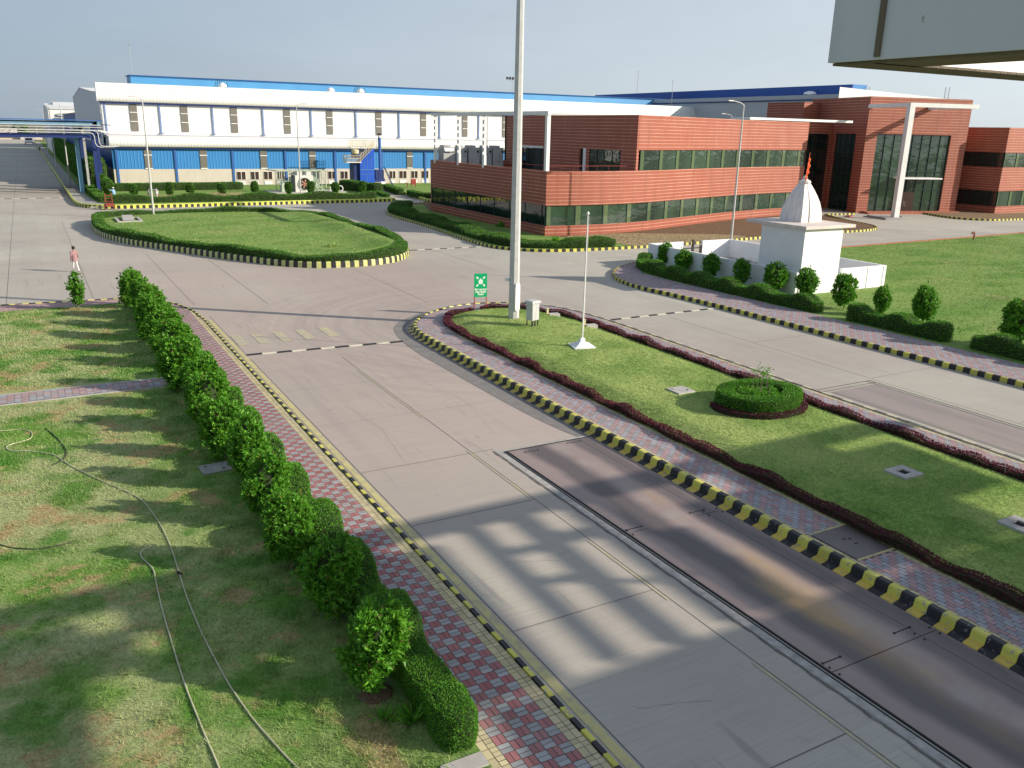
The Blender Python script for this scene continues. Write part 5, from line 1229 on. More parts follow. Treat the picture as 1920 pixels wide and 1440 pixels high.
mb = MB(); mb.box(fx+.31, fx2, 122, 125, cz-2.5, fz); mb.build('fascia_end', ['bsheet'], f2)
mb = MB(); mb.face([(cx, 115.02, zs), (fx, 115.02, zs), (fx, ya, zs), (cx, ya, zs)]); mb.build('roof', ['wframe'], f2)
for i, (px, lab) in enumerate(((1625, 'left'), (1776, 'right'))):
    x, z = onY(px, 172, 116); mb = MB()
    for dx in (-.6, .6): mb.tube([(x+dx, 116, z-2), (x+dx, 116, z+.9)], .06, 5)
    for q in range(5): mb.tube([(x-.6, 116, z-1.6+q*.55), (x+.6, 116, z-1.6+q*.55)], .04, 5)
    tag(mb.build('roof_ladder', ['gframe']), 'roof access ladder cage on the second hall, the %s of two' % lab, 'ladder')
y, z = onX(1519, 174.5, fx-.8); x = fx-.8; mb = MB(); mb.lathe(x, y, [(.5, zs-.1), (.5, z-.3), (1.35, z-.25), (1.15, z+.15), (.5, z+.36), (.05, z+.4)], 14); tag(mb.build('roof_dome', ['white']), 'white dome ventilator against the shaded blue fascia', 'ventilator')
for i, (px, y0, y1, lab) in enumerate(((1197, 134, 174, 'left rod of two above the shaded blue fascia end'), (1262, 152, 188, 'right rod of two near the end of the light blue roof strip'), (242, 84, 144, 'lone rod at the left end of the big factory roof'))):
    Yd = (230, 160, 171)[i]; x, z1 = onY(px, y0, Yd); z0 = onY(px, y1, Yd)[1]
    mb = MB(); mb.tube([(x, Yd, z0-1), (x, Yd, z1)], (.07, .05, .04)[i], 5); mb.lathe(x, Yd, [(.02, z1-.1), (.22, z1), (.02, z1+.12)], 6); tag(mb.build('lightning_rod', ['gframe']), 'thin lightning rod: '+lab, 'rod')
x, z = onY(957, 149, 171); t = thing('floodlight_mast', 'small mast with three floodlights on the factory roof beside the tall pole', 'floodlight', (x, 171, 17))
mb = MB(); mb.tube([(x+.5, 171, 17), (x+.5, 171, z)], .06, 5); mb.tube([(x-.9, 171, z-.1), (x+.9, 171, z-.1)], .05, 5); mb.build('mast', ['gframe'], t)
for d in (-.8, -.1, .6): mb = MB(); mb.box(x+d-.2, x+d+.2, 170.8, 171.1, z, z+.5); mb.build('floodlight', ['black'], t)
# --- far hall and far side of the road ----------------------------------------
fh2 = thing('far_warehouse', 'pale far hall with a ridge vent beyond the pipe rack', 'building', (7.6, 300, 0))
mb = MB(); mb.face([(7.6, 300, 0), (24, 300, 0), (24, 300, 13.3), (7.6, 300, 13.3)]); mb.face([(7.6, 360, 0), (7.6, 300, 0), (7.6, 300, 13.3), (7.6, 330, 15.2), (7.6, 360, 13.3)]); mb.face([(7.4, 299.6, 13.2), (24, 299.6, 13.2), (24, 330, 15.2), (7.4, 330, 15.2)]); mb.build('walls', ['wsheet'], fh2)
mb = MB(); mb.box(9.8, 24, 322, 330, 14.6, 15.6); mb.build('ridge_vent', ['gsheetY'], fh2)
mb = MB(); mb.box(10, 24, 299.3, 299.55, 11.2, 12.0); mb.build('wall_stripe', ['gframe'], fh2)
for x_, y0_, y1_, h_, lab in ((11.5, 232, 298, 11.5, 'blue-walled hall between the factory and the far warehouse'), (10.5, 364, 415, 10.5, 'farthest hall along the left road')):
    rh = thing('rear_hall', lab, 'building', (x_, y0_, 0)); mb = MB(); mb.box(x_, x_+50, y0_, y1_, -.1, 3.0); mb.build('masonry_wall', ['mason'], rh); mb = MB(); mb.box(x_+.02, x_+49.9, y0_+.02, y1_-.02, 3.01, h_); mb.build('sheeting', ['bsheetY'], rh); mb = MB(); mb.box(x_-.3, x_+50.3, y0_-.2, y1_+.2, h_+.01, h_+.3); mb.build('roof', ['gframe'], rh)
fe = thing('boundary_wall', 'long pale wall at the far end of the left road', 'wall', (-40, 470, 0))
mb = MB(); mb.box(-160, 9, 520, 521, 0, 3.2); mb.build('wall', ['mason'], fe); mb = MB(); mb.box(-60, -2, 519, 519.9, 1.2, 5.5); mb.box(-1, 6, 517, 519, 0, 3); mb.build('shed', ['conc'], fe)
mb = MB(); mb.box(-3.5, 4, 470, 470.6, 0, .001)
for i in range(9):
    x = -150+i*21+random.uniform(-5, 5); Vh, Qh = blob_hull([(.1, 1.5), (3.2, 2), (4.2, 4.5), (3.2, 7), (.3, 8.5)], 12, .9, 100+i)
    t = thing('far_tree', 'dark far tree behind the pale wall, number %s from the left' % ORD[i].replace('nearest', 'first').replace('farthest', 'last'), 'tree', (x, 560, 0), 0, 'trees behind the far wall')
    link('crown', foliage_mesh('crown', Vh, Qh, 4, 0.9, .6, i, .4), ['hedged', 'core'], t); mb = MB(); mb.tube([(x, 560, 0), (x, 560, 4)], [.3, .2], 6); mb.build('trunk', ['stem'], t)

# --- pipe rack ---------------------------------------------------------------
pr = thing('pipe_rack', 'blue steel pipe bridge carrying white pipes across the left road', 'pipe rack', (6.4, 135, 0))
mb = MB(); mb.box(-60, 8.6, 134.6, 134.9, 9.32, 9.72); mb.box(-60, 9.9, 139, 139.3, 9.3, 9.9); mb.build('upper_beam', ['lblue'], pr)
mb = MB(); mb.box(-60, 8.9, 134.6, 134.85, 7.7, 8.2); mb.box(-60, 9.9, 139.0, 139.3, 7.7, 8.2); mb.build('lower_beam', ['navy'], pr)
mb = MB(); mb.box(-60, 9.9, 134.2, 150.5, 9.98, 10.1); mb.build('top_deck', ['bsteel'], pr)  # deck carried farther back to cast shade on the road
mb = MB(); mb.box(-60, 9.0, 134.9, 139, 7.9, 7.95); mb.build('cable_tray', ['gframe'], pr)
for i in range(20):
    x = 8.2-i*3.2; mb = MB(); mb.box(x-.08, x+.08, 134.65, 134.85, 8.2, 9.32); mb.tube([(x, 134.75, 8.25), (x-3.2, 134.75, 9.3)], .05, 4); mb.build('truss_web', ['gframe'], pr)
for zz, yy in ((9.42, 134.3), (9.12, 134.35), (8.75, 134.3)):
    mb = MB(); mb.tube([(-60, yy, zz), (9.7, yy, zz)], .055, 7); mb.build('pipe', ['galv'], pr)
for zz, dx, dz in ((8.42, .55, 1.9), (8.72, 1.05, 2.1)):
    mb = MB(); mb.tube([(-60, 134.1, zz), (7.5+dx, 134.1, zz), (7.95+dx, 134.1, zz-.12), (8.1+dx, 134.1, zz-.45), (8.15+dx, 134.1, zz-dz+.5), (8.35+dx, 134.12, zz-dz+.12), (8.8+dx, 134.2, zz-dz), (10.6+dx, 134.8, zz-dz)], .06, 8); mb.build('pipe', ['galv'], pr)
for yy in (134.2, 139.2, 150, 165):
    for zz in (8.5,): 
        mb = MB(); mb.tube([(9.9, yy, zz), (11.2, yy+.3, zz)], .06, 6); mb.build('pipe_stub', ['wframe'], pr)
for x, y, ww, mt in ((6.5, 136.8, .7, 'lblue'), (8.55, 135.2, .6, 'navy'), (6.6, 141.3, .5, 'navy'), (9.3, 139.3, .5, 'navy'), (9.6, 147, .6, 'navy'), (7.6, 147, .5, 'navy'), (7.7, 141.5, .4, 'gframe')):  # column colours darkened to hold the shade under the rack
    mb = MB(); ww *= .8; mb.box(x-ww/2, x+ww/2, y-.3, y-.2, 0, 9.9); mb.box(x-ww/2, x+ww/2, y+.2, y+.3, 0, 9.9); mb.box(x-.06, x+.06, y-.2, y+.2, 0, 9.9); mb.build('rack_column', [mt], pr)
mb = MB(); mb.box(-60, 11.5, 141.5, 149, 9.4, 9.5); mb.build('shade_deck', ['navy'], pr)  # added deck, there for the shade it casts on the road

# --- gate canopy edge; unseen roof panels and gatehouse are placed to cast the ground shade ---------
gc = thing('gate_canopy', 'weathered grey canopy frame edge jutting in at the top right corner', 'canopy', (3.0, 2.7, 0))
gx, gz0 = onY(1552, 118, 2.7); H1 = gz0+0.62
mb = MB(); mb.box(gx, gx+.018, -6, 2.7, gz0, H1+.35); mb.box(gx+.3, gx+.318, -6, 2.4, gz0+.01, H1+.35); mb.build('side_fascia', ['fascia'], gc)
mb = MB(); mb.box(gx+.02, 46, 2.5, 2.7, gz0, H1); mb.build('front_fascia', ['wframe'], gc)
mb = MB(); mb.box(gx+.019, gx+.299, -6, 2.49, gz0-.012, gz0+.05); mb.box(gx+.02, 46, 2.46, 2.69, gz0-.012, gz0-.002); mb.build('soffit', ['soffit'], gc)
mb = MB(); yj = onX(1652, 60, gx)[0]; mb.box(gx-.012, gx-.001, yj-.012, yj+.012, gz0+.01, H1+.3); mb.build('joint_cover', ['soffit'], gc)
hz = H1-.12
def slab(x0, x1, y0, y1): 
    mb = MB(); mb.box(x0, x1, y0, y1, hz-.12, hz); mb.build('shade_panel', ['conc'], gc)
for r_ in ((13.0, 16.5, -1.2, 2.5), (16.5, 20.0, -3.7, 1.6), (16.5, 18.6, 1.6, 2.5), (20.0, 20.9, -0.6, 0.9), (20.9, 21.6, -0.6, -0.3), (20.9, 21.6, 0.6, 2.5), (21.6, 22.3, -0.9, 2.5), (22.3, 22.7, -1.1, 1.2),
           (22.7, 23.4, -1.3, 2.5), (23.4, 24.3, -1.3, 2.3), (23.4, 24.3, -2.5, -2.0), (24.3, 25.6, -3.4, 2.1), (25.6, 26.6, -4.6, 1.9), (26.6, 28.1, -4.6, 1.4),
           (28.1, 33.3, 2.28, 2.5), (29.05, 29.5, -4.6, 2.28), (30.45, 31.08, -4.6, 2.28), (32.12, 32.55, -4.6, 2.28), (32.95, 33.35, -4.6, 2.28), (29.5, 30.45, 0.02, 0.32), (29.5, 30.45, -1.55, -1.32),
           (31.08, 32.12, 0.0, 0.55), (33.35, 34.3, -4.6, -0.6), (35.2, 36.9, -4.6, 0.4), (36.9, 40.6, -4.6, 2.5), (40.6, 43.0, -2.6, 1.1)): slab(*r_)
mb = MB(); mb.tube([(29.2, -1.2, hz), (32.4, -2.9, hz)], .05, 6); mb.tube([(31.0, -2.2, hz), (33.2, -2.75, hz)], .06, 6); mb.build('bracing', ['gframe'], gc)
mb = MB(); mb.box(26.0, 62, -14, -4.6, 0, H1-.3); mb.build('gatehouse_wall', ['conc'], gc)
for x in (30, 38, 46): mb = MB(); mb.box(x-.2, x+.2, -4.4, -4.0, 0, gz0-.02); mb.build('canopy_column', ['conc'], gc)
# ================================================================== OBJECTS
MZ = 0.49
# tall mast
mx, my = G(963, 596, MZ)
t = thing('high_mast', 'tall grey steel pole on the median nose, leaving the picture top', 'pole', (mx, my, MZ))
mb = MB(); mb.lathe(mx, my, [(.285, MZ), (.265, 2.6), (.235, 8), (.15, 22), (.12, 30)], 8, rot=.2); mb.build('shaft', ['galv'], t)
mb = MB(); mb.lathe(mx, my, [(.33, MZ), (.33, MZ+.03)], 12); mb.build('base_flange', ['concg'], t)
dv = Vector((-mx, -my, 0)).normalized(); dv = Vector((dv.x*math.cos(.7)-dv.y*math.sin(.7), dv.x*math.sin(.7)+dv.y*math.cos(.7), 0)); sd = Vector((-dv.y, dv.x, 0))
mb = MB(); c0 = Vector((mx, my, 0))+dv*.25
out = []
for k in range(25):
    a = 2*math.pi*k/24; ww, hh = .155, .74
    cxk = math.copysign(abs(math.cos(a))**.4, math.cos(a))*ww; czk = math.copysign(abs(math.sin(a))**.3, math.sin(a))*hh
    out.append((cxk, czk+1.15))
fr_ = [tuple(c0+dv*.055+sd*x+Vector((0, 0, z+MZ))) for x, z in out[:-1]]; bk = [tuple(c0-dv*.05+sd*x+Vector((0, 0, z+MZ))) for x, z in out[:-1]]
mb.face(fr_)
for k in range(24): mb.face([bk[k], bk[(k+1) % 24], fr_[(k+1) % 24], fr_[k]])
mb.build('access_door', ['wframe'], t)
mb = MB(); lr_ = Vector((-my, mx, 0)).normalized(); p_ = Vector((mx, my, 2.55))+lr_*.36; mb.tube([Vector((mx, my, 2.5))+lr_*.2, p_], .02, 6); mb.rbox(p_.x, p_.y, .16, .24, 2.45, 2.6, .5); mb.build('bracket_lamp', ['wframe'], t)
# feeder cabinet
cx, cy = G(998, 611, MZ)
t = thing('feeder_cabinet', 'grey metal electrical cabinet on short black legs beside the tall pole', 'cabinet', (cx, cy, MZ))
a = 0.30
mb = MB(); mb.rbox(cx, cy, .52, .42, MZ+.32, MZ+1.2, a); mb.build('body', ['cabinet'], t, bevel=.015)
mb = MB(); mb.rbox(cx, cy, .66, .56, MZ+1.2, MZ+1.27, a, tw=1.0); mb.rbox(cx, cy, .62, .52, MZ+1.271, MZ+1.32, a, tw=.8); mb.build('rain_hood', ['cabinet'], t)
ca, sa = math.cos(a), math.sin(a)
mb = MB(); 
for q in (-.235, .005): 
    X = cx+(q+.115)*ca+.215*sa; Y = cy+(q+.115)*sa-.215*ca; mb.rbox(X, Y, .22, .02, MZ+.38, MZ+1.14, a)
mb.build('door', ['galv'], t)
for ux, uy in ((-.22, -.17), (.22, -.17), (-.22, .17), (.22, .17), (0, -.17), (-.1, -.1), (.1, -.1)):
    mb = MB(); mb.rbox(cx+ux*ca-uy*sa, cy+ux*sa+uy*ca, .04, .04, MZ, MZ+.33, a); mb.build('leg', ['black'], t)
# flagpole
fx_, fy_ = G(1091, 650, MZ)
FH = HT(1091, 650, MZ, 404)
t = thing('flagpole', 'thin white flagpole without flag on a stepped white pyramid base', 'flagpole', (fx_, fy_, MZ))
mb = MB(); mb.rbox(fx_, fy_, 1.02, 1.02, MZ, MZ+.07, -.25); mb.rbox(fx_, fy_, .9, .9, MZ+.071, MZ+.14, -.25, tw=.72); mb.rbox(fx_, fy_, .56, .56, MZ+.141, MZ+.24, -.25, tw=.62); mb.rbox(fx_, fy_, .26, .26, MZ+.241, MZ+.42, -.25, tw=.7); mb.build('stepped_base', ['white'], t)
mb = MB(); mb.tube([(fx_, fy_, MZ+.42), (fx_, fy_, MZ+3.2), (fx_, fy_, FH)], [.036, .03, .024], 10); mb.build('pole', ['wframe'], t)
mb = MB(); mb.lathe(fx_, fy_, [(.02, FH), (.06, FH+.05), (.065, FH+.11), (.02, FH+.17)], 10); mb.build('finial', ['wframe'], t)
mb = MB(); mb.tube([(fx_+.06, fy_-.03, MZ+.7), (fx_+.045, fy_-.02, MZ+3), (fx_+.05, fy_-.03, FH-.05)], .006, 5); mb.build('halyard', ['wframe'], t)
# assembly point sign
p0 = Vector((*G(889.5, 576.5, MZ), 0)); p1 = Vector((*G(911.5, 575.5, MZ), 0)); mid = (p0+p1)/2; ux = (p1-p0).normalized(); uy = Vector((-ux.y, ux.x, 0)); W_ = (p1-p0).length
SH = HT(889.5, 576.5, MZ, 513)-MZ
t = thing('assembly_sign', 'green Emergency Assembly Point sign with white arrows and figures on two red posts', 'sign', (mid.x, mid.y, MZ))
for p in (p0, p1):
    mb = MB(); mb.tube([(p.x, p.y, MZ), (p.x, p.y, MZ+SH-.02)], .028, 8); mb.build('post', ['red'], t)
def sg(u, v, off_=0.0): q = mid+ux*u-uy*(0.035+off_); return (q.x, q.y, MZ+v)
def srect(u0, u1, v0, v1, d, mt, nm):
    mb = MB(); mb.face([sg(u0, v0, d), sg(u1, v0, d), sg(u1, v1, d), sg(u0, v1, d)]); mb.face([sg(u0, v0, d-.012), sg(u0, v1, d-.012), sg(u1, v1, d-.012), sg(u1, v0, d-.012)])
    for (a_, b_), (c_, d_) in (((u0, v0), (u1, v0)), ((u1, v0), (u1, v1)), ((u1, v1), (u0, v1)), ((u0, v1), (u0, v0))): mb.face([sg(c_, d_, d), sg(a_, b_, d), sg(a_, b_, d-.012), sg(c_, d_, d-.012)])
    return mb.build(nm, [mt], t)
hw = W_/2+.03; V0, V1 = SH*.31, SH
pn = srect(-hw, hw, V0, V1, 0, 'sgreen', 'panel')
def spoly(pts, nm='pictogram'):
    mb = MB(); mb.face([sg(u, v, .004) for u, v in pts]); q = mb.build(nm, ['swhite'], t); q.parent = pn; return q
vc = SH*.765; ks = SH/2.0*.74
for sx_, sy_ in ((-1, 1), (1, 1), (1, -1), (-1, -1)):
    q = [(sx_*ks*(.19-u), vc+sy_*ks*(.22+v)) for u, v in ((0, 0), (-.16, 0), (-.105, .05), (-.19, .13), (-.13, .19), (-.05, .105), (0, .16))]
    if sx_*sy_ < 0: q = q[::-1]
    spoly(q, 'arrow')
def circ(cu, cv, r): return [(cu+r*math.cos(a), cv+r*math.sin(a)) for a in np.linspace(0, 2*math.pi, 14, endpoint=False)]
for du, dv_, s_ in ((-.072, 0, .8), (.072, 0, .8), (0, .045, .85), (0, -.05, .6)):
    spoly(circ(du, vc+.11*s_+dv_, .035*s_), 'figure'); spoly([(du-.05*s_, vc+.07*s_+dv_), (du-.06*s_, vc-.06*s_+dv_), (du-.035*s_, vc-.17*s_+dv_), (du+.035*s_, vc-.17*s_+dv_), (du+.06*s_, vc-.06*s_+dv_), (du+.05*s_, vc+.07*s_+dv_)], 'figure')
def text(body, size, loc, rot, mt, parent, nm='lettering', bold=.006):
    cu = bpy.data.curves.new(nm, 'FONT'); cu.body = body; cu.size = size; cu.align_x = 'CENTER'; cu.align_y = 'CENTER'; cu.offset = bold; cu.extrude = .001
    o = bpy.data.objects.new(nm, cu); C.objects.link(o); bpy.context.view_layer.update()
    me = bpy.data.meshes.new_from_object(o); bpy.data.objects.remove(o)
    me.materials.clear(); o = link(nm, me, mt); o.parent = parent; o.location = loc; o.rotation_euler = rot; return o
ang = math.atan2(ux.y, ux.x)
for s_, v in (("Emergency", SH*.535), ("Assembly", SH*.462), ("Point", SH*.39)):
    q = sg(0, v, .006); text(s_, .155, (q[0]-mid.x, q[1]-mid.y, q[2]-MZ), (math.pi/2, 0, ang), 'swhite', pn)
# slabs, chambers and small boxes in the median lawn
def slab_thing(cx, cy, w_, d_, z0, h, label, hole=False, a=0.0, mt='conc'):
    t = thing('inspection_cover', label, 'concrete cover', (cx, cy, z0))
    mb = MB()
    if hole:
        k = .3
        for x0, x1, y0, y1 in ((-.5, -.5+k, -.5, .5), (.5-k, .5, -.5, .5), (-.5+k, .5-k, -.5, -.5+k), (-.5+k, .5-k, .5-k, .5)): mb.box(cx+x0*w_, cx+x1*w_, cy+y0*d_, cy+y1*d_, z0, z0+h)
        mb.build('rim', [mt], t)
        mb = MB(); e = .5-k; mb.box(cx-e*w_, cx+e*w_, cy-e*d_, cy+e*d_, z0+.006, z0+.02); mb.build('opening', ['dark'], t)
    else:
        mb.rbox(cx, cy, w_, d_, z0, z0+h, a); mb.build('slab', [mt], t, bevel=.01)
        mb = MB(); mb.rbox(cx+.25*w_, cy-.2*d_, .09, .05, z0+h, z0+h+.015, .4); mb.rbox(cx-.3*w_, cy+.25*d_, .06, .04, z0+h, z0+h+.012, .4); mb.build('lifting_ring', ['black'], t)
    return t
slab_thing(*G(1276, 733, MZ), .82, .78, MZ, .06, 'flat pale concrete cover in the median lawn left of the planting bed')
slab_thing(*G(1694, 888, MZ), .82, .76, MZ, .07, 'square pale concrete rim with a dark opening in the median lawn', True)
slab_thing(*G(1912, 986, MZ), .8, .75, MZ, .07, 'square concrete rim with dark opening at the right picture edge', True)
slab_thing(3.86, 24.92, .85, .72, .03, .05, 'grey concrete cover half under the left shrubs', a=.05, mt='concg')
for (x, y), lab in ((G(1038, 592, .4), 'small white slab beside the maroon border near the tall pole'), (G(1108, 613, .4), 'small white slab beside the maroon border near the flagpole')):
    t = thing('ground_lamp', lab+', with a stubby post', 'garden lamp', (x, y, MZ), 0, 'small slabs along the far maroon border')
    mb = MB(); mb.rbox(x, y, .6, .38, .3, .53, -.15); mb.build('slab', ['conc'], t); mb = MB(); mb.rbox(x-.33, y+.12, .1, .1, .3, MZ+.28, -.15); mb.rbox(x-.33, y+.12, .14, .14, MZ+.28, MZ+.32, -.15); mb.build('post', ['cream'], t)
t = thing('steel_cover_plate', 'dark steel cover plate set into the median pavement', 'cover plate', (17.02, 12.6, .23))
mb = MB(); mb.box(16.40, 17.65, 11.88, 13.30, .222, .238); mb.build('plate', ['plate3'], t)
mb = MB()
for dx, dy in ((-.1, .35), (0, .05), (.06, .3)): mb.box(17.0+dx, 17.12+dx, 12.4+dy, 12.42+dy, .239, .25)
mb.build('lifting_handle', ['black'], t)
mb = MB(); mb.box(16.36, 17.68, 13.31, 13.37, .22, .245); mb.box(16.36, 17.68, 11.81, 11.87, .22, .245); mb.build('frame', ['ypaint'], t)
# weighbridge
wb = thing('weighbridge', 'brown steel-plate weighbridge deck with dark wheel tracks between kerb and concrete lane', 'weighbridge', (14, 9, 0))
ysj = [22.3, 15.83, 9.22, 2.6, -4, -12]
for a_, b_ in zip(ysj[:-1], ysj[1:]):
    mb = MB(); mb.box(12.50, 15.18, b_+.015, a_-.015, 0.0, .03); mb.box(15.20, 15.72, b_+.015, a_-.015, 0.0, .026); mb.build('deck_plate', ['plate'], wb)
mb = MB(); mb.box(12.365, 12.39, -12, 22.38, 0, .022); mb.box(12.46, 12.48, -12, 22.36, 0, .032); mb.box(12.36, 15.7, 22.35, 22.375, 0, .024); mb.build('edge_frame', ['black'], wb)
for x, y in ((15.0, 9.55), (15.0, 16.05), (12.8, 9.5), (12.8, 16.0), (13.2, 22.0), (14.9, 22.1)):
    mb = MB(); mb.box(x-.25, x+.25, y-.012, y+.012, .03, .036); 
    for d in (-.25, .25): mb.lathe(x+d, y, [(.03, .03), (.03, .042)], 8)
    mb.build('lifting_latch', ['black'], wb)
for y in ysj[1:-1]:
    for x in (12.56, 15.12, 15.62):
        mb = MB(); mb.lathe(x, y+.12, [(.025, .03), (.025, .045)], 8); mb.lathe(x, y-.12, [(.025, .03), (.025, .045)], 8); mb.build('bolt', ['black'], wb)
# speed strips across the roads
def hump(x0, x1, y0, y1, lab, L=.62, w_=.26, flip=0):
    t = thing('speed_hump', lab, 'speed hump', (x0, y0, 0), 0, 'black and white speed humps'); n = int(abs(x1-x0)/L)
    for i in range(n):
        nm, mt = (('dark_block', 'kblack'), ('pale_block', 'hump'))[(i+flip) % 2]; mb = MB()
        xa = x0+(x1-x0)*i/n; xb = x0+(x1-x0)*(i+1)/n; y = y0+(y1-y0)*(i+.5)/n
        mb.face([(xa, y-w_/2, .002), (xb, y-w_/2, .002), (xb, y-w_*.25, .035), (xa, y-w_*.25, .035)]); mb.face([(xa, y-w_*.25, .035), (xb, y-w_*.25, .035), (xb, y+w_*.25, .035), (xa, y+w_*.25, .035)]); mb.face([(xa, y+w_*.25, .035), (xb, y+w_*.25, .035), (xb, y+w_/2, .002), (xa, y+w_/2, .002)])
        mb.build(nm, [mt], t)
hump(7.66, 15.0, 38.05, 37.55, 'speed hump across the near lane before the faded yellow blocks')
hump(27.4, 35.1, 37.45, 37.6, 'speed hump across the right road beside the median')
hump(27.6, 34.6, 67.2, 67.2, 'speed hump between the oval island and the office kerb', .7)
hump(-14, 4.2, 130.5, 130.5, 'far speed hump across the left road before the pipe rack shadow', .9, .35)
# lamp posts
def lamp(x, y, z0, h, label, arm=(-1.6, -.2), s=1.0, name='street_lamp'):
    t = thing(name, label, 'street lamp', (x, y, z0), 0, 'galvanised street lamps')
    mb = MB(); mb.lathe(x, y, [(.12, z0), (.11, z0+.1), (.095, z0+h*.4), (.06, z0+h)], 10); mb.lathe(x, y, [(.2, z0), (.2, z0+.04)], 10); mb.build('post', ['galv'], t)
    ex, ey = x+arm[0], y+arm[1]; mb = MB(); mb.tube([(x, y, z0+h-.05), (x+arm[0]*.3, y+arm[1]*.3, z0+h+.16), (ex, ey, z0+h+.3)], [.045, .04, .03], 8); mb.build('arm', ['galv'], t)
    mb = MB(); d = Vector((arm[0], arm[1])).normalized(); a = math.atan2(d.y, d.x); mb.rbox(ex+d.x*.3, ey+d.y*.3, .75, .26, z0+h+.24, z0+h+.33, a, tw=.8); mb.build('lamp_head', ['gframe'], t)
lamp(*G(1370.5, 453, .2), .2, HT(1370.5, 453, .2, 192)-.4, 'street lamp before the office, arm pointing left over the road')
lamp(*G(288, 402, .5), .5, HT(288, 402, .5, 181)-.8, 'street lamp on the oval lawn island, in front of the blue factory wall', (-.7, -.1))
lamp(33.6, 121.9, .19, 12.4, 'street lamp beside the fan unit', (.8, -.1))
lamp(5.5, 149.5, .19, 12.1, 'street lamp on the pavement beside the pipe rack', (-.4, 0))
lamp(5.4, 205, .19, 12.1, 'street lamp just beyond the pipe rack', (-.4, 0)); lamp(5.4, 262, .19, 12.1, 'farthest street lamp on the left road pavement', (-.4, 0))
lamp(96.0, 54.9, .2, 12.6, 'street lamp cut by the right picture edge at the lawn border', (-1.2, .2))
xx, zz = onY(914, 213, 108); lamp(xx, 108, .19, zz-.3, 'street lamp rising behind the office terrace frame', (-1.7, 0))
xx, zz = onY(1373, 216, 104); lamp(xx, 104, .19, zz-.3, 'street lamp top just showing over the wavy office roof', (-1.6, 0))
# hoses on the left lawn
def hose(pts, r, mt, label, nm='garden_hose', z=.05):
    P = [G(x, y, z) for x, y in pts]; P = smooth_path(P, 3); mb = MB(); mb.tube([(x, y, z+.006*math.sin(i*.7)) for i, (x, y) in enumerate(P)], r, 7); o = mb.build(nm, [mt], smooth=True); return tag(o, label, 'hose')
hose([(-60, 814), (0, 808), (40, 804), (62, 810), (58, 824), (30, 830), (8, 838), (18, 846), (60, 845), (104, 852), (120, 866), (160, 888), (215, 912), (262, 932), (290, 965), (315, 1010), (332, 1060), (345, 1105), (368, 1165), (402, 1235), (445, 1310), (500, 1380), (560, 1442), (600, 1480)], .017, 'hose', 'long pale garden hose looping across the left lawn with a dark connector')
hose([(284, 1024), (268, 1030), (262, 1040), (272, 1052), (288, 1066), (292, 1090), (303, 1140), (322, 1205), (345, 1280), (372, 1350), (412, 1442), (430, 1490)], .018, 'hose', 'pale garden hose ending in a small hook, left of the longer hose')
hose([(86, 803), (104, 818), (122, 838), (126, 850), (118, 864), (98, 872)], .017, 'dhose', 'short dark curved hose lying by the pale hose loop')
hose([(-40, 1010), (0, 1022), (40, 1030), (90, 1028), (135, 1016)], .015, 'dhose', 'dark hose partly sunk in the grass at the left picture edge')
x, y = G(336, 1075, .05); mb = MB(); mb.tube([(x-.02, y+.07, .055), (x+.02, y-.07, .055)], .032, 8); tag(mb.build('hose_connector', ['black']), 'black connector joining the two lengths of the long hose', 'connector')
# shrine and its yard ------------------------------------------------------
yd = thing('yard_wall', 'low white wall enclosing the shrine yard with an opening at the back', 'wall', (42.2, 38.0, .18))
wz = 1.66
mb = MB(); mb.box(42.15, 42.35, 38.0, 53.3, .15, wz); mb.build('left_wall', ['white'], yd)
mb = MB(); mb.box(46.35, 50.7, 38.0, 38.2, .15, wz); mb.box(42.36, 42.5, 38.0, 38.2, .15, wz); mb.build('front_wall', ['white'], yd)
mb = MB(); mb.box(50.5, 50.7, 38.21, 53.3, .15, wz); mb.build('right_wall', ['white'], yd)
gx1_, gx2_ = 45.55, 47.6
mb = MB(); mb.box(42.36, gx1_, 53.1, 53.3, .15, wz); mb.box(gx2_, 50.49, 53.1, 53.3, .15, wz); mb.build('back_wall', ['white'], yd)
for x, y in ((42.25, 38.1), (42.25, 48.9), (50.6, 38.1), (49.0, 38.1)): mb = MB(); mb.box(x-.13, x+.13, y-.13, y+.13, .15, wz-.012); mb.build('pier', ['white'], yd)
mb = MB(); mb.box(42.36, 50.49, 38.21, 53.09, .15, .21); mb.build('yard_floor', ['conc'], yd)
gt = thing('yard_gate', 'dark iron gate posts and rail in the back opening of the shrine yard', 'gate', (46.5, 53.2, .2))
mb = MB(); mb.box(45.6, 45.68, 53.15, 53.25, .2, 1.2); mb.box(46.55, 46.75, 53.15, 53.25, .2, 1.75); mb.box(47.4, 47.56, 53.15, 53.25, .2, 1.3); mb.build('post', ['black'], gt)
mb = MB(); mb.box(45.7, 47.4, 53.17, 53.23, 1.05, 1.13); mb.box(45.7, 47.4, 53.17, 53.23, .4, .46); mb.build('rail', ['black'], gt)
sh = thing('shrine', 'small white shrine block with a curved stone spire and saffron flag', 'shrine', (42.4, 38.2, .18))
SX0, SX1, SY0, SY1 = 42.37, 45.85, 37.92, 41.65
mb = MB(); mb.box(SX0, SX1, SY0, SY1, .15, 4.38); mb.build('body', ['white'], sh)
mb = MB(); mb.box(SX0-.28, SX1+.80, SY0-.28, SY1+1.2, 4.39, 4.60); mb.build('roof_slab', ['slabp'], sh, bevel=.02)
dx_, dy_ = G(1502, 417.5, 4.6); hx_ = 1.9; c1 = (dx_+hx_/2, dy_+hx_/2)
prof = [(1.0, 0), (.985, .35), (.93, .8), (.82, 1.25), (.67, 1.65), (.51, 2.0), (.36, 2.3), (.29, 2.42)]
mb = MB(); lv = []
N8 = []
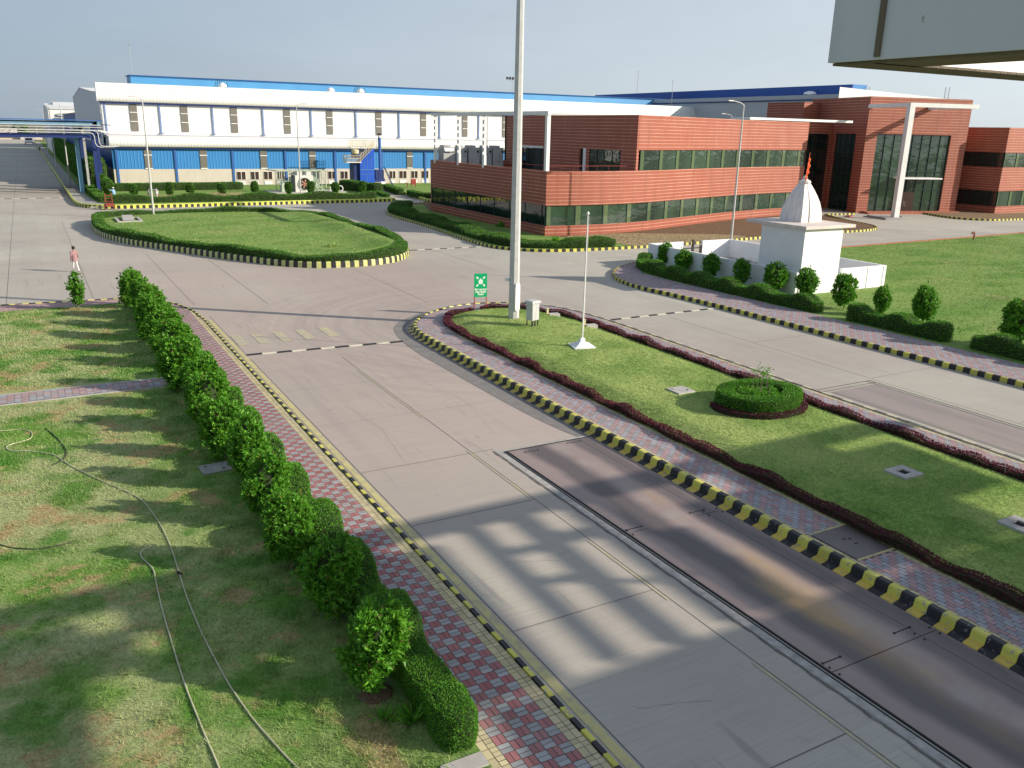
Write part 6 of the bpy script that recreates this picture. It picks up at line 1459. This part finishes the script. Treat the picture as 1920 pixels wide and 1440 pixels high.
sh_pts = [(-1, -1), (-.28, -1), (-.28, -1.07), (.28, -1.07), (.28, -1), (1, -1), (1, -.28), (1.07, -.28), (1.07, .28), (1, .28), (1, 1), (.28, 1), (.28, 1.07), (-.28, 1.07), (-.28, 1), (-1, 1), (-1, .28), (-1.07, .28), (-1.07, -.28), (-1, -.28)]
b_ = len(mb.V)
for k_, z_ in prof:
    for u_, v_ in sh_pts: mb.V.append((c1[0]+u_*hx_/2*k_, c1[1]+v_*hx_/2*k_, 4.6+z_))
n_ = len(sh_pts)
for i in range(len(prof)-1):
    for k in range(n_): q = (k+1) % n_; mb.F.append((b_+i*n_+k, b_+i*n_+q, b_+(i+1)*n_+q, b_+(i+1)*n_+k)); mb.M.append(0)
mb.F.append(tuple(range(b_+(len(prof)-1)*n_, b_+len(prof)*n_))); mb.M.append(0)
sp_ = mb.build('spire', ['stone'], sh)
mb = MB(); mb.lathe(*c1, [(.27, 6.98), (.37, 7.04), (.4, 7.12), (.35, 7.22), (.2, 7.28), (.12, 7.38), (.15, 7.46), (.02, 7.56)], 14); mb.build('finial', ['stone'], sh).parent = sp_
mb = MB(); mb.tube([(c1[0]-.25, c1[1]-.2, 6.9), (c1[0]-.05, c1[1]-.2, 9.0)], .02, 6); fp = mb.build('flag_staff', ['wood'], sh)
mb = MB(); n = 9
for i in range(n):
    z0_, z1_ = 7.15+i*.2, 7.15+(i+1)*.2; w0 = .20*math.sin((i+.6)/n*3.0)+.04; w1 = .20*math.sin((i+1.6)/n*3.0)*.98+.01 if i < n-1 else .01; s0, s1 = .02*i, .02*(i+1)
    x_, y_ = c1[0]-.28, c1[1]-.25
    mb.face([(x_+s0, y_, z0_), (x_+s0+w0, y_+.06*(-1)**i, z0_), (x_+s1+w1, y_-.06*(-1)**i, z1_), (x_+s1, y_, z1_)])
q = mb.build('flag', ['orange'], sh)
# hydrants, hose boxes
def pipe_stub(x, y, z0, label):
    t = thing('fire_hydrant', label, 'hydrant', (x, y, z0)); mb = MB(); mb.tube([(x, y, z0), (x, y, z0+.75), (x-.1, y, z0+.85), (x-.25, y, z0+.83)], .07, 8); mb.build('riser', ['rust'], t)
    mb = MB(); mb.lathe(x, y, [(.12, z0+.5), (.12, z0+.56)], 8); mb.tube([(x-.3, y, z0+.83), (x-.42, y, z0+.72)], .09, 8); mb.build('valve', ['rust'], t)
pipe_stub(*G(1825, 450, .2), .15, 'red-brown hydrant at the brick edging of the right lawn')
pipe_stub(56.3, 137.5, .18, 'small dark hydrant beside the red hose box')
t = thing('hose_box', 'red fire hose box on legs on the lawn by the factory wall', 'fire hose box', (57.3, 137.4, .18))
mb = MB(); mb.box(56.9, 57.75, 137.2, 137.5, .75, 1.65); mb.build('box', ['red'], t); mb = MB(); mb.box(56.98, 57.28, 137.17, 137.19, .85, 1.5); mb.box(57.38, 57.66, 137.17, 137.19, .85, 1.5); mb.build('door', ['rust'], t)
for x in (56.95, 57.7): mb = MB(); mb.box(x-.03, x+.03, 137.3, 137.4, .18, .75); mb.build('leg', ['rust'], t)
mb = MB(); mb.rbox(98.9, 73.4, .7, .4, 0.02, .14, .4, tw=.7); mb.rbox(99.5, 73.5, .4, .3, .02, .22, -.3, tw=.5); tag(mb.build('rag_heap', ['black']), 'small dark heap of cloth on the forecourt right of the portal column', 'heap')
mb = MB(); mb.rbox(*G(1592, 406), 1.4, .8, 0.0, .12, .3, tw=.9); tag(mb.build('floor_pit_cover', ['rust']), 'brown cover on the forecourt left of the portal', 'cover')
# oval lawn concrete frame
x, y = 8.3, 93.6
t = thing('open_chamber', 'open concrete frame with a tilted lid near the left tip of the oval lawn', 'concrete chamber', (x, y, .42))
mb = MB(); mb.box(x-1.2, x+1.1, y-2.0, y-1.75, .4, .66); mb.box(x-1.2, x+1.1, y+1.75, y+2.0, .4, .66); mb.box(x-1.2, x-.95, y-1.75, y+1.75, .4, .66); mb.box(x+.85, x+1.1, y-1.75, y+1.75, .4, .66); mb.build('rim', ['conc'], t)
mb = MB(); mb.box(x-.95, x+.85, y-1.74, y+1.74, .4, .45); mb.build('opening', ['dark'], t)
mb = MB(); mb.face([(x-.7, y-1.9, .7), (x+.3, y-1.9, .7), (x+.5, y+1.5, .93), (x-.5, y+1.5, .93)]); mb.face([(x-.7, y-1.9, .64), (x-.5, y+1.5, .87), (x+.5, y+1.5, .87), (x+.3, y-1.9, .64)]); mb.build('lid', ['conc'], t)
# --- fan unit ------------------------------------------------------------------
FX0, FX1, FY = 35.2, 37.95, 130.4
t = thing('cooling_unit', 'white cooling unit with a big round fan inside pale green pipework', 'cooling unit', (36.5, 130.4, .18))
mb = MB(); mb.box(FX0, FX1, FY, FY+2.2, .3, 2.75); mb.build('housing', ['pwhite'], t)
mb = MB(); mb.box(FX0-.02, FX0-.001, FY, FY+2.2, .3, 2.75); mb.build('shaded_side', ['greyt'], t)  # dark sheet on the left side; its shade is put into the colour
fcx, fcz = 36.62, 1.5
mb = MB()
A = np.linspace(0, 2*math.pi, 28, endpoint=False)
for i in range(28):
    a, b = A[i], A[(i+1) % 28]; mb.face([(fcx+.98*math.cos(a), FY-.12, fcz+.98*math.sin(a)), (fcx+.98*math.cos(b), FY-.12, fcz+.98*math.sin(b)), (fcx+.88*math.cos(b), FY-.12, fcz+.88*math.sin(b)), (fcx+.88*math.cos(a), FY-.12, fcz+.88*math.sin(a))][::-1])
    mb.face([(fcx+.98*math.cos(a), FY, fcz+.98*math.sin(a)), (fcx+.98*math.cos(b), FY, fcz+.98*math.sin(b)), (fcx+.98*math.cos(b), FY-.12, fcz+.98*math.sin(b)), (fcx+.98*math.cos(a), FY-.12, fcz+.98*math.sin(a))])
fn = mb.build('fan_ring', ['gmach'], t)
mb = MB(); mb.face([(fcx+.88*math.cos(a), FY-.02, fcz+.88*math.sin(a)) for a in A]); mb.build('fan_opening', ['dark'], t)
for k in range(6):
    a = k*math.pi/3+.2; d = np.array([math.cos(a), math.sin(a)]); s = np.array([-d[1], d[0]]); pts = [d*.12+s*.06, d*.62+s*.17, d*.66-s*.08, d*.12-s*.07]
    mb = MB(); mb.face([(fcx+p[0], FY-.05-.03*(j in (1,)), fcz+p[1]) for j, p in enumerate(pts)]); mb.build('fan_blade', ['copper'], t)
mb = MB(); mb.tube([(fcx, FY-.1, fcz), (fcx, FY-.03, fcz)], .14, 10); mb.build('fan_hub', ['copper'], t)
mb = MB()
for x in (33.0, 34.3, 38.6, 40.1):
    for y in (130.9, 133.2): mb.tube([(x, y, .2), (x, y, 3.35)], .07, 6)
for y in (130.9, 133.2): mb.tube([(32.4, y, 3.4), (40.3, y, 3.4)], .08, 6); mb.tube([(33, y, 1.9), (34.3, y, 1.9)], .05, 5)
for x in np.arange(33, 40.4, 1.05): mb.tube([(x, 130.9, 3.4), (x, 133.2, 3.4)], .06, 5)
mb.tube([(32.4, 130.9, 3.4), (31.6, 133.2, 3.5)], .08, 6); mb.build('pipe_frame', ['gmach'], t)
rr = random.Random(5)
for k in range(9):
    x = rr.uniform(38.2, 39.9); y = rr.uniform(130.4, 132.5); mb = MB(); z = rr.uniform(.5, 2.6); mb.tube([(x, y, .3), (x, y, z), (x+rr.uniform(-.7, .7), y, z), (x+rr.uniform(-.5, .9), y, rr.uniform(.5, 3.2))], .07, 6); mb.build('pipe', ['gmach'], t)
for x in (35.6, 37.0): mb = MB(); mb.box(x, x+.75, FY+.2, FY+1.2, 2.76, 3.3); mb.build('motor_box', ['pwhite'], t)
mb = MB(); mb.tube([(33.2, 130.6, .3), (33.2, 130.6, 1.4), (33.9, 130.6, 1.4), (33.9, 130.6, .3)], .14, 8); mb.lathe(33.55, 131.6, [(.4, .3), (.4, 1.5), (.2, 1.8)], 12); mb.build('pump_body', ['gmach'], t)
mb = MB(); mb.box(31.5, 43.0, 129.2, 134.5, .17, .30); mb.build('plinth', ['conc'], t)
t = thing('pipe_elbow', 'curved pale pipe bends standing on the slab right of the fan unit', 'pipe', (41.6, 130, .3))
for x in (40.9, 42.1): mb = MB(); mb.tube([(x+.42*math.cos(a), 130.2, .75+.42*math.sin(a)) for a in np.linspace(-1.2, 4.0, 12)], .09, 7); mb.build('bend', ['pwhite'], t)
# --- blue tower with stairs ------------------------------------------------------
t = thing('dust_collector', 'bright blue steel tower with cream-railed stair, platform and tall stack', 'tower', (49.5, 141.8, .18))
BX0, BX1, BY0 = 49.42, 52.0, 141.7
mb = MB(); fpts = [(BX0, .1), (BX1, .1), (BX1, 6.55), (BX1-.25, 6.55), (BX0+.15, 4.25), (BX0, 4.25)]
mb.face([(x, BY0, z) for x, z in fpts]); mb.face([(x, BY0+2.6, z) for x, z in fpts][::-1])
for i in range(6): a, b = fpts[i], fpts[(i+1) % 6]; mb.face([(b[0], BY0, b[1]), (a[0], BY0, a[1]), (a[0], BY0+2.6, a[1]), (b[0], BY0+2.6, b[1])])
mb.build('casing', ['bpaint'], t)
mb = MB(); mb.box(BX0-.01, BX1+.01, BY0-.04, BY0-.01, 2.95, 3.02); mb.box(BX0-.01, BX1+.01, BY0-.04, BY0-.01, 2.25, 2.29)
for x in (50.1, 50.75, 51.4): mb.box(x-.02, x+.02, BY0-.035, BY0-.01, 3.03, 4.3 if x < 50.5 else 5.2)
mb.box(50.65, 50.69, BY0-.035, BY0-.01, .15, 2.2); mb.build('panel_rib', ['lblue'], t)
mb = MB(); mb.box(48.5, BX0-.02, BY0+.4, BY0+2.8, .3, 4.2); mb.build('dark_casing', ['navy'], t)
mb = MB(); mb.box(47.0, 49.6, BY0-.3, BY0+1.6, 4.15, 4.28); mb.box(48.4, 53.0, BY0+1.2, BY0+2.8, 6.5, 6.6); mb.build('platform', ['wframe'], t)
def railing(p, q, h, n, nm='railing', mt='cream'):
    mb = MB(); p, q = Vector(p), Vector(q)
    for k in (0, .5, 1): mb.tube([p+Vector((0, 0, h*k)), q+Vector((0, 0, h*k))], .035, 5)
    for i in range(n+1): a = p.lerp(q, i/n); mb.tube([a, a+Vector((0, 0, h))], .035, 5)
    return mb.build(nm, [mt], t)
railing((47.0, BY0-.3, 4.28), (49.4, BY0-.3, 4.28), 1.1, 10); railing((47.0, BY0-.3, 4.28), (47.0, BY0+1.6, 4.28), 1.1, 5); railing((49.5, BY0-.05, 4.35), (51.8, BY0-.05, 6.6), 1.0, 8); railing((48.4, BY0+1.25, 6.6), (53.0, BY0+1.25, 6.6), 1.15, 12); railing((48.4, BY0+2.8, 6.6), (53.0, BY0+2.8, 6.6), 1.15, 12)
mb = MB()
for i in range(9): mb.box(49.6+i*.25, 49.86+i*.25, BY0+.05, BY0+.9, 4.3+i*.26, 4.34+i*.26)
mb.build('stair_tread', ['gframe'], t)
mb = MB(); mb.lathe(48.9, BY0+.6, [(.1, 4.9), (.75, 5.0), (.75, 6.1), (.5, 6.3)], 14); mb.build('cyclone', ['navy'], t); mb = MB(); mb.lathe(48.75, BY0+.3, [(.5, 5.6), (.62, 5.65), (.62, 6.2), (.3, 6.35)], 12); mb.build('motor', ['cream'], t)
mb = MB(); mb.lathe(53.38, BY0+1.0, [(.26, 1.6), (.26, 8.3)], 14); mb.build('stack', ['bsteel'], t); mb = MB(); mb.lathe(53.38, BY0+1.0, [(.27, 8.31), (.27, 8.55)], 14); mb.build('stack_collar', ['white'], t); mb = MB(); mb.lathe(53.38, BY0+1.0, [(.3, 8.7), (.42, 8.75), (.3, 8.95), (.05, 9.0)], 14); mb.tube([(53.2, BY0+1, 8.5), (53.2, BY0+1, 8.75)], .03, 4); mb.build('stack_cap', ['black'], t)
mb = MB(); mb.box(52.2, 54.0, BY0+.4, BY0+2, .9, 1.5); mb.box(52.3, 52.8, BY0+.3, BY0+1, 1.5, 3.0); mb.box(53.0, 53.9, BY0+.6, BY0+1.2, 1.4, 2.9); mb.build('fan_casing', ['navy'], t)
mb = MB(); mb.box(52.3, 52.9, BY0, BY0+.6, .2, .85); mb.box(53.1, 53.9, BY0-.1, BY0+.5, .2, 1.0); mb.build('control_box', ['white'], t)
mb = MB()
for d in (0, .5): mb.tube([(54.0, BY0+.4+d, 3.4), (55.3, BY0-.3+d, .2)], .06, 5)
for i in range(9): k = i/9; mb.tube([(54.0+1.3*k, BY0+.4-.7*k, 3.4-3.2*k), (54.0+1.3*k, BY0+.9-.7*k, 3.4-3.2*k)], .04, 4)
mb.build('ladder', ['navy'], t)
mb = MB(); mb.box(49.2, 52.6, BY0-.9, BY0+3, .1, .22); mb.build('plinth', ['conc'], t)
t = thing('handrail', 'grey pipe handrail along the factory wall left of the fan unit', 'handrail', (31, 146, .2))
for z in (.75, 1.15): mb = MB(); mb.tube([(30.6, 147.5, z), (34.5, 147.5, z)], .04, 5); mb.build('rail', ['gframe'], t)
for x in (30.6, 32.1, 33.5, 34.5): mb = MB(); mb.tube([(x, 147.5, .18), (x, 147.5, 1.15)], .04, 5); mb.build('rail_post', ['gframe'], t)
# brushwood
rr = random.Random(11); mb = MB()
for k in range(120):
    x = rr.choice((rr.uniform(13.0, 17.5), rr.uniform(19.3, 22.6), rr.uniform(23.2, 28.8))); y = 122.8+rr.uniform(-1.2, 1.2); a = rr.uniform(-.4, .4)+(math.pi if rr.random() < .5 else 0); L = rr.uniform(.8, 2.6); z = .25+rr.uniform(0, .45)
    mb.tube([(x, y, z), (x+L*.5*math.cos(a), y+L*.5*math.sin(a), z+rr.uniform(-.1, .25)), (x+L*math.cos(a), y+L*math.sin(a), z+rr.uniform(-.2, .5))], [.05, .04, .015], 5)
o = mb.build('brushwood', ['wood']); tag(o, 'heap of cut branches lying on the factory lawn behind the hedge', 'branches'); o['kind'] = 'stuff'
# car and motorbike far up the left road
def car(x, y, s, label):
    t = thing('parked_car', label, 'car', (x, y, 0)); q = lambda v: v*s
    prof = [(-2.0, .35), (-2.05, .8), (-1.2, .95), (-.6, 1.45), (1.0, 1.5), (1.7, 1.0), (2.0, .9), (2.0, .35)]
    mb = MB(); L_ = [(x-q(.85), y+q(a), q(b)) for a, b in prof]; R_ = [(x+q(.85), y+q(a), q(b)) for a, b in prof]; mb.face(L_[::-1]); mb.face(R_)
    for i in range(len(prof)): j = (i+1) % len(prof); mb.face([L_[i], L_[j], R_[j], R_[i]])
    mb.build('body', ['carw'], t)
    mb = MB(); mb.face([(x-q(.72), y-q(1.16), q(1.0)), (x+q(.72), y-q(1.16), q(1.0)), (x+q(.66), y-q(.66), q(1.42)), (x-q(.66), y-q(.66), q(1.42))]); mb.build('windscreen', ['black'], t)
    for sd_ in (-1, 1):
        mb = MB(); X = x+sd_*q(.86); mb.face([(X, y-q(.95), q(.98)), (X, y+q(1.4), q(1.0)), (X, y+q(.95), q(1.4)), (X, y-q(.55), q(1.38))]); mb.build('side_window', ['black'], t)
        mb = MB(); mb.box(x+sd_*q(.6)-q(.18), x+sd_*q(.6)+q(.18), y-q(2.08), y-q(2.03), q(.62), q(.78)); mb.build('headlight', ['swhite'], t)
        for yy in (-1.3, 1.3): mb = MB(); mb.tube([(x+sd_*q(.7), y+q(yy), q(.32)), (x+sd_*q(.88), y+q(yy), q(.32))], q(.32), 12); mb.build('wheel', ['black'], t)
    mb = MB(); mb.box(x-q(.8), x+q(.8), y-q(2.09), y-q(2.0), q(.36), q(.5)); mb.build('bumper', ['greyt'], t)
car(*G(55, 270.5), 1.75, 'white car standing far up the left road under the pipe rack')
x, y = G(75, 283); t = thing('motorcycle', 'tiny dark motorcycle parked at the far kerb under the pipe rack', 'motorcycle', (x, y, 0)); s = 1.6
for d in (-.65, .65): 
    mb = MB(); mb.tube([(x-.07*s, y+d*s, .32*s), (x+.07*s, y+d*s, .32*s)], .32*s, 14); mb.build('wheel', ['black'], t)
mb = MB(); mb.box(x-.14*s, x+.14*s, y-.4*s, y+.55*s, .4*s, .85*s); mb.build('body', ['black'], t)
mb = MB(); mb.box(x-.17*s, x+.17*s, y-.1*s, y+.75*s, .86*s, .96*s); mb.build('seat', ['greyt'], t); mb = MB(); mb.tube([(x-.35*s, y-.45*s, 1.1*s), (x+.35*s, y-.45*s, 1.1*s)], .03*s, 5); mb.tube([(x, y-.65*s, .35*s), (x, y-.42*s, 1.1*s)], .04*s, 5); mb.build('handlebar', ['galv'], t)
for yy in (172, 215):
    t0_ = kerb([(4.6, yy), (6.6, yy)], PK_PLAIN, 0.4, ['kblack', 'concg'] if False else ['kblack', 'kdull'])
# red handcart by the kerb
x, y = 7.95, 111.7
t = thing('handcart', 'rust-red upright handcart at the kerb corner by the factory hedge', 'handcart', (x, y, 0))
mb = MB(); 
for d in (-.4, .4): mb.tube([(x+d, y, .35), (x+d*.9, y+.1, 1.9)], .05, 6)
for z in (.6, .95, 1.3, 1.65): mb.tube([(x-.4, y+.03, z), (x+.4, y+.03, z)], .045, 5)
mb.build('frame', ['rust'], t)
mb = MB(); mb.box(x-.4, x+.45, y-.45, y+.35, .38, .75); mb.build('tray', ['rust'], t)
for d in (-.52, .55): mb = MB(); mb.tube([(x+d-.04, y-.1, .33), (x+d+.04, y-.1, .33)], .33, 14); mb.build('wheel', ['rust'], t)
mb = MB(); mb.rbox(x-1.3, y+.55, 1.5, .25, .245, .33, -.05); tag(mb.build('plank', ['conc']), 'pale plank lying on the kerb beside the handcart', 'plank')

# ================================================================== PEOPLE
def person(label, loc, heading, J, cloth, scale=1.0, group=None, cap=None, extra=None):
    """J: joint positions (x right, y forward, z up) in metres for a 1.75 m adult"""
    t = thing('person', label, 'person', loc, heading, group); t.scale = (scale,)*3
    names = list(J); idx = {n: i for i, n in enumerate(names)}
    Rr = dict(pelvis=.125, waist=.118, chest=.145, neckb=.075, neck=.055, head0=.085, head1=.098, head2=.075, nose=.022)
    E_ = [('pelvis', 'waist'), ('waist', 'chest'), ('chest', 'neckb'), ('neckb', 'neck'), ('neck', 'head0'), ('head0', 'head1'), ('head1', 'head2'), ('head0', 'nose')]
    for s in 'LR':
        E_ += [('pelvis', 'hip'+s), ('hip'+s, 'knee'+s), ('knee'+s, 'ank'+s), ('ank'+s, 'toe'+s), ('chest', 'sho'+s), ('sho'+s, 'elb'+s), ('elb'+s, 'wri'+s), ('wri'+s, 'palm'+s)]
        Rr.update({'hip'+s: .095, 'knee'+s: .06, 'ank'+s: .045, 'toe'+s: .036, 'sho'+s: .062, 'elb'+s: .043, 'wri'+s: .029, 'palm'+s: .032})
    P = {n: Vector(J[n]) for n in names}
    fw = Vector((0, 1, 0))
    for s in 'LR':
        d = (P['palm'+s]-P['wri'+s]).normalized(); sd_ = d.cross(fw).normalized() if abs(d.y) < .95 else Vector((1, 0, 0)); ac = d.cross(sd_).normalized()
        for k in range(4):
            a, b, c = 'f%s%da' % (s, k), 'f%s%db' % (s, k), 'f%s%dc' % (s, k); o_ = ac*((k-1.5)*.02); L_ = (.036, .042, .04, .03)[k]
            P[a] = P['palm'+s]+o_+d*.03; P[b] = P[a]+d*L_+sd_*.006; P[c] = P[b]+d*L_*.6+sd_*.018
            E_ += [('palm'+s, a), (a, b), (b, c)]; Rr.update({a: .0095, b: .009, c: .008})
        a, b = 'th%sa' % s, 'th%sb' % s; P[a] = P['wri'+s].lerp(P['palm'+s], .6)-ac*-.045; P[b] = P[a]+d*.035+ac*.012; E_ += [('palm'+s, a), (a, b)]; Rr.update({a: .011, b: .009})
    names = list(P); idx = {n: i for i, n in enumerate(names)}
    me = bpy.data.meshes.new('body'); me.from_pydata([tuple(P[n]) for n in names], [(idx[a], idx[b]) for a, b in E_], []); me.update()
    o = bpy.data.objects.new('body', me); C.objects.link(o)
    o.modifiers.new('skin', 'SKIN'); 
    for n in names: v = me.skin_vertices[0].data[idx[n]]; r = Rr.get(n, .05); v.radius = (r*(1.25 if n in ('chest', 'waist', 'pelvis') else 1.0), r)
    me.skin_vertices[0].data[idx['pelvis']].use_root = True
    sb = o.modifiers.new('sub', 'SUBSURF'); sb.levels = 2; sb.render_levels = 2
    bpy.context.view_layer.update(); dg = bpy.context.evaluated_depsgraph_get(); m2 = bpy.data.meshes.new_from_object(o.evaluated_get(dg)); bpy.data.objects.remove(o)
    me = m2; me.name = 'body'; me.materials.clear()
    def near(p):
        best = None
        for a, b in E_:
            A_, B_ = P[a], P[b]; d = B_-A_; k = max(0, min(1, (p-A_).dot(d)/(d.length_squared+1e-9))); q = (p-(A_+d*k)).length-Rr.get(a, .05)*.5
            if best is None or q < best[0]: best = (q, a, b, k)
        return best
    mi = []
    for f in me.polygons:
        _, a, b, k = near(f.center); ab = a+b
        if 'ank' in a and 'toe' in b: v = 3
        elif 'head' in ab or a == 'neck' or 'nose' in ab or a.startswith('wri') or a.startswith('palm') or a.startswith('f') or a.startswith('th'): v = 0
        elif 'hip' in ab or 'knee' in ab: v = 2
        elif a == 'pelvis' and f.center.z < J['pelvis'][2]-.02: v = 2
        else: v = 1
        mi.append(v)
    b_ = link('body', me, ['skin']+cloth, t, True); me.polygons.foreach_set('material_index', mi)
    h = P['head1']; Vh, Qh = blob_hull([(.03, -.10), (.085, -.07), (.108, -.01), (.108, .05), (.08, .105), (.03, .128), (.002, .13)], 14, .008, 3, 1.0)
    hm = npmesh('hair', Vh*[1, 1.08, 1]+np.array([h.x, h.y-.018, h.z]), Qh); link('hair', hm, cap or 'hair', t, True)
    # eyes and mouth on the face side
    fm = MB()
    for sx_ in (-1, 1): fm.box(h.x+sx_*.032-.012, h.x+sx_*.032+.012, h.y+.088, h.y+.1, h.z-.02, h.z-.008)
    fm.box(h.x-.022, h.x+.022, h.y+.085, h.y+.096, h.z-.085, h.z-.078)
    m3 = bpy.data.meshes.new('face'); m3.from_pydata(fm.V, [], fm.F); link('face', m3, 'hair', t)
    # loose shirt hem
    pz = J['pelvis']; V = []; n = 16
    for r_, z_ in ((.165, .22), (.175, .05), (.19, -.10), (.195, -.18)):
        for k in range(n): a = 2*math.pi*k/n; w0 = Vector(J['waist']) if z_ > .1 else Vector(pz); V.append((w0.x+r_*math.cos(a)*1.05, w0.y+r_*math.sin(a)*.8, pz[2]+z_))
    Qv = [(i*n+k, i*n+(k+1) % n, (i+1)*n+(k+1) % n, (i+1)*n+k) for i in range(3) for k in range(n)]
    link('shirt_hem', npmesh('shirt_hem', np.array(V), np.array(Qv)[:, ::-1]), cloth[0], t, True)
    return t
STAND = dict(pelvis=(0, 0, .95), waist=(0, .0, 1.12), chest=(0, .01, 1.34), neckb=(0, .0, 1.46), neck=(0, .01, 1.52), head0=(0, .03, 1.585), head1=(0, .02, 1.65), head2=(0, .0, 1.70), nose=(0, .125, 1.60),
             hipL=(-.09, 0, .88), kneeL=(-.10, .10, .50), ankL=(-.10, .16, .09), toeL=(-.11, .30, .04), hipR=(.09, 0, .88), kneeR=(.10, -.02, .49), ankR=(.10, -.26, .13), toeR=(.11, -.15, .04),
             shoL=(-.19, .0, 1.40), elbL=(-.24, -.08, 1.12), wriL=(-.25, .02, .88), palmL=(-.25, .05, .80), shoR=(.19, .0, 1.40), elbR=(.24, -.02, 1.12), wriR=(.23, .15, .92), palmR=(.225, .19, .85))
px_, py_ = G(143, 510)
person('person walking away on the road in dusty pink shirt and white trousers', (px_, py_, 0), rad(18), STAND, ['pinks', 'wtrous', 'black'])
REACH = dict(STAND); REACH.update(elbR=(.42, .1, 1.40), wriR=(.62, .2, 1.50), palmR=(.70, .22, 1.52), kneeL=(-.1, .04, .5), ankL=(-.1, .02, .09), toeL=(-.11, .17, .04), kneeR=(.1, .04, .5), ankR=(.1, .0, .09), toeR=(.11, .15, .04))
gx_, gz_ = onY(213, 362, 121); person('gardener in light blue shirt and white cap reaching out over the hedge', (gx_, 121, .2), rad(200), REACH, ['bshirt', 'greyt', 'black'], 1.0, 'gardeners on the factory lawn', 'wframe')
gx_, gz_ = onY(293, 360, 121.5); person('person in white clothes bending beside the cut branches', (gx_, 121.5, .2), rad(150), REACH, ['wtrous', 'wtrous', 'black'], .95, 'gardeners on the factory lawn')
ST2 = dict(REACH); ST2.update(elbR=(.24, 0, 1.12), wriR=(.22, .15, .95), palmR=(.22, .2, .9))
gx_, gz_ = onY(279, 362, 121.2); person('person in dark clothes standing left of the one in white', (gx_, 121.2, .2), rad(250), ST2, ['greyt', 'greyt', 'black'], .93, 'gardeners on the factory lawn')
BEND = dict(STAND)
def lean(p, c, a): v = Vector(p)-Vector(c); return (v.x+c[0], v.y*math.cos(a)+v.z*math.sin(a)+c[1], -v.y*math.sin(a)+v.z*math.cos(a)+c[2])
for k_ in ('waist', 'chest', 'neckb', 'neck', 'head0', 'head1', 'head2', 'nose', 'shoL', 'elbL', 'wriL', 'palmL', 'shoR', 'elbR', 'wriR', 'palmR'): BEND[k_] = lean(STAND[k_], (0, 0, .95), 1.1)
BEND.update(elbL=(-.22, .45, .85), wriL=(-.2, .55, .62), palmL=(-.2, .58, .54), elbR=(.22, .45, .85), wriR=(.2, .55, .62), palmR=(.2, .58, .54))
gx_, gz_ = onY(183, 344, 136); person('person in light blue shirt bending behind the corner shrubs', (gx_, 136, .2), rad(240), BEND, ['bshirt', 'greyt', 'black'], 1.05, 'gardeners on the factory lawn', 'wframe')
